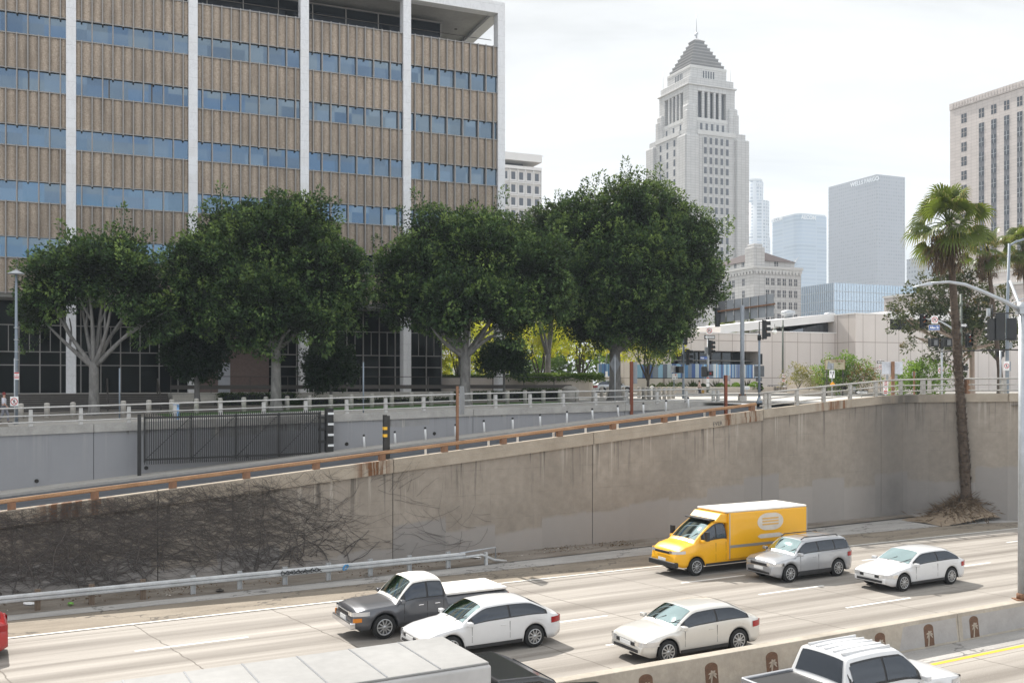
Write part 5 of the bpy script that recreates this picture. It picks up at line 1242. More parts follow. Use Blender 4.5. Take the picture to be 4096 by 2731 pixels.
# four big street figs (crown lobes given by their centres and radii as seen)
GZ1 = zg(P(95, 417, 66.5).x, 66.5)
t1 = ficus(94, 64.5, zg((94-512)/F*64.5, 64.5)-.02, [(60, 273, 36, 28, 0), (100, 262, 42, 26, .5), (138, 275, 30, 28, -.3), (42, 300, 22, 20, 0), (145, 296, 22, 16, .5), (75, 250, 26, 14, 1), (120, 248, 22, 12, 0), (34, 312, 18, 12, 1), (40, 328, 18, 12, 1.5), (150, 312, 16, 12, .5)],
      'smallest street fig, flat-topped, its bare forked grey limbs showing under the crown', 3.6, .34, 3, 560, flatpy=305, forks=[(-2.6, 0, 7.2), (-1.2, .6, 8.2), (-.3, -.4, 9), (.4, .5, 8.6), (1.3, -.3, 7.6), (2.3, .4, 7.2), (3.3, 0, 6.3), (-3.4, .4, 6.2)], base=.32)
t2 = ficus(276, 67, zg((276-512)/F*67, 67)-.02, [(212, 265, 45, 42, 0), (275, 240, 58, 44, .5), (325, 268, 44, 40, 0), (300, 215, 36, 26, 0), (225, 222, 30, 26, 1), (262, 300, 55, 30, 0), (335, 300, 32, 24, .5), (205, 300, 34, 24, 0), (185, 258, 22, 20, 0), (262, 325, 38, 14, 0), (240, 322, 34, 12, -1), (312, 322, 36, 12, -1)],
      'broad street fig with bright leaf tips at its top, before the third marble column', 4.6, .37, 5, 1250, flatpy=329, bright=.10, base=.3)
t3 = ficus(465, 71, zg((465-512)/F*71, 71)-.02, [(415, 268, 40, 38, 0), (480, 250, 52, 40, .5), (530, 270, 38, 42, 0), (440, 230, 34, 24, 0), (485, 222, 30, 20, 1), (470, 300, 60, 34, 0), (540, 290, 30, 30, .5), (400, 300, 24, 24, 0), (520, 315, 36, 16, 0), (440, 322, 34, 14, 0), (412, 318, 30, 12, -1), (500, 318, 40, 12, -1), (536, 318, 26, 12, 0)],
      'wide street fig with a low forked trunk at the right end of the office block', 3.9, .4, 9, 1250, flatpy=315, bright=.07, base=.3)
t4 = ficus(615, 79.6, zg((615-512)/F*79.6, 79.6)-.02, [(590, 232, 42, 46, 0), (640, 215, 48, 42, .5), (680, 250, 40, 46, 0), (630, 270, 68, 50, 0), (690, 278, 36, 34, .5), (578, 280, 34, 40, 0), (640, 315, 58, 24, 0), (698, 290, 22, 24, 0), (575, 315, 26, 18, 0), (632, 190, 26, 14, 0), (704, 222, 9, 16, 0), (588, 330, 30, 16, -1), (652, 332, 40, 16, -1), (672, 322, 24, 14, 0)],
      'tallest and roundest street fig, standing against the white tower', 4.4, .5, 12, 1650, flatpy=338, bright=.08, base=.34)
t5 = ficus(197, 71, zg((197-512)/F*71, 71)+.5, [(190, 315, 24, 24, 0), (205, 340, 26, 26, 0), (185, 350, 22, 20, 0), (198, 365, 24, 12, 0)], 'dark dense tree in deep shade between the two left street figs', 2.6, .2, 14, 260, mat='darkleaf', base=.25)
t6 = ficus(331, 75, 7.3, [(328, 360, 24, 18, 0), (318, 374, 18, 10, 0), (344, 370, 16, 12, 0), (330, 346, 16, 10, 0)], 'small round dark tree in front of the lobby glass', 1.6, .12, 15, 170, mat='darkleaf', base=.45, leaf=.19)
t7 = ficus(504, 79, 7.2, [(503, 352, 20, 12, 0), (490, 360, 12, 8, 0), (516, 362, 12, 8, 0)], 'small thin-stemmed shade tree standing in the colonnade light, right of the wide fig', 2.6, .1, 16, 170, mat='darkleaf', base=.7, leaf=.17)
t8 = ficus(548, 93, 7.3, [(548, 225, 20, 26, 0), (535, 245, 20, 30, 0), (560, 215, 12, 18, 0), (552, 280, 24, 34, 0), (518, 228, 12, 16, 0)], 'dark narrow tree squeezed between the wide fig and the tallest fig', 4, .3, 17, 420, mat='ficus', base=.2)
# yellow-green park trees behind
def park(px, Y, cr, lab, seed, h=3, mat='yellowleaf', nsh=190, leaf=.26, tr=.16, zb=7.35, name='park_tree', bark='darkbark', per=40):
    nr.seed(seed); rng.seed(seed); x = (px-CX)/F*Y; t = thing(name, lab, 'tree', (x, Y, zb)); s = Y/F
    kk = .88 if name == 'gum_tree' else 1
    ells = [((cx-px)*s, dy, zpy(cy, Y)-zb, rx*s*kk, rx*s*.9*kk, rz*s*kk) for cx, cy, rx, rz, dy in cr]
    c = crown(ells, nsh, 1.1, .6, per, leaf, up=.35, base=.42, shell=.35, wfac=.45, droop=.25)
    m, top = trunk_mesh(h*.5, tr, 0)
    for e in ells:
        for _ in range(2):
            f = (e[0]+rng.uniform(-.5, .5), e[1]+rng.uniform(-.8, .8), e[2]+rng.uniform(-.2, .4)*e[5]); pth = limb(m, top-Vector((0, 0, .15)), f, tr*.7, tr*.2, .16)
            limb(m, pth[3], Vector(f)+Vector((rng.uniform(-1, 1), rng.uniform(-1, 1), .8)), tr*.3, tr*.08, .15)
    m.obj('trunk', Mt[bark], t); leaf_mesh('crown', *c, Mt[mat], t); return t
G_ = 'yellow-green park trees behind the plaza'
for px, Y, cr, lab, sd in ((458, 108, [(452, 350, 20, 18, 0), (468, 342, 18, 18, 1), (460, 368, 20, 10, 0)], 'yellow-green park tree seen between the lobby corner and the forked fig trunk', 21),
    (495, 116, [(488, 340, 22, 14, 0), (512, 334, 18, 12, 0), (500, 360, 18, 12, 1)], 'yellow-green park tree behind the small thin-stemmed shade tree', 22),
    (540, 104, [(530, 345, 22, 15, 0), (552, 338, 20, 14, 0), (542, 325, 20, 8, 0)], 'yellow-green park tree with golden tips behind the ivy planter', 23),
    (580, 108, [(575, 345, 24, 14, 0), (595, 340, 20, 14, 1), (585, 330, 22, 8, 0)], 'yellow-green park tree left of the tallest fig trunk', 24),
    (648, 100, [(640, 350, 18, 10, 0), (662, 345, 18, 11, 1), (652, 338, 20, 8, 0)], 'yellow-green park tree just right of the tallest fig trunk, forked dark stem', 25)):
    park(px, Y, cr, lab, sd)['group'] = G_
park(505, 140, [(480, 338, 34, 26, 0), (530, 345, 44, 30, 0), (452, 355, 30, 26, 0), (580, 352, 44, 28, 0), (630, 350, 34, 24, 0), (500, 368, 60, 16, 0), (600, 368, 60, 16, 0)], 'large pale green tree mass far behind the park trees', 26, mat='limeleaf', nsh=800, leaf=.42, name='background_tree')
# ------------------------------------------------------------ gum tree, lime shrubs, bushes at right
park(972, 86, [(908, 318, 12, 18, 0), (925, 300, 16, 16, 0), (945, 292, 18, 14, 0), (962, 280, 12, 10, 0), (975, 300, 18, 16, .5), (950, 318, 18, 14, 0), (985, 318, 14, 16, 0), (925, 322, 12, 10, 0), (945, 350, 12, 22, 0), (958, 340, 10, 14, 0), (970, 330, 12, 14, 0), (1000, 345, 10, 9, 0), (915, 338, 8, 7, 0), (1000, 300, 8, 14, .5), (953, 374, 6, 8, 0)],
     'drooping grey-green gum tree with pale bark behind the traffic signals', 31, h=9, mat='gumleaf', nsh=300, leaf=.26, tr=.24, zb=7.2, name='gum_tree', bark='gumbark', per=60)
park(999, 92, [(998, 338, 10, 8, 0), (1004, 330, 9, 8, 0), (990, 344, 10, 7, 0)], 'thin young tree beside the right signal pole', 32, h=7, mat='gumleaf', nsh=60, tr=.2, zb=7.2, name='young_tree')
park(845, 98, [(832, 374, 14, 7, 0), (850, 372, 14, 8, 0), (838, 384, 16, 7, 0), (862, 376, 10, 6, 0), (845, 366, 10, 5, 0), (826, 370, 9, 5, 0)], 'lime green feathery bush behind the keep-right sign', 33, h=1.2, mat='limeleaf', nsh=150, leaf=.22, tr=.05, zb=7.4, name='lime_bush', per=40)
park(918, 84, [(910, 380, 10, 8, 0), (925, 377, 13, 8, 0), (935, 386, 10, 7, 0), (917, 388, 14, 6, 0), (902, 386, 6, 6, 0)], 'lime green spreading bush behind the bridge railing, right of the brown sign post', 34, h=1, mat='limeleaf', nsh=150, leaf=.2, tr=.06, zb=7.25, name='lime_bush', per=40)
park(863, 96, [(864, 377, 7, 6, 0), (860, 382, 7, 5, 0), (868, 374, 4, 4, 0)], 'shrub with reddish flowers at the right edge of the lime bush', 35, h=1, mat='redleaf', nsh=60, leaf=.16, tr=.03, zb=7.4, name='flowering_shrub', per=36)
park(798, 97, [(793, 378, 5, 4.5, 0), (802, 375, 5.5, 5, 0), (804, 381, 5, 4, 0)], 'thin-stemmed golden shrub left of the round-cornered planter', 36, h=1.1, mat='goldleaf', nsh=50, leaf=.16, tr=.03, zb=7.5, name='golden_shrub', per=36)
park(809, 96, [(809, 381, 2.6, 4.5, 0), (811, 386, 2.5, 2, 0)], 'smallest golden shrub, right of the larger one', 37, h=.9, mat='goldleaf', nsh=18, leaf=.14, tr=.02, zb=7.5, name='golden_shrub', per=34)
def mound_plant(name, lab, loc, r, h, mat, n, leaf, seed, cat='shrub', group=None, wf=.6):
    nr.seed(seed); c = unit(nr.normal(size=(n, 3))); c[:, 2] = np.abs(c[:, 2])
    p = c*np.array([r, r, h])*(.82+.2*nr.rand(n, 1))
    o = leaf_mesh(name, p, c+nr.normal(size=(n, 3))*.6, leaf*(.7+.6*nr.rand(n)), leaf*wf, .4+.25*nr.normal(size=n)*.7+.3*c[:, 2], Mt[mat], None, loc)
    return tag(o, lab, cat, group)
BSH = [(652.5, 3), (661, 4), (672, 4.2), (681, 4.2), (693.5, 4), (703, 3.4), (720.7, 3.8), (727, 3), (736, 4.2), (737.5, 3.3), (754.5, 4.6), (751.5, 3.2), (759.3, 3)]
for i, (px, r) in enumerate(BSH):
    Y = 104-(.7 if i in (7, 9, 11, 12) else 0); s = Y/F
    mound_plant('round_shrub', 'clipped round shrub before the garden wall, %s from the left in its row' % ORD[i], ((px-CX)*s, Y, 7.85), r*s*1.2, r*s*1.6, 'limeleaf' if i > 5 else 'hedge', 900, .1, 50+i, group='clipped shrubs along the garden wall')
for i, px in enumerate((670.5, 692, 716, 747)):
    Y = 105.2; nr.seed(70+i); n = 34; a = nr.rand(n)*6.28; el = .35+1.1*nr.rand(n)
    d = np.stack([np.cos(a)*np.cos(el), np.sin(a)*np.cos(el), np.sin(el)], 1)
    tag(leaf_mesh('agave_plant', d*.1, d, .9+.3*nr.rand(n), .1, .2+.3*nr.rand(n), Mt['gumleaf'], None, ((px-CX)/F*Y, Y, 7.8)), 'spiky agave behind the round shrubs, %s from the left' % ORD[i], 'plant', 'agaves along the garden wall')
# hedges
def hedge(name, lab, loc, rz, sx, sy, sz, n, mat='hedge', leaf=.13, seed=80, kind=None, cat='hedge'):
    nr.seed(seed); p = (nr.rand(n, 3)-.5); f = nr.randint(0, 5, n)
    for k, (ax, sg) in enumerate(((0, -.5), (0, .5), (1, -.5), (1, .5), (2, .5))): p[f == k, ax] = sg+nr.normal(size=(f == k).sum())*.03
    p = p*np.array([sx, sy, sz]); p[:, 2] += sz/2
    d = nr.normal(size=(n, 3)); d[:, 2] += .4
    t = thing(name, lab, cat, loc, rz)
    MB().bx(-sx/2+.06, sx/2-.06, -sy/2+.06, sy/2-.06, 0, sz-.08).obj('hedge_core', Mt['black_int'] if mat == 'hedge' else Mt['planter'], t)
    leaf_mesh('foliage', p, d, leaf*(.7+.6*nr.rand(n)), leaf*.6, .4+.3*nr.normal(size=n), Mt[mat], t); return t
def fbw(a, d, z): return (-38.06+DF.x*a+NB.x*d, 72.1+DF.y*a+NB.y*d, z)
hedge('hedge', 'low dark hedge behind the second group of bollards, left of the long bench', fbw(18.2, -3.4, 6.75), BA, 5.6, 1.0, .95, 3500, seed=81)
hedge('hedge', 'long low dark hedge strip just in front of the marble bench', fbw(28, -4.4, 6.75), BA, 13.5, .9, .55, 5200, seed=84)
hedge('hedge', 'low dark hedge right of the long bench, under the wide fig', fbw(39, -3.6, 6.95), BA, 8.6, 1.0, .8, 4200, seed=82)
hedge('hedge', 'small dark hedge end beside the concrete waste bin', tuple(P(542, 390, 82).xy)+(7.0,), BA, 3.4, 1.0, 1.0, 2000, seed=83)
def ivy(lab, loc, rz, sx, sy, seed, par=None):
    nr.seed(seed); n = int(900*sx); p = (nr.rand(n, 3)-.5)*np.array([sx, sy, .5]); d = nr.normal(size=(n, 3)); d[:, 1] -= .4
    low = nr.rand(n) < .25; p[low, 1] = -sy/2-.05; p[low, 2] -= .3*nr.rand(low.sum())
    return tag(leaf_mesh('ivy', p, d, .16, .13, .45+.25*nr.normal(size=n), Mt['ivy'], None, loc, rz), lab, 'ivy')
ivy('glossy ivy spilling over the tall beige planter', (ip.location.x-1.6, 88+1.6, 9.15), R(8), 8.2, 3.6, 91)
ivy('glossy ivy strip along the low planter wall behind the colonnade', (ip2.location.x-6.5, 96.9, 9.05), R(4), 13, .9, 92)
# ------------------------------------------------------------ palms
def fan_palm(px0, py0, px1, py1, Y, zb, lab, scale, seed, ntr=14, r0=.28, r1=.2, skirt=1.0, nf=34, boots=True):
    nr.seed(seed); rng.seed(seed)
    x0 = (px0-CX)/F*Y; t = thing('fan_palm', lab, 'palm', (x0, Y, zb)); top = Vector(((px1-px0)/F*Y, 0, zpy(py1, Y)-zb))
    path = []; rad = []
    for i in range(ntr+1):
        u = i/ntr; path.append(Vector((top.x*u**1.25, .15*math.sin(u*3), top.z*u))); rad.append(r0*(1.35 if i == 0 else 1)*(1-u)+r1*u)
    m = MB().tube(path, rad, 12)
    if boots:
        for k in range(330):
            u = .05+.62*rng.random(); i = int(u*ntr); p = path[i].lerp(path[i+1], u*ntr-i); r = r0*(1-u)+r1*u; a = rng.random()*6.28
            o = Vector((math.cos(a), math.sin(a), 0)); sd_ = Vector((-o.y, o.x, 0))
            b = p+o*r*.93; m.add([b-sd_*.09, b+sd_*.09, b+sd_*.05+o*.09+Vector((0, 0, .2)), b-sd_*.05+o*.09+Vector((0, 0, .2)), b+o*.02+Vector((0, 0, .24))], [(0, 1, 2, 3), (3, 2, 4)])
    m.obj('trunk', Mt['palmbark'], t)
    for k in range(nf):
        v = k/nf; a = k*2.399+rng.uniform(-.2, .2); el = R(86)-v*R(152)+rng.uniform(-.25, .25)
        d = Vector((math.cos(a)*math.cos(el), math.sin(a)*math.cos(el), math.sin(el)))
        pl_ = (.85+.85*rng.random())*scale*(1 if el < 1 else .8); ctr = top+Vector((0, 0, .1))+d*pl_
        if el < 0: ctr.z -= .1*scale
        m = MB(); m.tube([top, top+d*pl_*.5+Vector((0, 0, .12*scale)), ctr], [.035*scale, .025*scale, .015*scale], 5); m.obj
        side = d.cross(Vector((0, 0, 1)));
        if side.length < .1: side = Vector((1, 0, 0))
        side.normalize(); side = Matrix.Rotation(rng.uniform(-.9, .9), 3, d) @ side; upv = side.cross(d).normalized()
        if upv.z < 0: upv = -upv
        ns = 26; C = []; D = []; vs = []; fs = []; rn = []
        FL = (.9+.3*rng.random())*scale; tone = .35+.25*rng.random()-(0 if el > 0 else .1)+(.4 if (v > .62 and rng.random() < .22) else 0)
        for j in range(ns):
            th = R(-118+236*j/(ns-1)); dd = (d*math.cos(th)+side*math.sin(th)).normalized()
            fl = FL*(1-.28*abs(th/R(118))**2); ww = .05*scale
            b = (side*math.cos(th)-d*math.sin(th)).normalized(); lift = upv*.02*(1 if j % 2 else -1)
            o = len(vs)
            for u, w_, dr in ((0.02, .2, 0), (.35, .85, .0), (.62, 1.0, .05), (.82, .45, .2), (1.0, .06, .5)):
                p = ctr+dd*fl*u+upv*(.12*scale*(1-abs(2*u-1)))+Vector((0, 0, -dr*scale*(.5+.5*rng.random())))+lift
                vs += [p-b*ww*w_, p+b*ww*w_]
            for q in range(4): fs.append((o+2*q, o+2*q+1, o+2*q+3, o+2*q+2)); rn.append(tone+.12*q-.1+rng.uniform(-.06, .06)+(.2 if q == 3 else 0))
        o_ = len(m.f)
        m.add(vs, fs)
        ob = m.obj('frond', Mt['palmleaf'], t); at = ob.data.attributes.new('leafrnd', 'FLOAT', 'FACE')
        at.data.foreach_set('value', np.clip(np.array([.55]*o_+rn), 0, 1).astype(np.float32))
    # skirt of dead leaves
    n = int(620*skirt); a = nr.rand(n)*6.28; u = nr.rand(n); rr = (.12+.40*nr.rand(n)*(1-.6*u))*scale*np.where(np.cos(a-3.5) > .1, 1.25, .55)
    off = -.2*scale-u*1.75*scale*skirt*np.where(np.cos(a-3.5) > .1, 1, .6)
    c = np.stack([np.cos(a)*rr+top.x, np.sin(a)*rr+top.y, top.z+off], 1); d = np.stack([np.cos(a)*.25, np.sin(a)*.25, -np.ones(n)], 1)+nr.normal(size=(n, 3))*.15
    leaf_mesh('dead_skirt', c, d, (.5+.5*nr.rand(n))*scale, .07*scale, .25+.5*nr.rand(n), Mt['deadpalm'], t)
    for q in range(int(3*skirt)):
        a = 3.6-q*1.2; cx_ = top+Vector((math.cos(a)*.95*scale, -.4*scale, -.5*scale)); n = 130
        c = np.array(cx_)+np.stack([nr.normal(size=n)*.2, nr.normal(size=n)*.2, -nr.rand(n)*1.9*scale], 1); d = nr.normal(size=(n, 3))*.3; d[:, 2] -= 1
        leaf_mesh('dead_foliage', c, d, .45*scale, .07*scale, .1+.4*nr.rand(n), Mt['deadpalm'], t)
    return t
PY = 61.0
fan_palm(966.5, 505, 949, 224, PY, 1.0, 'tallest fan palm with a shaggy dead skirt, rising from a mound by the wall', 1.22, 101, 26, .31, .19, 1.0, 34)
fan_palm(1002, 389, 987, 249, 84, 7.2, 'shorter fan palm with a full brown skirt before the courthouse', .98, 102, 16, .22, .15, 1.3, 30, False)
fan_palm(1034, 389, 1023, 247, 86, 7.2, 'fan palm cut by the right edge of the photo', .98, 103, 16, .22, .15, 1.3, 30, False)
fan_palm(731, 392, 727.5, 327, 170, 8, 'small distant fan palm under the left half of the big sign', 1.0, 104, 10, .2, .15, .5, 22, False)
fan_palm(752, 392, 748, 323, 175, 8, 'small distant fan palm under the right half of the big sign', 1.0, 105, 10, .2, .15, .5, 22, False)
# mound of soil and dead fronds at the palm foot
nr.seed(110); m = MB(); tp, sp = ts((966.5-CX)/F*PY, PY)
n1, n2 = 30, 16; vs = []
for i in range(n1+1):
    for j in range(n2+1):
        x = -4.2+7.6*i/n1; y = -1.5+3.4*j/n2; h = 1.15*math.exp(-((x/1.9)**2+((y)/1.25)**2))+.28*math.exp(-((x+2.6)/1.3)**2-(y/1.2)**2)
        vs.append((x, y, max(-.05, h-.03)+.05*(nr.rand()-.5)))
m.add(vs, [(i*(n2+1)+j, (i+1)*(n2+1)+j, (i+1)*(n2+1)+j+1, i*(n2+1)+j+1) for i in range(n1) for j in range(n2)], True)
struct(m.obj('soil_mound', Mt['soil'], None, tuple(fw(tp, sp, .04)), FA))
n = 900; a = nr.rand(n)*6.28; r = np.abs(nr.normal(size=n))*1.2+.2; x = np.cos(a)*r-.6-1.2*(nr.rand(n) < .3); y = np.sin(a)*r*.6-.1
z = 1.15*np.exp(-((x/1.9)**2+(y/1.25)**2))+.1+.25*nr.rand(n)
d = np.stack([np.cos(a), np.sin(a), -.25+.4*nr.normal(size=n)], 1)+nr.normal(size=(n, 3))*.5
tag(leaf_mesh('dead_frond_pile', np.stack([x, y, z], 1), d, .35+.5*nr.rand(n), .06, .1+.6*nr.rand(n), Mt['deadpalm'], None, tuple(fw(tp, sp, .0)), FA), None, None, None, 'stuff')
# leaf litter along the verge
n = 2600; t_ = -16+46*nr.rand(n); s_ = -.2-2.0*nr.rand(n)**1.3; s_ = np.where(t_ > 12, s_*.6, s_)
clump = (np.sin(t_*1.7)+np.sin(t_*.63+1)+nr.normal(size=n)*.8) > .1
t_, s_ = t_[clump], s_[clump]; n = len(t_)
tag(leaf_mesh('verge_litter', np.stack([t_, s_, .07+.1*nr.rand(n)*np.clip((s_+2.5)/2.2, 0, 1)+.03], 1), nr.normal(size=(n, 3))*np.array([1, 1, .25]), .05+.16*nr.rand(n)**2, .05, nr.rand(n)**1.2, Mt['litter'], None, (P0.x, P0.y, 0), FA), None, None, None, 'stuff')
# rubbish one can point at
for i, (px, py, w_, mt, lab) in enumerate(((29, 606.5, .45, 'sign_white', 'flattened white paper scrap on the verge near the left edge'), (71, 606.5, .3, 'limeleaf', 'bright green crushed wrapper on the verge'), (220, 592.5, .45, 'black', 'black shoe-like scrap lying on the verge'), (260, 580, .55, 'sign_white', 'long white paper strip under the guard rail'), (477, 560, .6, 'sign_white', 'crumpled white rag by the end of the guard rail'))):
    p = on_road(px, py); nr.seed(120+i); m = MB()
    k = 7; pts = [(math.cos(6.28*q/k)*w_*(.35+.25*nr.rand()), math.sin(6.28*q/k)*w_*(.2+.15*nr.rand())) for q in range(k)]
    m.add([(x, y, .05+.06*nr.rand()) for x, y in pts]+[(0, 0, .14)], [(q, (q+1) % k, k) for q in range(k)]); m.add([(x, y, .03) for x, y in pts], [tuple(range(k-1, -1, -1))])
    o = m.obj('litter_scrap', Mt['post_white'] if mt == 'limeleaf' else Mt[mt], None, (p.x, p.y, .06)); tag(o, lab, 'litter')
    if mt == 'limeleaf': o.data.materials[0] = flat('wrapper_green', (.15, .4, .05))
# ------------------------------------------------------------ dead vines on the wall
nr.seed(130); rng.seed(130); vm = MB()
def vine(t, z, ang, ln, r, curl=.35, ztp=None):
    p = []; k = max(6, int(ln/.22)); off = -.035-.04*rng.random()
    for i in range(k):
        over = z > ztop(t)-.66
        p.append((t, off-(.14 if over else 0), z)); ang += rng.gauss(0, curl); ang *= .97
        t += math.cos(ang)*.22; z += math.sin(ang)*.2
        if z > ztop(t)-.02: ang = -abs(ang)*.5-.2; z = ztop(t)-.03
        if z < .15: break
    if len(p) > 3: vm.tube(p, [r*(1-.6*i/len(p)) for i in range(len(p))], 3, False)
def dens(t, z):
    zt_ = ztop(t); lo = .9+.35*math.sin(t*.9)+.25*math.sin(t*2.3+1)
    if t < -2: lo -= .25
    hole = math.sin(t*1.9+z*1.3)+math.sin(t*.8-z*2.7+2)+math.sin(t*3.7+z*3.1)*.6
    d = (1.0 if hole > -.6 else .35) if t < 3 else max(0, 1-(t-3)/6.5)
    if z < lo: d *= max(0, 1-(lo-z)/.5)
    if z > zt_-.3: d *= .35
    hi = zt_-max(0, (t-0.0))*.2
    if t > 0 and z > hi: d *= .25
    return d
cnt = 0
while cnt < 2500:
    t = rng.uniform(-9, 9.6); z = rng.uniform(.3, ztop(t)-.05)
    if rng.random() > dens(t, z): continue
    vine(t, z, rng.choice([0, math.pi])+rng.gauss(0, .45), rng.uniform(1.0, 3.6), rng.choice([.006, .007, .008, .012]), .22); cnt += 1
for k in range(60):
    t = rng.uniform(-9, 9); vine(t, rng.uniform(.2, .9), math.pi/2+rng.gauss(0, .5), rng.uniform(1.5, 4.5), rng.uniform(.018, .032), .25)
for k in range(34):   # sparse tendrils to the right
    t = rng.uniform(9.5, 16); vine(t, rng.uniform(.7, 2.6), math.pi+rng.gauss(0, .5)+(.5 if rng.random() < .5 else 0), rng.uniform(1.0, 3.5), .008, .16)
for k in range(14):
    t = rng.uniform(9, 12.2); vine(t, rng.uniform(3.0, 4.1), rng.gauss(.3, .5), rng.uniform(1, 2.5), .008, .18)
tag(vm.obj('dead_vine', Mt['vine'], None, (P0.x, P0.y, 0), FA), None, None, None, 'stuff')
# ------------------------------------------------------------ bollards
bo = thing('bollard', 'concrete bollard', 'bollard', (0, 0, 0)); MB().lathe([(.165, 0), (.165, .95), (.15, 1.0), (.1, 1.03), (.02, 1.04)], (0, 0, 0), 14).obj('post', Mt['bollard'], bo); MB().lathe([(.172, .9), (.172, .93)], (0, 0, 0), 14).obj('band', Mt['bcoping'], bo)
BPX = [20.8, 47, 73, 123.4, 148.8, 171.8, 196.4, 220.2, 243.8, 266, 287.1, 309.3, 330.8, 351.2, 372, 391.9, 411.6, 431.3, 451.4, 470.5, 489.1, 507.4, 525, 543.4, 559.9, 577, 593.6]
first = True
def put_bollard(px, Y, lab, grp):
    global first
    x = (px-CX)/F*Y; loc = (x, Y, zg(x, Y))
    if first: bo.location = loc; bo['label'] = lab; bo['group'] = grp; first = False
    else: dup(bo, loc, 0, lab, grp)
for i, px in enumerate(BPX):
    lab = 'concrete bollard in the long row behind the pipe railing, %s from the left' % ORD[i]
    put_bollard(px, line_Y(px, (20, 61.5), (593, 76.5)), lab, 'bollards in the row before the office block')
for i, (px, Y) in enumerate(((601.5, 88), (608.2, 88), (623.3, 87), (639, 87), (643.6, 83), (646.9, 86), (649.1, 82), (654.6, 81), (659.3, 82), (664.3, 82.5), (668.9, 83), (673, 84.5))):
    put_bollard(px, Y, 'concrete bollard in the cluster around the tallest fig, %s from the left' % ORD[i], 'bollards right of the tallest fig')
wb = thing('waste_bin', 'squat round concrete waste bin with domed lid on the lawn edge', 'waste bin', tuple(P(569.7, 382, 80.5).xy)+(7.0,))
MB().lathe([(.58, 0), (.6, 1.0)], (0, 0, 0), 18).obj('bin_body', Mt['bollard'], wb); MB().lathe([(.64, 1.0), (.62, 1.12), (.4, 1.25), (.1, 1.3)], (0, 0, 0), 18).obj('lid', Mt['bollard'], wb)
px_ = (652-CX)/F*88; hut = thing('pyramid_pillar', 'square cream pillar with pyramid cap behind the bollards', 'pillar', (px_, 88, 7.1))
MB().bx(-.34, .34, -.3, .3, 0, .8).obj('pillar_body', Mt['p_cream'], hut); MB().add([(-.42, -.36, .8), (.42, -.36, .8), (.42, .36, .8), (-.42, .36, .8), (0, 0, 1.25)], [(0, 1, 4), (1, 2, 4), (2, 3, 4), (3, 0, 4), (0, 3, 2, 1)]).obj('cap', Mt['p_cream'], hut)
# ------------------------------------------------------------ white delineators on the ramp
dl = None
DPX = [(364.7, 449.6, 434.4), (395.5, 445.8, 431), (426, 442, 427), (455.4, 438.2, 424), (484.6, 434.7, 420), (513, 431.3, 417.5), (540.4, 428, 414.2), (567, 425, 411), (593, 421.7, 408.2), (618.8, 418.6, 405.2), (643.7, 415.7, 402.7), (666, 412.7, 400), (688.8, 409.7, 397)]
for i, (px, py, pt) in enumerate(DPX):
    p = on_ramp(px, py); lab = 'white flexible marker post on the ramp kerb, %s up the slope' % ORD[i]
    if dl is None:
        dl = thing('marker_post', lab, 'marker post', p, 0, 'white marker posts along the ramp')
        m = MB(); m.lathe([(.05, .03), (.05, .96), (.03, 1.0)], (0, 0, 0), 10); m.obj('tube', Mt['post_white'], dl)
        MB().lathe([(.055, .88), (.055, .99), (.03, 1.02)], (0, 0, 0), 10).obj('cap', Mt['black'], dl); MB().lathe([(.1, 0), (.1, .05)], (0, 0, 0), 10).obj('base', Mt['black'], dl)
        d = dl
    else: d = dup(dl, p, 0, lab)
    d.rotation_euler = (0, rng.choice([-.09, -.06, -.03, .0, -.05]), 0)
    s_ = (py-pt)*p.y/F; d.scale = (1.3, 1.3, s_)
# ------------------------------------------------------------ sliding gate on the ramp
ga = on_ramp(139.3, 477.7); gb_ = on_ramp(329, 453.7)
dv = Vector((gb_.x-ga.x, gb_.y-ga.y)); gl = dv.length; gz = math.atan2(dv.y, dv.x); slope = (gb_.z-ga.z)/gl
gt = thing('sliding_gate', 'long black steel picket gate standing open along the ramp wall', 'gate', ga, gz)
hl = zpy(415, ga.y)-ga.z; hr = zpy(408.7, gb_.y)-gb_.z
MB().bx(-.09, .09, -.09, .09, 0, hl+.05).obj('gate_post', Mt['black'], gt)
MB().bx(gl-.22, gl+.22, -.2, .2, slope*gl, slope*gl+hr+.03).obj('gate_post', Mt['black'], gt)
for i in range(4):
    z = slope*gl+hr*(.17+.235*i); MB().bx(gl-.13, gl+.23, -.215, .21, z, z+.13).obj('reflector_band', Mt['sign_white'], gt)
g0, g1 = .28, gl-.55; zb0 = zpy(462, ga.y)-ga.z; zt0 = hl-.05; zb1 = slope*gl+zpy(454.5, gb_.y)-gb_.z; zt1 = slope*gl+zpy(411.2, gb_.y)-gb_.z
def gz_(x, a, b): return a+(b-a)*x/gl
m = MB()
for i in range(5):
    x = g0+(g1-g0)*i/4; m.bx(x-.05, x+.05, -.05, .05, gz_(x, zb0, zb1), gz_(x, zt0, zt1))
for f in (.03, .5, .94):
    a, b = zb0+(zt0-zb0)*f, zb1+(zt1-zb1)*f
    if f == .5: continue
    m.hexa([(g0, -.05, a), (g1, -.05, gz_(g1, a, b)), (g1, .05, gz_(g1, a, b)), (g0, .05, a)], [(g0, -.05, a+.1), (g1, -.05, gz_(g1, a, b)+.1), (g1, .05, gz_(g1, a, b)+.1), (g0, .05, a+.1)])
for i in range(4):
    x0 = g0+(g1-g0)*i/4; x1 = g0+(g1-g0)*(i+1)/4; m.tube([(x0, .03, gz_(x0, zb0, zb1)+.1), (x1, .03, gz_(x1, zt0, zt1)-.1)], .018, 5)
m.obj('gate_frame', Mt['black'], gt)
m = MB(); n = int((g1-g0)/.118)
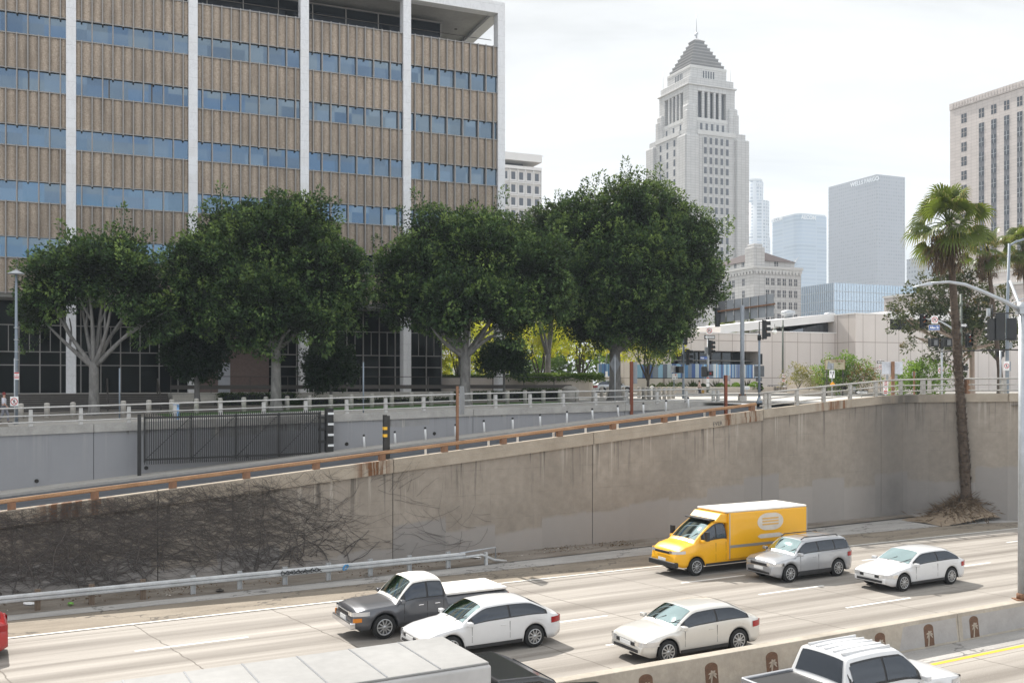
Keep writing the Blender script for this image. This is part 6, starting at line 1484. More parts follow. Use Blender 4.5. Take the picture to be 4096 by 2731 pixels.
for i in range(n+1):
    x = g0+(g1-g0)*i/n; m.bx(x-.022, x+.022, -.022, .022, gz_(x, zb0, zb1)-.14, gz_(x, zt0, zt1)+.12)
m.obj('picket_infill', Mt['black'], gt)
for f in (.25, .52, .78): MB().bx(gl-.62, gl-.2, -.08, .08, slope*gl+hr*f, slope*gl+hr*f+.16).obj('roller_bracket', Mt['black'], gt)
# posts standing behind the front parapet
t = t_at(386, .55)
bp = thing('gate_catch_post', 'twin black steel posts with yellow bands behind the rusty rail', 'post', fw(t, .55, zr(t)), FA)
hz_ = zpy(414.5, fw(t, .55).y)-zr(t)
MB().bx(-.13, .02, -.1, .1, 0, hz_).obj('post', Mt['black'], bp); MB().bx(.05, .2, -.0, .2, 0, hz_-.05).obj('post', Mt['black'], bp)
for f in (427.8, 435): MB().bx(-.135, .025, -.105, .105, zpy(f, fw(t, .55).y)-zr(t)-.08, zpy(f, fw(t, .55).y)-zr(t)+.06).obj('yellow_band', Mt['yellow_band'], bp)
def steel_post(px, ptop, s_or_p, lab, mat, wpx, plate=None, name='sign_post', cat='sign'):
    if isinstance(s_or_p, tuple): p = s_or_p
    else: t = t_at(px, s_or_p); p = tuple(fw(t, s_or_p, zr(t)))
    o = thing(name, lab, cat, p); Y = p[1]; w_ = wpx*Y/F; h = zpy(ptop, Y)-p[2]
    MB().bx(-w_/2, w_/2, -.06, .06, 0, h).bx(-w_/2, -w_/2+.03, -.06, .12, 0, h).obj('post', Mt[mat], o, bevel=.008)
    if plate:
        x0, x1, y0, y1, mt, off = plate; s = Y/F
        pl = [((x0-px)*s, zpy(y1, Y)-p[2]), ((x1-px)*s, zpy(y1, Y)-p[2]), ((x1-px)*s, zpy(y0, Y)-p[2]), ((x0-px)*s, zpy(y0, Y)-p[2])]
        MB().prism(pl, .03, 'y', off).obj('sign_plate', Mt[mt], o, bevel=.02)
    return o
o = steel_post(457.3, 386, .7, 'rust brown steel post with a tall grey sign edge-on behind the rusty rail', 'rustbrown', 3.0)
Yp = o.location.y; m = MB(); h0 = zpy(414.5, Yp)-o.location.z; h1 = zpy(386, Yp)-o.location.z
n = 8; vs = []
for i in range(n+1):
    u = i/n; z = h0+(h1-h0)*u; wv = .10+.04*math.sin(math.pi*u); vs += [(.1, .1, z), (.1+wv+.06, .1+.5, z), (.1+wv+.1, .1+.5, z), (.16, .1, z)]
m.add(vs, [(4*i+a, 4*i+b, 4*i+4+b, 4*i+4+a) for i in range(n) for a, b in ((0, 1), (1, 2), (2, 3), (3, 0))]+[(0, 3, 2, 1), (4*n, 4*n+1, 4*n+2, 4*n+3)]); m.obj('sign_plate', Mt['sign_back'], o)
p = on_ramp(631.5, 416.2)
o = steel_post(631.5, 361.5, tuple(p), 'tall rust red steel post before the right-hand ficus trunk', 'rustred', 3.4, (633.4, 637.6, 361.8, 383.5, 'sign_back', .14))
o = steel_post(725.9, 375, 1.0, 'short rust red steel post with a small grey sign back near the ramp top', 'rustred', 2.9, (723.6, 731, 375.2, 380.8, 'sign_back', .14))
# ------------------------------------------------------------ sign helpers (faces look towards -y)
def panel(par, cx, cz, w_, h, mat, y=-.06, nm='sign_panel', d=.025, bev=.02): return MB().bx(-w_/2, w_/2, 0, d, -h/2, h/2).obj(nm, Mt[mat], par, (cx, y, cz), bevel=min(bev, w_*.1))
def no_symbol(pn, r, arrow=None):
    m = MB().ring(0, 0, r*.8, r, -.008, .006, 26); c = .72*r; m.hexa([(-c, -.009, c-.1*r), (-c+.1*r, -.009, c), (-c+.1*r, -.004, c), (-c, -.004, c-.1*r)], [(c-.1*r, -.009, -c), (c, -.009, -c+.1*r), (c, -.004, -c+.1*r), (c-.1*r, -.004, -c)])
    m.obj('prohibition_ring', Mt['sign_red'], pn)
    a = MB()
    if arrow == 'uturn':
        a.tube([(.28*r, -.004, -.45*r), (.28*r, -.004, .2*r), (.1*r, -.004, .42*r), (-.15*r, -.004, .42*r), (-.3*r, -.004, .2*r), (-.3*r, -.004, -.1*r)], .08*r, 6); a.prism([(-.55*r, -.08*r), (-.05*r, -.08*r), (-.3*r, -.5*r)], .003, 'y', -.006)
    elif arrow == 'turn':
        a.tube([(-.25*r, -.004, -.5*r), (-.25*r, -.004, .1*r), (-.1*r, -.004, .25*r), (.2*r, -.004, .25*r)], .09*r, 6); a.prism([(.15*r, .0), (.15*r, .5*r), (.55*r, .25*r)], .003, 'y', -.006)
    elif arrow == 'walk':
        a.ball((.02*r, -.004, .5*r), .11*r, 8); a.tube([(0, -.004, .38*r), (-.05*r, -.004, -.05*r)], [.14*r, .11*r], 6); a.tube([(-.05*r, -.004, -.02*r), (.18*r, -.004, -.3*r), (.2*r, -.004, -.6*r)], .07*r, 5); a.tube([(-.05*r, -.004, -.02*r), (-.12*r, -.004, -.35*r), (-.35*r, -.004, -.6*r)], .07*r, 5); a.tube([(0, -.004, .3*r), (-.3*r, -.004, .0)], .055*r, 5); a.tube([(0, -.004, .3*r), (.25*r, -.004, .1*r), (.38*r, -.004, .2*r)], .055*r, 5)
    if a.v: a.obj('symbol', Mt['sign_black'], pn)
def oneway(par, cx, cz, w_, h, left=True, y=-.06):
    pn = panel(par, cx, cz, w_, h, 'sign_black', y); s = -1 if left else 1
    a = [(-.46*w_*s*-1*-1, 0)]
    x0 = s*.47*w_; m = MB(); m.prism([(x0, 0), (x0-s*.24*w_, .40*h), (x0-s*.24*w_, .26*h), (-s*.45*w_, .26*h), (-s*.45*w_, -.26*h), (x0-s*.24*w_, -.26*h), (x0-s*.24*w_, -.40*h)] if s > 0 else [(x0, 0), (x0+.24*w_, -.40*h), (x0+.24*w_, -.26*h), (.45*w_, -.26*h), (.45*w_, .26*h), (x0+.24*w_, .26*h), (x0+.24*w_, .40*h)], .004, 'y', -.006); m.obj('arrow', Mt['sign_white'], pn)
    text('ONE WAY', h*.42, Mt['sign_black'], pn, (-s*.12*w_, -.009, 0), (R(90), 0, 0), 'lettering', .001, sx=.95); return pn
def at(px, Y, py=None):
    x = (px-CX)/F*Y; z = zg(x, Y) if py is None else zpy(py, Y); return (x, Y, z)
def pole(par, h, r=.05, mat='galv', r2=None, n=10): return MB().cyl((0, 0, 0), r, h, n, r2).obj('post', Mt[mat], par)
# left edge: lamp, signs
t = thing('street_light', 'slim grey light pole with a flat disc head at the far left', 'street lamp', at(16.2, 55)); b = t.location.z
pole(t, zpy(274, 55)-b, .11, 'bluegrey', .06); MB().lathe([(.04, .25), (.12, .2), (.42, .05), (.44, 0), (.1, -.02)], (0, 0, zpy(274, 55)-b), 16).obj('lamp_head', Mt['galv'], t)
for py in (328, 340, 352, 360): MB().lathe([(.125, 0), (.125, .05)], (0, 0, zpy(py, 55)-b), 12).obj('band', Mt['galv'], t)
t = thing('sign_post', 'grey post with red parking sign over a white no-walking sign, far left', 'sign', at(14.6, 54)); b = t.location.z; s = 54/F
pole(t, zpy(358, 54)-b, .035, 'galv')
pn = panel(t, 2.6*s, zpy(375.8, 54)-b, 4.6*s, 7.4*s, 'sign_white'); text('NO\nSTOPPING', .075, Mt['sign_red'], pn, (0, -.006, .02), depth=.001); MB().bx(-.13, .13, -.006, 0, .13, .2).bx(-.12, .12, -.006, 0, -.12, -.06).obj('stripe', Mt['sign_red'], pn)
pn = panel(t, .1*s, zpy(401.3, 54)-b, 8.2*s, 9.9*s, 'sign_white'); m = bpy.data.objects.new('face', None); 
bpy.data.objects.remove(m)
def nosub(par, cx, cz, w_, h, r, arrow, y=-.06):
    pn = panel(par, cx, cz, w_, h, 'sign_white', y); no_symbol(pn, r, arrow); return pn
pn.name = 'old'; bpy.data.objects.remove(pn); pn = nosub(t, .1*s, zpy(401.3, 54)-b, 8.2*s, 9.9*s, 3.6*s, 'walk'); text('USE CROSSWALK', .06, Mt['sign_black'], pn, (0, -.006, -4.3*s), depth=.001)
for px, Y, pt, lab in ((119.6, 60, 368, 'bare thin grey post before the stairs, behind the first fig'), (363.4, 60.5, 362, 'bare thin dark post in front of the bright lobby reflection')):
    t = thing('bare_post', lab, 'post', at(px, Y)); pole(t, zpy(pt, Y)-t.location.z, .045, 'bluegrey'); MB().bx(-.06, .06, -.06, .06, 0, .04).obj('foot_plate', Mt['galv'], t)
t = thing('marker_stub', 'short blue and white mottled post by the pipe railing above the gate', 'post', at(176.2, 57)); MB().bx(-.16, .16, -.05, .05, 0, .95).obj('stub', M('mottled_blue', (.16, .3, .55), .7, 0, .9, 9), t); MB().bx(-.17, .17, -.06, .06, .9, .96).obj('cap', Mt['sign_white'], t)
t = thing('sign_post', 'back of a grey diamond sign on a thin post before the tallest fig trunk', 'sign', at(615, 72.5)); b = t.location.z; s = 72.5/F
pole(t, zpy(357, 72.5)-b, .04, 'galv'); zc_ = zpy(364, 72.5)-b; r = 9.6*s; MB().prism([(0, -r*1.1), (r*.55, 0), (0, r*1.1), (-r*.55, 0)], .02, 'y', .05).obj('sign_plate', Mt['sign_back_dk'], t)
t.children[-1].location.z = zc_
# ------------------------------------------------------------ traffic signals
def head(par, x, z, h, rz=0, y=0, lit=1, w_=None, nm='signal_head', lens=True):
    w_ = w_ or h*.36; d = h*.22; o = MB().bx(-w_/2, w_/2, -d/2, d/2, -h/2, h/2).obj(nm, Mt['sigblack'], par, (x, y, z), rz, bevel=.02)
    MB().bx(-w_*.62, w_*.62, d/2-.04, d/2-.01, -h*.54, h*.54).obj('back_plate', Mt['sigblack'], o)
    rr_ = h*.125
    for k, mt in ((1, 'redlens'), (0, 'amber'), (-1, 'black')):
        zc = k*h*.31; m = MB(); vs = []; n = 9
        for yy in (-d/2, -d/2-h*.2):
            for i in range(n):
                a = R(-25)+R(230)*i/(n-1); vs.append((rr_*1.15*math.cos(a), yy, zc+rr_*1.15*math.sin(a)+(-.0)))
        m.add(vs, [(i, i+1, n+i+1, n+i) for i in range(n-1)], True); m.obj('visor', Mt['sigblack'], o)
        if lens: MB().lathe([(rr_, -d/2-.01), (rr_*.6, -d/2-.03), (.005, -d/2-.04)], (0, 0, zc), 14, None, 'y').obj('lens', Mt[mt], o)
    return o
def pedhead(par, x, z, sz, rz=0, y=0, lit=None):
    o = MB().bx(-sz*.5, sz*.5, -sz*.3, sz*.3, -sz*.5, sz*.5).obj('pedestrian_signal', Mt['sigblack'], par, (x, y, z), rz, bevel=.02)
    MB().bx(-sz*.55, sz*.55, -sz*.5, -sz*.3, sz*.45, sz*.52).bx(-sz*.55, -sz*.48, -sz*.5, -sz*.3, -sz*.5, sz*.45).bx(sz*.48, sz*.55, -sz*.5, -sz*.3, -sz*.5, sz*.45).obj('visor', Mt['sigblack'], o)
    if lit: MB().bx(-sz*.18, sz*.18, -sz*.32, -sz*.295, -sz*.2, sz*.25).obj('hand_symbol', Mt[lit], o)
    return o
# pole by the right end of the tallest fig
Y = 84; s = Y/F; t = thing('traffic_signal', 'dark grey signal pole just right of the tallest fig, lamps facing right', 'traffic light', at(683.4, Y)); b = t.location.z
pole(t, zpy(335, Y)-b, .12, 'bluegrey', .09); head(t, 4.6*s, zpy(357, Y)-b, 15.5*s, R(75), 0); head(t, 2.2*s, zpy(340.5, Y)-b, 8*s, R(180)); pedhead(t, -3.2*s, zpy(369.6, Y)-b, 6.6*s, R(-70))
MB().bx(-.2, .5*s, -.05, .05, 0, .07).obj('bracket', Mt['sigblack'], t, (4*s*.5, 0, zpy(350, Y)-b)); MB().bx(-2*s, 0, -.06, .06, zpy(362.5, Y)-b, zpy(354, Y)-b).obj('side_box', Mt['sigblack'], t)
Y = 100; s = Y/F; t = thing('traffic_signal', 'signal pole stacked with one-way arrow, no-turn and blue street name signs', 'traffic light', at(708, Y)); b = t.location.z
pole(t, zpy(336, Y)-b, .13, 'galv', .1); MB().cyl((0, 0, 0), .17, 1.4, 12).obj('base_sleeve', Mt['green_pole'], t)
nosub(t, 1.0*s, zpy(330.6, Y)-b, 5.8*s, 7.0*s, 2.6*s, 'uturn', -.2); oneway(t, 1.2*s, zpy(337, Y)-b, 10.8*s, 3.9*s, True, -.2)
head(t, 2.0*s, zpy(347.6, Y)-b, 14*s, R(60), -.3); MB().bx(-1.4*s, 1.4*s, -.1, .1, zpy(353.5, Y)-b, zpy(347, Y)-b).obj('signal_back', Mt['sign_back'], t, (-1.9*s, 0, 0))
pn = panel(t, -4.6*s, zpy(357.9, Y)-b, 7*s, 2.9*s, 'sign_blue', -.2); text('Main', 1.9*s, Mt['sign_white'], pn, (-1.4*s, -.008, 0), depth=.002, bold=.01); text('200', 1.1*s, Mt['sign_white'], pn, (2.2*s, -.008, -.7*s), depth=.002)
MB().bx(-2.5*s, 2.5*s, -.25, .25, -5.3*s, 5.3*s).obj('control_box', Mt['sigblack'], t, (-4.2*s, -.1, zpy(371.7, Y)-b), bevel=.05); pedhead(t, 1.6*s, zpy(373.4, Y)-b, 4.8*s, 0, -.3, 'redlens')
pn = panel(t, -.6*s, zpy(379.8, Y)-b, 2.9*s, 5.2*s, 'sign_white', -.25); MB().bx(-1.3*s, 1.3*s, -.01, 0, 1.4*s, 2.4*s).obj('stripe', Mt['sign_red'], pn); panel(t, -.6*s, zpy(384.8, Y)-b, 2.9*s, 3.8*s, 'sign_white', -.25)
Y = 68.6; s = Y/F; t = thing('traffic_signal', 'blue-grey signal pole with a black lamp head facing right and boxes seen from behind', 'traffic light', at(759.3, Y)); b = t.location.z
pole(t, zpy(334, Y)-b, .075, 'bluegrey'); MB().lathe([(.22, 0), (.2, .12), (.09, .45)], (0, 0, 0), 14).obj('base_flare', Mt['bluegrey'], t)
MB().tube([(0, 0, zpy(334, Y)-b), (0, 0, zpy(321.5, Y)-b), (2.5*s, 0, zpy(321.5, Y)-b)], .035, 8).tube([(0, 0, zpy(338, Y)-b), (2.5*s, 0, zpy(338, Y)-b)], .035, 8).cyl((0, 0, zpy(340, Y)-b), .13, 5*s, 10).obj('mount_frame', Mt['sigblack'], t)
head(t, 5.2*s, zpy(329.6, Y)-b, 18.5*s, R(68), 0)
MB().bx(-1.6*s, 1.6*s, -.12, .12, -5.3*s, 5.3*s).obj('signal_back', Mt['sigblack'], t, (2.2*s, .25, zpy(358.8, Y)-b), bevel=.03)
MB().bx(-4.9*s, 4.9*s, -.03, .03, -5.5*s, 5.5*s).bx(-4.9*s, 4.9*s, -.08, -.03, -3.6*s, -3.2*s).bx(-4.9*s, 4.9*s, -.08, -.03, 3.2*s, 3.6*s).obj('sign_plate', Mt['sign_back_dk'], t, (1*s, .3, zpy(371, Y)-b))
MB().bx(-2.8*s, 2.8*s, -.1, .1, -2*s, 2*s).obj('control_box', Mt['sign_back_dk'], t, (.6*s, .3, zpy(379.1, Y)-b)); o = head(t, 1.6*s, zpy(387, Y)-b, 9*s, R(40), .35)
t = thing('sign_gantry', 'big freeway sign seen from behind on one thick round pole', 'sign', at(742.3, 75.6)); Y = 75.6; s = Y/F; b = t.location.z
MB().cyl((0, 0, .35), 2.1*s, zpy(305.3, Y)-b-.35, 16).obj('pole', M('gantry_pole_paint', (.24, .26, .285), .6, .1, .25, 1.2, st=(1, 1, .4)), t); MB().bx(-3.4*s, 3.4*s, -.35, .35, 0, .38).obj('footing', Mt['bollard'], t, bevel=.02)
for a_ in range(4): MB().cyl(((2.3 if a_ % 2 else -2.3)*s, .2 if a_ < 2 else -.2, .38), .05, .16, 8).obj('bolt', Mt['rustbrown'], t)
A = Vector(((719-742.3)*s, .45, 0)); ya = 77.5; B = Vector(((775.2-742.3)*s, 0, 0))
x0 = (719-CX)/F*77.2-t.location.x; x1 = (775.2-CX)/F*74.6-t.location.x; y0, y1 = 1.6+.25, -1.0+.25
n = 7
for i in range(n):
    u0, u1 = i/n, (i+1)/n; w_ = MB()
    def q(u, e=0): return (x0+(x1-x0)*u, y0+(y1-y0)*u+e)
    z0, z1 = zpy(322.5, 77.2)-b, zpy(301.4, 77.2)-b; z2, z3 = zpy(315.8, 74.6)-b, zpy(293, 74.6)-b
    def zz_(u, a, c): return a+(c-a)*u
    e = .006
    w_.hexa([(*q(u0+e), zz_(u0, z0, z2)), (*q(u1-e), zz_(u1, z0, z2)), (*q(u1-e, .06), zz_(u1, z0, z2)), (*q(u0+e, .06), zz_(u0, z0, z2))], [(*q(u0+e), zz_(u0, z1, z3)), (*q(u1-e), zz_(u1, z1, z3)), (*q(u1-e, .06), zz_(u1, z1, z3)), (*q(u0+e, .06), zz_(u0, z1, z3))])
    w_.obj('sign_panel', Mt['sign_back' if i not in (0,) else 'sign_back_dk'], t)
    c_ = MB(); c_.hexa([(*q(u0, -.05), zz_(u0, z0, z2)), (*q(u0+.012, -.05), zz_(u0, z0, z2)), (*q(u0+.012, 0), zz_(u0, z0, z2)), (*q(u0, 0), zz_(u0, z0, z2))], [(*q(u0, -.05), zz_(u0, z1, z3)), (*q(u0+.012, -.05), zz_(u0, z1, z3)), (*q(u0+.012, 0), zz_(u0, z1, z3)), (*q(u0, 0), zz_(u0, z1, z3))]); c_.obj('stiffener', Mt['sign_back_dk'], t)
zm0 = zpy(312, 77.2)-b; zm1 = zpy(304.4, 74.6)-b
MB().hexa([(*q(-.03, -.32), zm0), (*q(1.0, -.32), zm1), (*q(1.0, 0), zm1), (*q(-.03, 0), zm0)], [(*q(-.03, -.32), zm0+.11), (*q(1.0, -.32), zm1+.11), (*q(1.0, 0), zm1+.11), (*q(-.03, 0), zm0+.11)]).obj('support_beam', Mt['rustbrown'], t)
MB().bx(-.22, .1, -.2, .25, -.75, .75).obj('sign_light_box', Mt['sigblack'], t, (x0, y0, zpy(317, 77.2)-b))
# globe street lamps
def globe_lamp(px, gx, gy, Y, pt, lab, base_py=391):
    s = Y/F; t = thing('globe_lamp', lab, 'street lamp', (at(px, Y)[0], Y, 7.35)); b = 7.35; z = zpy(pt, Y)-b
    pole(t, z, .13, 'green_pole', .09); MB().lathe([(.3, 0), (.28, .5), (.16, .9)], (0, 0, 0), 12).obj('base', Mt['green_pole'], t)
    ax = (gx-px)*s; za_ = zpy(gy-5.2, Y)-b
    MB().tube([(0, 0, za_-.5), (ax*.2, 0, za_-.1), (ax*.4, 0, za_), (ax, 0, za_), (ax, 0, za_-.25)], .04, 8).lathe([(.12, .0), (.14, .35)], (0, 0, za_-.2), 10).lathe([(.05, .3), (.2, .1), (.22, 0)], (ax, 0, za_-.4), 12).obj('bracket_arm', Mt['green_pole'], t)
    MB().ball((ax, 0, zpy(gy, Y)-b), 2.75*s*.95, 16).obj('globe', Mt['globe'], t)
    for q in (0.15, .3): MB().cyl((ax*(1.0) if q < .2 else 0, 0, za_+.0), .03, q*2, 6).obj('finial', Mt['green_pole'], t)
    return t
t = globe_lamp(782.8, 774.6, 331.8, 106, 320, 'green lamp post with one white globe before the beige wall')
s = 106/F; pn = nosub(t, .8*s, zpy(375.5, 106)-7.35, 4.0*s, 3.8*s, 1.4*s, 'turn', -.2); pn = panel(t, .4*s, zpy(380.2, 106)-7.35, 3.8*s, 3.4*s, 'sign_white', -.2); MB().bx(-1.7*s, 1.7*s, -.01, 0, .6*s, 1.5*s).bx(-1.3*s, 1.3*s, -.01, 0, -1.0*s, -.3*s).obj('stripe', Mt['sign_red'], pn)
pn = panel(t, .8*s, zpy(388, 106)-7.35, 2.6*s, 5*s, 'sign_white', -.22); MB().bx(-1*s, 1*s, -.01, 0, -2*s, -.8*s).obj('stripe', Mt['sign_red'], pn)
t = globe_lamp(961, 951.7, 309.4, 80, 294, 'green lamp post with white globe half hidden by the tall palm'); s = 80/F
oneway(t, 1.4*s, zpy(325.3, 80)-7.35, 7.5*s, 4.2*s, False, -.2)
for px in (597.6, 601.6+7.4): pass
for i, px in enumerate((599.3, 606.8)):
    t = thing('globe_lamp', 'small distant white globe lamp %s of the tallest fig trunk' % ('further left' if i == 0 else 'just left'), 'street lamp', ((px-CX)/F*120, 120, 7.35)); s = 120/F
    MB().ball((0, 0, zpy(345.4, 120)-7.35), 1.5*s, 12).obj('globe', Mt['globe'], t); pole(t, zpy(347, 120)-7.35, .06, 'green_pole')
# right-hand signals
Y = 79; s = Y/F; t = thing('traffic_signal', 'signal on a curved mast arm carrying the blue Aliso St sign', 'traffic light', (at(957.6, Y)[0], Y, 7.3)); b = 7.3
pole(t, zpy(331, Y)-b, .11, 'galv', .09)
arm = [(0, 0, zpy(334, Y)-b), (-8*s, -.1, zpy(327, Y)-b), (-18*s, -.2, zpy(321.5, Y)-b), (-26*s, -.25, zpy(319.6, Y)-b), (-34*s, -.25, zpy(319.3, Y)-b)]
MB().tube(arm, [.09, .08, .07, .06, .05], 8).obj('mast_arm', Mt['galv'], t); head(t, -36.2*s, zpy(321.2, Y)-b, 13.6*s, R(22), -.3); head(t, 9.4*s, zpy(340.5, Y)-b, 13.4*s, R(18), -.3)
pedhead(t, 8.8*s, zpy(367.9, Y)-b, 5*s, R(-60), .3); nosub(t, -25*s, zpy(320, Y)-b, 6.6*s, 7.9*s, 2.9*s, 'uturn', -.4)
pn = panel(t, -25.6*s, zpy(327.8, Y)-b, 11*s, 5.2*s, 'sign_white', -.42); o = MB().bx(-5.2*s, 5.2*s, -.008, 0, -2.3*s, 2.3*s).obj('blue_field', Mt['sign_blue'], pn); text('Aliso St', 3.5*s, Mt['sign_white'], pn, (0, -.014, 0), depth=.002, bold=.012, sx=.8)
Y = 74; s = Y/F; t = thing('traffic_signal', 'grey post carrying two square signal backs side by side', 'traffic light', (at(941.8, Y)[0], Y, 7.2)); b = 7.2
pole(t, zpy(345, Y)-b, .075, 'galv'); MB().bx(-6*s, 6*s, -.05, .05, zpy(338.4, Y)-b, zpy(337.7, Y)-b).bx(-.09, .09, -.09, .09, zpy(349, Y)-b, zpy(341, Y)-b).bx(-6*s, 6*s, -.04, .04, zpy(346.8, Y)-b, zpy(346.1, Y)-b).obj('mount_frame', Mt['sigblack'], t)
for x in (-7, 6.3): pedhead(t, x*s, zpy(342.4, Y)-b, 8.2*s, R(180), .1); MB().bx(-1.8*s, 1.8*s, -.07, .0, -2.6*s, 2.6*s).obj('rear_cover', Mt['sign_back_dk'], t, (x*s, -.12, zpy(342.5, Y)-b))
nosub(t, -.3*s, zpy(370.2, Y)-b, 5.4*s, 6.6*s, 2.5*s, None, .12)
Y = 70; s = Y/F; t = thing('traffic_signal', 'tall grey pole with three big black signal backs above the bridge railing', 'traffic light', (at(1007.2, Y)[0], Y, 7.2)); b = 7.2
MB().tube([(0, 0, 0), (0, 0, zpy(315, Y)-b), (2.1*s, 0, zpy(243.5, Y)-b)], [.14, .11, .09], 10).obj('pole', Mt['bluegrey'], t)
MB().tube([(2.1*s, 0, zpy(246, Y)-b), (8*s, 0, zpy(242, Y)-b), (18*s, 0, zpy(239, Y)-b)], .07, 8).obj('lamp_arm', Mt['bluegrey'], t)
MB().tube([(-16*s, -.3, zpy(313.5, Y)-b), (4*s, -.3, zpy(313.2, Y)-b), (4*s, -.3, zpy(318, Y)-b)], .045, 8).tube([(-17*s, -.3, zpy(305, Y)-b), (-17*s, -.3, zpy(320, Y)-b)], .05, 8).tube([(-16*s, -.3, zpy(339.5, Y)-b), (4*s, -.3, zpy(339, Y)-b)], .04, 8).obj('mount_frame', Mt['sigblack'], t)
for x, zc_, hh in ((-16.6, 329.6, 20.5), (-9, 327, 24.5), (3.2, 329.3, 20.5)): head(t, x*s, zpy(zc_, Y)-b, hh*s, R(180)+(.25 if x < -12 else (-.25 if x > 0 else 0)), -.15, 1, 7.2*s)
MB().bx(-1.5*s, 1.5*s, -.1, .1, -4*s, 4*s).obj('antenna_box', Mt['galv'], t, (-17.5*s, .2, zpy(312, Y)-b)); pedhead(t, -7*s, zpy(354, Y)-b, 5.8*s, R(-160), -.1, 'sign_white')
pn = nosub(t, -2.7*s, zpy(365.8, Y)-b, 5.6*s, 9.3*s, 2.5*s, 'walk', -.3); text('USE CROSSWALK', .05, Mt['sign_black'], pn, (0, -.006, -3.6*s), depth=.001)
panel(t, 2.4*s, zpy(366, Y)-b, 4.4*s, 9.6*s, 'sign_back', .1); panel(t, 4*s, zpy(345, Y)-b, 4*s, 6*s, 'sign_back', .1)
# big freeway lamp on the median
bpos = fw(t_at(1022.3, -21.3), -21.3, .93); Y = bpos.y; s = Y/F
t = thing('street_light', 'tall foreground lamp pole on the median with long curved arm', 'street lamp', bpos); b = bpos.z
MB().tube([(0, 0, 0), (0, 0, zpy(306, Y)-b)], [.15, .12], 14).obj('pole', Mt['galv'], t); MB().bx(-.28, .28, -.2, .2, 0, .04).lathe([(.19, .04), (.19, .2), (.16, .24)], (0, 0, 0), 14).obj('base_plate', Mt['rustbrown'], t)
arm = [(-.05, 0, zpy(311, Y)-b), (-16*s, -.0, zpy(302, Y)-b), (-40*s, .05, zpy(291, Y)-b), (-56*s, .1, zpy(284.2, Y)-b), (-72*s, .12, zpy(281.6, Y)-b), (-92*s, .15, zpy(283, Y)-b)]
MB().tube(arm, [.075, .07, .065, .06, .05, .045], 10).obj('curved_arm', Mt['galv'], t); MB().tube([(0, 0, zpy(305, Y)-b+.1), (0, 0, zpy(313, Y)-b)], .16, 12).bx(-.17, .17, -.17, .17, zpy(314, Y)-b, zpy(308.5, Y)-b).lathe([(.1, 0), (.08, .1), (.03, .14)], (0, 0, zpy(306, Y)-b), 10).obj('collar', Mt['galv'], t)
MB().hexa([(-107*s, -.14, zpy(286.6, Y)-b), (-90*s, -.1, zpy(285.2, Y)-b), (-90*s, .3, zpy(285.2, Y)-b), (-107*s, .36, zpy(286.6, Y)-b)], [(-105*s, -.06, zpy(285.3, Y)-b), (-92*s, -.04, zpy(281.6, Y)-b), (-92*s, .22, zpy(281.6, Y)-b), (-105*s, .26, zpy(285.3, Y)-b)]).obj('lamp_head', Mt['galv'], t, bevel=.03)
MB().tube([(0, .05, zpy(310, Y)-b), (.9, 2.6, zpy(299, Y)-b+.9)], [.06, .05], 8).obj('rear_arm', Mt['galv'], t)
t = thing('street_light', 'grey lamp pole beyond the fence whose thin arm crosses the signal pole', 'street lamp', (at(1029, 74)[0], 74, 7.2)); s = 74/F
pole(t, zpy(296, 74)-7.2, .1, 'galv'); MB().tube([(0, 0, zpy(296, 74)-7.2), (-20*s, 0, zpy(304.8, 74)-7.2)], .05, 8).obj('arm', Mt['galv'], t); MB().bx(-22.5*s, -19*s, -.1, .1, zpy(305.8, 74)-7.2, zpy(304, 74)-7.2).obj('lamp_head', Mt['galv'], t)
# ------------------------------------------------------------ signs in the planting beds
Y = 96; s = Y/F; t = thing('place_sign', 'tan sign with brown border and brown lettering behind the lime bush', 'sign', at(835, Y)); b = t.location.z
pn = panel(t, 0, zpy(364.5, Y)-b, 20*s, 10*s, 'sign_tan', 0); MB().bx(-10.1*s, 10.1*s, -.02, .04, 4.8*s, 5.2*s).bx(-10.1*s, -9.7*s, -.02, .04, -5*s, 4.8*s).bx(9.7*s, 10.1*s, -.02, .04, -5*s, 4.8*s).obj('border', Mt['sign_brown'], pn)
text('Los Angeles Mall', 1.75*s, Mt['sign_brown'], pn, (2.5*s, -.01, 3.3*s), depth=.002, bold=.008); text('Pool', 1.4*s, Mt['sign_brown'], pn, (6*s, -.01, 1.2*s), depth=.002)
MB().prism([(-8*s, -4*s), (-4.6*s, -4*s), (-5*s, 0), (-5.8*s, 3*s), (-6.2*s, 4*s), (-6.6*s, 3*s), (-7.4*s, 0)], .01, 'y', -.012).obj('tower_symbol', Mt['bluegrey'], pn)
for x in (-8, 8): MB().bx(x*s-.05, x*s+.05, .03, .1, 0, zpy(369, Y)-b).obj('post', Mt['bronze'], t)
Y = 84; s = Y/F; t = thing('sign_post', 'white keep-right sign with black arrow above an orange diamond', 'sign', at(832, Y)); b = t.location.z
pole(t, zpy(364, Y)-b, .04, 'galv'); pn = panel(t, -1*s, zpy(366, Y)-b, 6.3*s, 6.2*s, 'sign_back', .05); pn = panel(t, -.2*s, zpy(374, Y)-b, 5.3*s, 7.8*s, 'sign_white', -.07)
MB().prism([(-1.9*s, 2.8*s), (-.5*s, 2.8*s), (-.9*s, -.2*s), (-1.3*s, -.2*s)], .004, 'y', -.006).tube([(.6*s, -.004, -3.2*s), (.5*s, -.004, -1.5*s), (1.2*s, -.004, .2*s), (1.2*s, -.004, 1.4*s)], .35*s, 6).prism([(.2*s, 1.3*s), (2.2*s, 1.3*s), (1.2*s, 3.3*s)], .004, 'y', -.006).obj('arrow', Mt['sign_black'], pn)
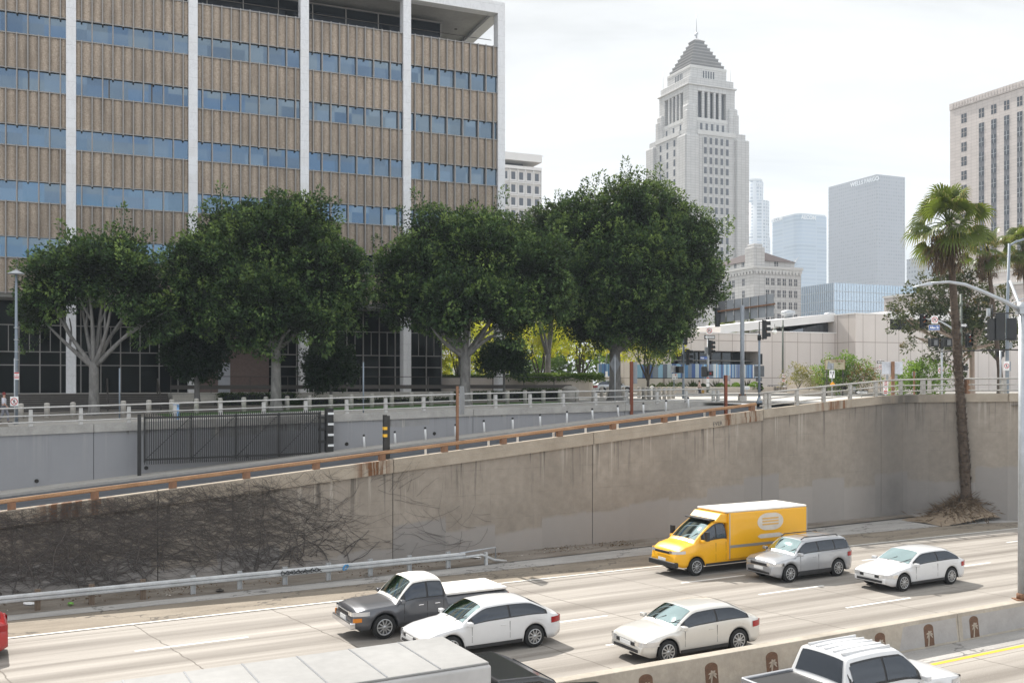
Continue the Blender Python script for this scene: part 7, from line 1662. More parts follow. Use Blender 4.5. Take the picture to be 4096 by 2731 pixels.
o = MB().prism([(0, -2.7*s), (2.7*s, 0), (0, 2.7*s), (-2.7*s, 0)], .02, 'y', -.01).obj('diamond', Mt['sign_orange'], t, (.3*s, -.06, zpy(384.2, Y)-b))
Y = 90; s = Y/F; t = thing('sign_post', 'low one-way sign with white arrow pointing left, seen through the bridge railing', 'sign', at(861.5, Y)); b = t.location.z; oneway(t, 0, zpy(392, Y)-b, 12.6*s, 3.9*s, True); pole(t, zpy(392, Y)-b, .04); panel(t, -7*s, zpy(389, Y)-b, 2.4*s, 5*s, 'sign_back', .02)
Y = 95; s = Y/F; t = thing('sign_post', 'thin post with a left one-way arrow above a no-right-turn sign', 'sign', at(880.6, Y)); b = t.location.z; pole(t, zpy(360, Y)-b, .035); oneway(t, -.2*s, zpy(362, Y)-b, 7.4*s, 2.5*s, True); nosub(t, 0, zpy(366.9, Y)-b, 4.4*s, 5.2*s, 1.95*s, 'turn')
Y = 78; s = Y/F; t = thing('sign_post', 'big weathered blank sign back on a rust brown post', 'sign', at(892.8, Y)); b = t.location.z
MB().bx(-.12, .12, -.08, .08, 0, zpy(361.4, Y)-b).obj('post', Mt['rustbrown'], t); panel(t, 0, zpy(367.8, Y)-b, 21*s, 12.3*s, 'sign_old', .1); panel(t, 3*s, zpy(377.3, Y)-b, 4.6*s, 5*s, 'sign_back', .1); panel(t, -5*s, zpy(378, Y)-b, 2.4*s, 6*s, 'sign_back', .1)
Y = 76; s = Y/F; t = thing('graffiti_board', 'narrow white board covered with red graffiti lettering left of the brown post', 'sign', at(885.8, Y)); b = t.location.z
pn = panel(t, 0, zpy(387, Y)-b, 4.8*s, 13.4*s, 'sign_white', 0); m = MB(); m.tube([(1.4*s, -.01, 5.2*s), (-.8*s, -.01, 5.6*s), (-1.3*s, -.01, 4*s), (1.2*s, -.01, 3.6*s), (1.3*s, -.01, 2*s), (-1.3*s, -.01, 2.4*s), (-1.2*s, -.01, .8*s), (1.2*s, -.01, .6*s)], .42*s, 5); m.tube([(-1.2*s, -.01, -.6*s), (0, -.01, -2*s), (1.2*s, -.01, -.8*s)], .35*s, 5); m.bx(-1.9*s, 1.4*s, -.012, 0, -6.2*s, -3.2*s); m.obj('graffiti', Mt['sign_red'], pn); MB().bx(-.04, .04, .03, .1, 0, zpy(384, Y)-b).obj('post', Mt['galv'], t)
Y = 80; s = Y/F; t = thing('sign_post', 'back of a small oval sign on a brown post in the spreading lime bush', 'sign', at(914.2, Y)); b = t.location.z
MB().bx(-.06, .06, -.05, .05, 0, zpy(371, Y)-b).obj('post', Mt['rustbrown'], t); MB().prism([(2*s*math.cos(R(a)), 2.9*s*math.sin(R(a))) for a in range(0, 360, 20)], .02, 'y', .06).obj('sign_plate', Mt['sign_back'], t, (0, 0, zpy(373.8, Y)-b))
for px, Y, py, w_, h, lab, kind in ((557.4+10, 0, 0, 0, 0, '', ''),): pass
t = thing('sign_post', 'thin leaning post with a small red and white parking sign before the striped banner', 'sign', at(617.2+.6, 92)); s = 92/F; b = t.location.z; MB().tube([(0, 0, 0), (2.2*s*.3, 0, zpy(372, 92)-b)], .035, 8).obj('post', Mt['galv'], t); pn = panel(t, 1.2*s, zpy(369.5, 92)-b, 2.6*s, 5.6*s, 'sign_white'); MB().bx(-1.1*s, 1.1*s, -.01, 0, 1.2*s, 2.4*s).bx(-.8*s, .8*s, -.01, 0, -.6*s, .2*s).bx(-.8*s, .8*s, -.01, 0, -2*s, -1.2*s).obj('stripe', Mt['sign_red'], pn)
Y = 84.5; s = Y/F; t = thing('sign_post', 'dark post with a blank white sign above a yield-to-pedestrians sign', 'sign', at(674, Y)); b = t.location.z; pole(t, zpy(365, Y)-b, .045, 'bluegrey'); panel(t, 0, zpy(368.8, Y)-b, 6.4*s, 6.8*s, 'sign_old', .05)
pn = panel(t, .8*s, zpy(376.4, Y)-b, 5.6*s, 6*s, 'sign_white'); MB().prism([(-.2*s, 2.4*s), (1.6*s, 2.4*s), (.7*s, .7*s)], .004, 'y', -.006).obj('triangle', Mt['sign_red'], pn); MB().bx(-2*s, .2*s, -.008, 0, -1.9*s, -1.4*s).tube([(1.9*s, -.006, -.2*s), (1.9*s, -.006, -1.0*s), (1.4*s, -.006, -2.2*s)], .2*s, 5).tube([(1.9*s, -.006, -1.0*s), (2.3*s, -.006, -2.2*s)], .16*s, 5).obj('symbol', Mt['sign_black'], pn)
Y = 97; s = Y/F; t = thing('sign_post', 'cream notice sign beside the tallest fig trunk over a parked car', 'sign', at(618.2, Y)); b = t.location.z; pole(t, zpy(378, Y)-b, .04); pn = panel(t, 0, zpy(375.4, Y)-b, 3.8*s, 5*s, 'sign_tan'); panel(t, -11.5*s, zpy(374, Y)-b, 2.4*s, 5.6*s, 'sign_white', .1)
Y = 101; s = Y/F; t = thing('notice_board', 'small white notice with blue line standing by the round shrubs', 'sign', (at(747, Y)[0], Y, 7.4)); pn = panel(t, 0, zpy(387.6, Y)-7.4, 5.2*s, 3.3*s, 'sign_white'); MB().bx(-2*s, 2*s, -.01, 0, -.9*s, -.4*s).obj('stripe', Mt['sign_blue'], pn); MB().bx(-.04, .04, .03, .08, 0, .8).obj('post', Mt['galv'], t)
# black handrail by the mall steps
t = thing('step_railing', 'black picket handrail beside the mall wall steps', 'railing', (at(768, 104)[0], 104, 7.3)); s = 104/F
m = MB()
for i in range(18): m.bx(i*1.55*s-.025, i*1.55*s+.025, -.025, .025, 0, .95-.016*i)
m.bx(-.03, 17*1.55*s, -.03, .03, .93, .99); m.obj('railing_bars', Mt['black'], t)
# ------------------------------------------------------------ people
def person(lab, loc, rz, hgt, shirt, trous, hair, stride=.35, bag=None, cap=None):
    t = thing('person', lab, 'person', loc, rz); k = hgt/1.75
    def skin(name, pts, edges, rad, mat):
        me = bpy.data.meshes.new(name); me.from_pydata([tuple(Vector(p)*k) for p in pts], edges, []); me.materials.append(mat); o = bpy.data.objects.new(name, me); COL.objects.link(o); o.parent = t
        md = o.modifiers.new('skin', 'SKIN'); md.use_smooth_shade = True
        for i, r in enumerate(rad):
            sv = me.skin_vertices[0].data[i]; sv.radius = (r[0]*k, r[1]*k) if isinstance(r, tuple) else (r*k, r*k); sv.use_root = (i == 0)
        sb = o.modifiers.new('sub', 'SUBSURF'); sb.levels = 1; sb.render_levels = 1; return o
    st = stride
    # x forward, z up.  pelvis root
    pts = [(0, 0, .95), (0, 0, 1.18), (0, 0, 1.40), (0, 0, 1.50), (.01, 0, 1.58), (.02, 0, 1.68),
           (0, .10, .92), (st*.45, .10, .50), (st*.5, .10, .08), (st*.5+.16, .11, .04), (0, -.10, .92), (-st*.1, -.10, .50), (-st*.75, -.10, .12), (-st*.75+.14, -.11, .04),
           (0, .19, 1.42), (-.08, .23, 1.14), (-.02, .24, .90), (.0, .24, .82), (0, -.19, 1.42), (.1, -.23, 1.14), (.24, -.22, .95), (.3, -.22, .90)]
    ed = [(0, 1), (1, 2), (2, 3), (3, 4), (4, 5), (0, 6), (6, 7), (7, 8), (8, 9), (0, 10), (10, 11), (11, 12), (12, 13), (2, 14), (14, 15), (15, 16), (16, 17), (2, 18), (18, 19), (19, 20), (20, 21)]
    rad = [.12, .11, .12, .055, .085, .07, .085, .06, .042, .035, .085, .06, .042, .035, .05, .04, .03, .028, .05, .04, .03, .028]
    for b_, sg in ((17, 1), (21, -1)):
        for q in range(4):
            p = pts[b_]; pts.append((p[0]+.03*(q-1.5), p[1], p[2]-.07-(.012 if q in (1, 2) else 0))); ed.append((b_, len(pts)-1)); rad.append(.009)
        p = pts[b_]; pts.append((p[0]+.06, p[1]-.01*sg, p[2]-.03)); ed.append((b_, len(pts)-1)); rad.append(.01)
    skin('body', pts, ed, rad, Mt['skin'])
    sp = [pts[0], pts[1], pts[2], (0, 0, 1.46), pts[14], pts[15], pts[18], pts[19]]
    skin('shirt', sp, [(0, 1), (1, 2), (2, 3), (2, 4), (4, 5), (2, 6), (6, 7)], [.145, .135, .15, .075, .07, .055, .07, .055], Mt[shirt])
    tp_ = [(0, 0, .97), pts[6], pts[7], pts[8], pts[10], pts[11], pts[12]]
    skin('trousers', tp_, [(0, 1), (1, 2), (2, 3), (0, 4), (4, 5), (5, 6)], [.14, .105, .08, .062, .105, .08, .062], Mt[trous])
    MB().ball((0.0, 0, 1.70*k), .10*k, 10).obj('hair' if not cap else 'cap', Mt[cap or hair], t)
    m = MB()
    for sg in (1, -1): m.ball((.095*k, .03*sg*k, 1.63*k), .011*k, 6)
    m.ball((.115*k, 0, 1.60*k), .016*k, 6); m.bx(.092*k, .1*k, -.022*k, .022*k, 1.555*k, 1.563*k); m.obj('face_features', Mt['hair'], t)
    for sg in (1, -1):
        f = pts[9] if sg > 0 else pts[13]; MB().bx(-.17*k, .06*k, -.05*k, .05*k, -.04*k, .05*k).obj('shoe', Mt['black'], t, (f[0]*k, f[1]*k, f[2]*k), bevel=.02)
    if bag: MB().bx(-.12*k, .12*k, -.07*k, .07*k, -.3*k, .0).obj('bag', Mt[bag], t, (pts[21][0]*k, pts[21][1]*k, .82*k), bevel=.03)
    return t
x, y, z = at(4, 56); person('person in a white shirt and red cap walking at the left edge', (x, y, z+.05), R(10), 1.74, 'shirt_white', 'bluejeans', 'hair', .4, None, 'redcap')
x, y, z = at(699.3, 97); person('person in a pale pink top and dark shorts walking with a tan bag', (x, y, zpy(398.6, 97)), R(0), 1.82, 'shirt_pink', 'jeans', 'hair', .4, 'bag')
# hydrant-like white pots along the far kerb
for i, (px, py) in enumerate(((697.5, 394.5), (711, 394.5))):
    t = thing('fire_hydrant', 'small cream hydrant at the far kerb, %s of the signal pole' % ('left' if i == 0 else 'right'), 'hydrant', at(px, 98)); MB().lathe([(.16, 0), (.13, .1), (.13, .55), (.17, .6), (.12, .72), (.03, .78)], (0, 0, 0), 12).obj('body', Mt['p_cream'], t); MB().bx(-.24, .24, -.06, .06, .38, .5).obj('nozzle', Mt['p_cream'], t)
# ------------------------------------------------------------ vehicles (local x forward, y left)
def interp(tab, x):
    for (a, b), (c, d) in zip(tab, tab[1:]):
        if x <= c: u = (x-a)/(c-a) if c > a else 0; u = max(0, min(1, u)); return b+(d-b)*u
    return tab[-1][1]
def vehicle(lab, name, cat, t, s, heading, L_, W, deck, axles, glass, belt, top, wb=.93, wr=.74, paint='p_white', wheel_r=.34, zb=.24, roofm=None, extras=None, side_split=(.5,), sc_=1.06, group='cars moving on the freeway', pillars=.07, liner=None, side_range=(0.0, 1.0), lights=True, crown=.05):
    root = thing(name, lab, cat, fw(t, s, 0), FA+(math.pi if heading < 0 else 0), group); root.scale = (sc_, sc_, sc_)
    hl = L_/2; f0, f1, r1, r0 = [g*L_ for g in glass]; dk = lambda x: interp(deck, x/L_)
    def zr0(x):
        if x >= f0 or x <= r0: return dk(x)
        if x > f1: u = (f0-x)/(f0-f1); return dk(f0)+(top-dk(f0))*(u-.10*math.sin(math.pi*u)*0+.06*math.sin(math.pi*u))
        if x < r1: u = (x-r0)/(r1-r0); return dk(r0)+(top-dk(r0))*(u+.07*math.sin(math.pi*u))
        return top+.035*math.sin(math.pi*(x-r1)/(f1-r1))
    sm = min(.09, (r1-r0)*.35)
    def ztp(x): return sum(zr0(max(-hl, min(hl, x+k*sm/2)))*w_ for k, w_ in ((-2, .1), (-1, .2), (0, .4), (1, .2), (2, .1)))
    def wid(x): e = min(1, abs(x)/hl); return W/2*(1-.03*e**2-.17*max(0, (e-.8)/.2)**2.4)
    def hh(x): return max(0, min(1, (ztp(x)-dk(x))/max(.05, top-dk(x))))
    def upper(x, a):   # a: 0 centre line .. 1 roof edge .. 2 shoulder
        w_ = wid(x); h = hh(x); z1 = ztp(x); wt = .92*w_*(1-h)+wr*W/2*h*(w_/(W/2))
        zs = dk(x)-.07; ye = w_*.985
        if a <= 1:
            y = wt*a; return Vector((x, y, z1+.03*(1-a*a)-.035*a**6-.02))
        v = a-1; z = (z1-.055)+(zs-(z1-.055))*v; y = wt+(ye-wt)*v+.05*h*math.sin(math.pi*v)
        return Vector((x, y, z))
    AA = [0, .35, .65, .85, .95, 1.0, 1.08, 1.3, 1.55, 1.8, 2.0]
    n = 88; xs = sorted(set([-hl+L_*i/n for i in range(n+1)]+[q+d for q in (f0, f1, r1, r0) for d in (-sm, -sm/2, 0, sm/2, sm)])); xs = [x for x in xs if -hl <= x <= hl]
    m = MB(); rings = []
    for x in xs:
        e = abs(x)/hl; w_ = wid(x); bz = zb+.10*max(0, (e-.88)/.12); arch = 0; ra = wheel_r*1.2
        for a in axles:
            d = abs(x-a)
            if d < ra: arch = max(arch, math.sqrt(ra*ra-d*d)+wheel_r*.96)
        b2 = max(bz, arch); zs = dk(x)-.07; mid = min(zs-.08, max(b2+.08, .64*belt))
        half = [upper(x, a) for a in AA]+[Vector((x, w_, mid)), Vector((x, w_*.995, max(b2+.03, min(mid-.03, b2+.16)))), Vector((x, w_*.965, b2)), Vector((x, .6*w_, b2)), Vector((x, 0, b2))]
        ring = half+[Vector((p.x, -p.y, p.z)) for p in reversed(half[1:-1])]
        rings.append((len(m.v), len(ring))); m.v += [tuple(p) for p in ring]
    na = len(AA)
    for (o, k), (p, _), x0, x1 in zip(rings, rings[1:], xs, xs[1:]):
        for j in range(k):
            q = (j+1) % k; under = na+2 <= j <= k-na-3
            jj = min(j, k-1-j); rf = roofm and jj < 6 and r0 < x0 and x1 < f0
            m.f.append((o+j, p+j, p+q, o+q)); m.sm.append(True); m.mi.append(1 if under else (2 if rf else 0))
    o, k = rings[0]; m.f.append(tuple(o+j for j in range(k))); m.sm.append(False); m.mi.append(0)
    o, k = rings[-1]; m.f.append(tuple(o+j for j in reversed(range(k)))); m.sm.append(False); m.mi.append(0)
    m.obj('body', [Mt[paint], Mt['trim'], Mt[roofm or paint]], root)
    def nrmat(x, a, sg):
        d = .01; p = upper(x, a); u = upper(x+d, a)-upper(x-d, a); v = upper(x, min(2, a+d))-upper(x, max(0, a-d)); q = u.cross(v).normalized()
        if q.z < 0 or (a > 1.05 and q.y < 0): q = -q
        return q
    def patch(nm, xa, xb, a0, a1, mat, off, nx=8, nv=5, sides=(1, -1), full=False, lim=None):
        mm = MB(); cols = []
        for i in range(nx+1):
            x = xa+(xb-xa)*i/nx; col = []
            rng_ = [a0+(a1-a0)*j/nv for j in range(nv+1)]
            if full: rng_ = [-a1+2*a1*j/(2*nv) for j in range(2*nv+1)]
            for a in rng_:
                p = upper(x, abs(a)); nn = nrmat(x, abs(a), 1); q = p+nn*off; sg = -1 if (a < 0) else 1
                col.append(Vector((q.x, q.y*sg, q.z)))
            cols.append(col)
        k = len(cols[0]); vs = [p for c in cols for p in c]; fs = [(i*k+j, (i+1)*k+j, (i+1)*k+j+1, i*k+j+1) for i in range(nx) for j in range(k-1)]
        if full: mm.add(vs, fs, True); mm.obj(nm, Mt[mat], root); return
        for sg in sides:
            mm = MB(); mm.add([(p.x, p.y*sg, p.z) for p in vs], fs if sg > 0 else [tuple(reversed(f)) for f in fs], True); mm.obj(nm, Mt[mat], root)
    d_ = f0-f1; patch('windshield', f0-.10*d_-.02, f1+.06*d_, 0, .9, 'windshield', .012, 8, 5, full=True)
    d_ = r1-r0; patch('rear_window', r0+.14*d_, r1-.08*d_, 0, .86, 'carglass', .012, 6, 5, full=True)
    # side glass: starts where the screen pillars leave room for it
    xf = f0-(f0-f1)*.42; xr_ = r0+(r1-r0)*(.35 if r1-r0 > .3 else .8); span = xf-xr_
    patch('window_surround', xr_-.05, xf+.10, 1.10, 1.86, 'trim', .006, 16, 4)
    cuts = [xr_]+[xr_+span*c for c in side_split]+[xf]
    for a, b in zip(cuts, cuts[1:]): patch('side_window', a+.035, b-.035, 1.15, 1.80, 'carglass', .014, 8, 4)
    def sidept(u, v, sg): x = r0+(f0-r0)*u; p = upper(x, 2-v*.95); return Vector((p.x, p.y*sg, p.z))
    for a in axles:
        for sg in (1, -1):
            wd = .23; y0 = sg*(W/2-.03); y1 = y0-sg*wd
            o = MB().lathe([(wheel_r*.6, 0), (wheel_r*.96, 0), (wheel_r, .03), (wheel_r, wd-.03), (wheel_r*.96, wd), (wheel_r*.6, wd)], (0, 0, 0), 24, None, 'y').obj('wheel', Mt['tyre'], root, (a, min(y0, y1), wheel_r))
            rm = MB(); yy = wd if sg > 0 else 0
            rm.lathe([(wheel_r*.69, yy+.002*sg), (wheel_r*.68, yy+.014*sg), (wheel_r*.62, yy+.014*sg), (wheel_r*.60, yy+.003*sg), (.06, yy+.003*sg), (.055, yy+.022*sg), (.01, yy+.024*sg)], (0, 0, 0), 24, None, 'y'); rm.mi = [1 if 72 <= i < 96 else 0 for i in range(len(rm.mi))]
            for q in range(10):
                th = q*2*math.pi/10; c_, s_ = math.cos(th), math.sin(th); b = Vector((c_, 0, s_)); d = Vector((-s_, 0, c_)); yb = Vector((0, yy+.002*sg, 0)); q4 = [b*.05-d*.022+yb, b*wheel_r*.64-d*.018+yb, b*wheel_r*.64+d*.018+yb, b*.05+d*.022+yb]
                rm.hexa(q4, [v_+Vector((0, .014*sg, 0)) for v_ in q4])
            rm.obj('rim', [Mt['rim'], Mt['trim']], o)
    zf = dk(.46*L_); zr_ = dk(-.46*L_)
    if lights:
        for sg in (1, -1):
            def lamp(nm, xa, xb, z0, z1, mat):
                mm = MB(); vs = []
                for i in range(6):
                    x = xa+(xb-xa)*i/5
                    for z in (z0, (z0+z1)/2, z1): vs.append((x+(.0), sg*(wid(x)*.995+.012), z))
                xe = xb+(.02 if xb > 0 else -.02)
                for f in (.8, .6):
                    for z in (z0, (z0+z1)/2, z1): vs.append((xe, sg*wid(xb)*f, z))
                k = len(vs)//3; mm.add(vs, [(3*i+j, 3*i+3+j, 3*i+4+j, 3*i+1+j) for i in range(k-1) for j in (0, 1)], True); mm.obj(nm, Mt[mat], root)
            lamp('headlight', hl-.55, hl-.015, zf-.22, zf-.09, 'lamp_clear'); lamp('tail_light', -hl+.42, -hl+.015, zr_-.30, zr_-.12, 'lamp_red')
        MB().bx(hl-.05, hl+.012, -W*.26, W*.26, zf-.25, zf-.13).obj('grille', Mt['trim'], root, bevel=.02)
        MB().bx(hl-.06, hl+.016, -W*.34, W*.34, zb+.12, zb+.22).obj('lower_intake', Mt['trim'], root, bevel=.02)
        MB().bx(hl-.03, hl+.022, -.26, .26, zb+.27, zb+.39).obj('number_plate', Mt['sign_white'], root)
    for sg in (1, -1):
        p = upper(xf, 1.88); MB().bx(-.08, .08, -.1, .1, -.06, .07).obj('mirror', Mt[paint], root, (p.x+.12, sg*(p.y+.13), p.z+.05), bevel=.03)
        for c in cuts[:-1]:
            MB().bx(-.09, .09, -.012, .012, -.016, .016).obj('door_handle', Mt['chrome' if paint in ('p_grey', 'p_black') else paint], root, (c+.22, sg*(wid(c)*.995), dk(c)-.18), bevel=.008)
        for x in cuts:
            if any(abs(x-a) < wheel_r*1.3 for a in axles): continue
            MB().bx(-.005, .005, -.006, .006, zb+.18, dk(x)-.09).obj('door_gap', Mt['seam'], root, (x, sg*(wid(x)*.993), 0))
        MB().bx(axles[1]+wheel_r*1.3, axles[0]-wheel_r*1.3, -.02, .02, zb-.0, zb+.10).obj('sill_trim', Mt['trim'], root, (0, sg*W*.482, 0))
    MB().bx(-hl+.5, hl-.5, -W*.36, W*.36, zb-.02, zb+.12).obj('underbody', Mt['trim'], root)
    for j in (-1, 1): MB().tube([(f0-.02, j*.32, dk(f0)+.02), (f0-.35*(f0-f1), j*.32+.38, ztp(f0-.35*(f0-f1))+.03)], .012, 4).obj('wiper', Mt['trim'], root)
    if extras: extras(root, dict(hl=hl, W=W, side=sidept, belt=belt, top=top, deck=dk))
    return root
sedan = [(-.5, .72), (-.485, .98), (-.40, 1.04), (-.28, 1.03), (.2, .98), (.28, .95), (.40, .86), (.47, .76), (.495, .64), (.5, .5)]
suv = [(-.5, .8), (-.49, 1.1), (-.4, 1.14), (.18, 1.1), (.25, 1.07), (.42, .98), (.48, .88), (.497, .7), (.5, .55)]
pick = [(-.5, .85), (-.495, 1.12), (-.3, 1.15), (.16, 1.14), (.22, 1.12), (.42, 1.06), (.485, .99), (.497, .8), (.5, .6)]
def tc(px0, px1, s): a, b = t_at(px0, s), t_at(px1, s); return (a+b)/2, abs(b-a)
# silver SUV behind the yellow truck
def suv_x(root, q):
    for sg in (1, -1):
        MB().tube([(-1.6, sg*.56, q['top']+.02), (-1.5, sg*.56, q['top']+.09), (.3, sg*.56, q['top']+.09), (.5, sg*.56, q['top'])], .022, 6).obj('roof_rail', Mt['trim'], root)
    for x in (-1.2, 0.0): MB().bx(x-.03, x+.03, -.56, .56, q['top']+.08, q['top']+.11).obj('roof_bar', Mt['chrome'], root)
    MB().bx(-.9, .95, -q['W']/2*1.005, q['W']/2*1.005, .3, .42).obj('side_cladding', Mt['trim'], root)
t_, l_ = tc(783, 837, -11.6)
vehicle('silver SUV with roof rails following close behind the yellow truck', 'sport_utility_car', 'car', t_+.0, -10.95, -1, 4.55, 1.82, suv, (1.38, -1.33), (.245, .10, -.42, -.475), 1.06, 1.62, paint='p_silver', wheel_r=.36, extras=suv_x, side_split=(.30, .64), crown=.03)
t_, l_ = tc(901, 946.6, -15.2)
vehicle('white sedan rightmost in the far carriageway', 'sedan_car', 'car', t_, -14.5, -1, 4.7, 1.82, sedan, (1.42, -1.36), (.235, .06, -.27, -.43), .97, 1.43, paint='p_white', side_split=(.5,))
t_ = t_at(450, -15.2)
vehicle('white sedan beside the dark grey pickup, half hidden by the near truck', 'sedan_car', 'car', 8.05, -14.5, -1, 4.75, 1.84, sedan, (1.42, -1.38), (.235, .06, -.27, -.43), .97, 1.44, paint='p_white', side_split=(.5,))
vehicle('pale champagne sedan in the lane next to the median barrier', 'sedan_car', 'car', 13.6, -18.1, -1, 4.5, 1.78, sedan, (1.36, -1.3), (.24, .07, -.26, -.42), .96, 1.42, paint='p_champ', side_split=(.5,))
def pick_x(root, q):
    MB().bx(-q['hl']+.12, -.42, -q['W']*.44, q['W']*.44, 1.13, 1.21).obj('bed_cover', Mt['p_cream'], root, bevel=.02)
    for sg in (1, -1): MB().bx(q['hl']-.3, q['hl']-.02, sg*q['W']*.46-.03, sg*q['W']*.46+.03, .62, .74).obj('indicator', Mt['lamp_amber'], root)
    MB().bx(q['hl']-.1, q['hl']+.08, -q['W']*.47, q['W']*.47, .42, .62).obj('front_bumper', Mt['chrome'], root, bevel=.03)
vehicle('dark grey pickup truck with a pale roof and bed cover', 'pickup_truck', 'pickup truck', 7.45, -11.2, -1, 5.6, 1.9, pick, (1.75, -1.6), (.24, .13, -.045, -.075), 1.12, 1.74, paint='p_grey', wheel_r=.38, zb=.34, roofm='p_cream', extras=pick_x, side_split=(.42,))
# red car cut by the left edge
t_ = t_at(8.5, -6.8)
vehicle('red car cut off by the left edge, only its tail showing', 'hatchback_car', 'car', t_-2.33, -7.9, -1, 4.3, 1.78, suv, (1.3, -1.25), (.24, .1, -.4, -.46), 1.0, 1.5, paint='p_red', side_split=(.34, .66))
# near white pickup heading right
def near_x(root, q):
    for i in range(5): MB().bx(-1.0, .62, -.52+.26*i-.015, -.52+.26*i+.015, q['top']+.0, q['top']+.055).obj('roof_rib', Mt['p_white'], root)
    MB().bx(-q['hl']+.14, -1.22, -q['W']*.41, q['W']*.41, 1.16, 1.185).obj('bed_liner', Mt['trim'], root)
    for sg in (1, -1): MB().bx(-q['hl']+.1, -1.2, sg*q['W']*.44-.05, sg*q['W']*.44+.05, 1.14, 1.24).obj('bed_rail', Mt['p_silver'], root, bevel=.02)
    MB().bx(-q['hl']+.06, -q['hl']+.14, -q['W']*.45, q['W']*.45, 1.1, 1.24).obj('tailgate_top', Mt['p_silver'], root, bevel=.02)
    MB().bx(-2.6, 2.6, -q['W']/2*.99, q['W']/2*.99, .78, .80).obj('side_moulding', Mt['chrome'], root)
a0 = t_at(966, -26.2)
vehicle('white crew cab pickup with a ribbed roof in the near lane, heading right', 'pickup_truck', 'pickup truck', a0-3.05, -25.25, 1, 5.8, 1.95, pick, (1.78, -1.72), (.25, .12, -.18, -.215), 1.13, 1.86, paint='p_white', wheel_r=.4, zb=.36, extras=near_x, side_split=(.5,), sc_=1.04)
# parked car glimpsed behind the tallest fig
r_ = vehicle('silver car parked behind the tallest fig trunk, mostly hidden', 'parked_car', 'car', 0, 0, 1, 4.5, 1.8, sedan, (1.36, -1.3), (.235, .06, -.27, -.43), .97, 1.43, paint='p_silver', side_split=(.5,), group=None, sc_=1.0)
r_.location = ((612-CX)/F*101, 101, 7.36); r_.rotation_euler = (0, 0, R(12))
# ------------------------------------------------------------ yellow delivery truck
vdeck = [(-.5, .80), (.09, .84), (.12, 1.5), (.365, 1.47), (.43, 1.36), (.475, 1.18), (.493, .95), (.5, .72)]
def truck_x(yt, q):
    hl = q['hl']; hw = 1.06; zt = 2.78; bx0 = .95
    MB().bx(-hl, bx0, -hw, hw, .58, zt-.10).obj('cargo_box', Mt['p_yellow'], yt, bevel=.05, seg=3)
    MB().bx(-hl+.02, bx0+.12, -hw+.02, hw-.02, zt-.10, zt).obj('roof', Mt['p_cream'], yt, bevel=.04)
    MB().prism([(bx0-.05, 2.2), (bx0+.75, 2.3), (bx0+.35, zt-.12), (bx0-.05, zt-.12)], 1.9, 'y', -.95).obj('wind_fairing', Mt['p_yellow'], yt, bevel=.05)
    MB().bx(bx0+.3, bx0+.98, -.86, .86, 2.36, 2.42).obj('roof_visor', Mt['trim'], yt, bevel=.02)
    for sg in (1, -1):
        MB().bx(-hl+.05, bx0-.03, sg*hw-.012, sg*hw+.012, 1.10, 1.22).obj('side_stripe', Mt['p_silver'], yt)
        MB().bx(-hl+.03, -hl+.07, sg*hw-.014, sg*hw+.014, .6, zt-.12).bx(bx0-.07, bx0-.03, sg*hw-.014, sg*hw+.014, .6, zt-.12).obj('corner_post', Mt['p_silver'], yt)
        rr0 = [(.62*math.cos(R(a))+(.18 if math.cos(R(a)) > 0 else -.18), .40*math.sin(R(a))) for a in range(0, 360, 15)]; cx_ = -hl+2.35
        em = MB(); em.prism([(cx_+x, 2.15+z) for x, z in rr0], .006, 'y', sg*hw+(.004 if sg > 0 else -.010))
        if 'pale_emblem' not in bpy.data.materials: M('pale_emblem', (.62, .56, .48), .6, 0, .1, 2)
        o = em.obj('emblem', bpy.data.materials['pale_emblem'], yt); e2 = MB()
        for z_ in (2.30, 2.17, 2.03): e2.bx(cx_-.5, cx_+.5, sg*hw-.016, sg*hw+.016, z_-.035, z_+.035)
        e2.obj('emblem_bar', M('emblem_tan', (.62, .36, .1), .6) if sg > 0 else bpy.data.materials['emblem_tan'], o)
        e3 = MB(); e3.prism([(cx_-.8, 1.5), (cx_-.55, 1.4), (cx_+.6, 1.4), (cx_+.8, 1.5), (cx_+.6, 1.6), (cx_-.55, 1.6)], .006, 'y', sg*hw+(.004 if sg > 0 else -.010)); e3.obj('emblem', bpy.data.materials['pale_emblem'], yt)
        MB().bx(-hl+.3, bx0+.3, sg*(hw-.15)-.04, sg*(hw-.15)+.04, .42, .56).obj('side_skirt', Mt['p_silver'], yt)
        MB().tube([(2.2, sg*.95, 1.55), (2.35, sg*1.22, 1.6), (2.35, sg*1.22, 1.9)], .02, 6).bx(2.28, 2.42, sg*1.22-.1, sg*1.22+.1, 1.55, 1.95).obj('long_mirror', Mt['trim'], yt)
    MB().bx(hl-.18, hl+.05, -.95, .95, .42, .66).obj('front_bumper', Mt['trim'], yt, bevel=.04)
vehicle('yellow box delivery truck with white roof and rounded bonnet', 'delivery_truck', 'truck', 24.35, -7.85, -1, 7.8, 2.0, vdeck, (2.72, -2.15), (.365, .215, .14, .118), 1.5, 2.36, paint='p_yellow', wheel_r=.40, zb=.40, extras=truck_x, side_split=(.45,), sc_=1.0, wr=.84)
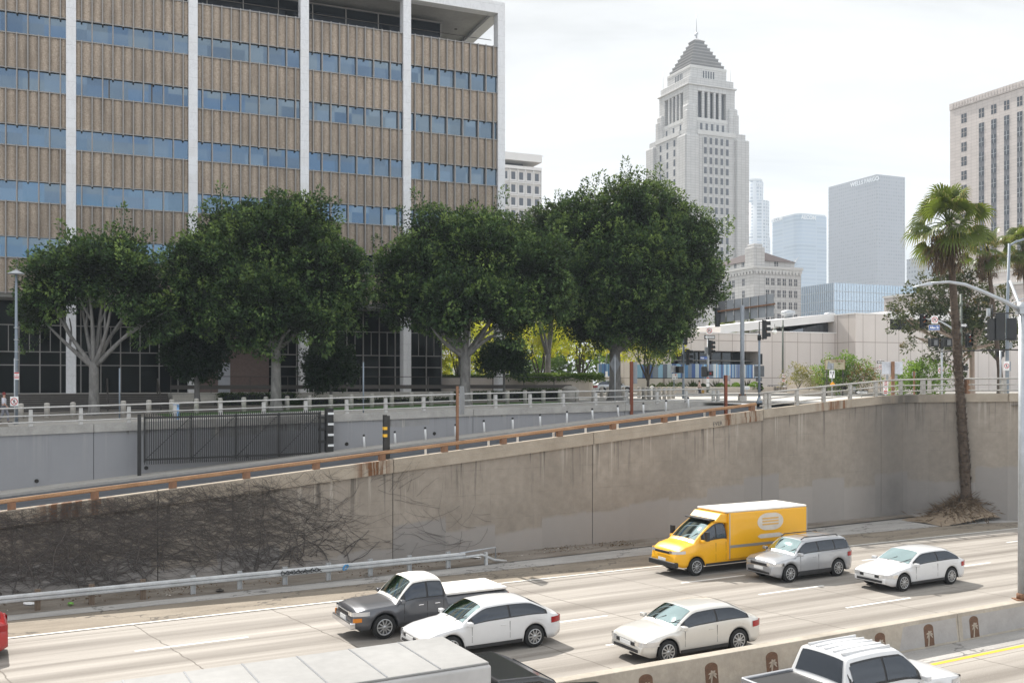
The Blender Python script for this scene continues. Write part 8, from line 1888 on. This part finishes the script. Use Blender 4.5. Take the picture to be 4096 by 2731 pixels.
# ------------------------------------------------------------ near box truck with black cab, bottom left
bt = thing('box_truck', 'large white-roofed box truck with black cab in the near lane at the bottom', 'truck', fw(-.6, -25.3, 0), FA, 'cars moving on the freeway')
bz = 3.3; bl0, bl1 = -7.2, 2.85; hw = 1.12
MB().bx(bl0, bl1, -hw, hw, .8, bz-.05).obj('cargo_box', M('dull_box_side', (.42, .41, .4), .6, 0, .12, .6), bt, bevel=.05, seg=3); MB().bx(bl0+.03, bl1-.03, -hw+.05, hw-.05, bz-.05, bz).obj('roof', M('dull_white_roof', (.25, .247, .24), .7, 0, .18, .4), bt, bevel=.02)
m = MB()
for i in range(9): m.bx(bl0+.6+i*1.05, bl0+.63+i*1.05, -hw+.08, hw-.08, bz, bz+.012)
m.obj('roof_seam', Mt['p_silver'], bt)
prof = [(0.15, .5), (4.0, .5), (4.05, 1.4), (3.8, 1.82), (2.1, 2.0), (1.45, 2.7), (1.1, 2.85), (.15, 2.9)]
m = MB(); m.prism([(bl1+x, z) for x, z in prof], 2.1, 'y', -1.05); m.obj('cab', Mt['p_black'], bt, bevel=.08, seg=3)
nrm = Vector((.03, 0, .03)); MB().hexa([(bl1+2.08, -.9, 1.93), (bl1+2.08, .9, 1.93), (bl1+1.5, .85, 2.65), (bl1+1.5, -.85, 2.65)], [(bl1+2.11, -.9, 1.96), (bl1+2.11, .9, 1.96), (bl1+1.53, .85, 2.68), (bl1+1.53, -.85, 2.68)]).obj('windshield', Mt['carglass'], bt)
for sg in (1, -1):
    MB().prism([(bl1+.45, 1.85), (bl1+1.95, 1.85), (bl1+1.35, 2.6), (bl1+.45, 2.65)], .02, 'y', sg*1.055-.01).obj('side_window', Mt['carglass'], bt)
    MB().bx(bl1+.3, bl1+2.9, sg*1.06-.015, sg*1.06+.015, 1.36, 1.4).obj('side_trim', Mt['chrome'], bt); MB().bx(-.08, .08, -.1, .1, -.22, .22).obj('mirror', Mt['trim'], bt, (bl1+1.75, sg*1.28, 1.75), bevel=.02)
    MB().hexa([(bl1+3.6, sg*1.04, 1.0), (bl1+4.02, sg*.7, 1.0), (bl1+3.98, sg*.7, 1.2), (bl1+3.6, sg*1.04, 1.2)], [(bl1+3.62, sg*1.075, 1.0), (bl1+4.08, sg*.7, 1.0), (bl1+4.04, sg*.7, 1.2), (bl1+3.62, sg*1.075, 1.2)]).obj('headlight', Mt['lamp_clear'], bt)
    for x in (bl1+2.9, bl0+2.2):
        o = MB().lathe([(.28, 0), (.44, 0), (.47, .04), (.47, .24), (.44, .28), (.28, .28)], (0, 0, 0), 24, None, 'y').obj('wheel', Mt['tyre'], bt, (x, sg*1.08-(.28 if sg > 0 else 0), .47)); yy = .28 if sg > 0 else 0
        MB().lathe([(.29, yy+.003*sg), (.27, yy+.02*sg), (.2, yy+.006*sg), (.09, yy+.006*sg), (.08, yy+.05*sg), (.01, yy+.05*sg)], (0, 0, 0), 16, None, 'y').obj('rim', Mt['rim'], o)
MB().bx(bl0+.3, bl1+2.8, -.5, .5, .5, .8).obj('chassis', Mt['trim'], bt)
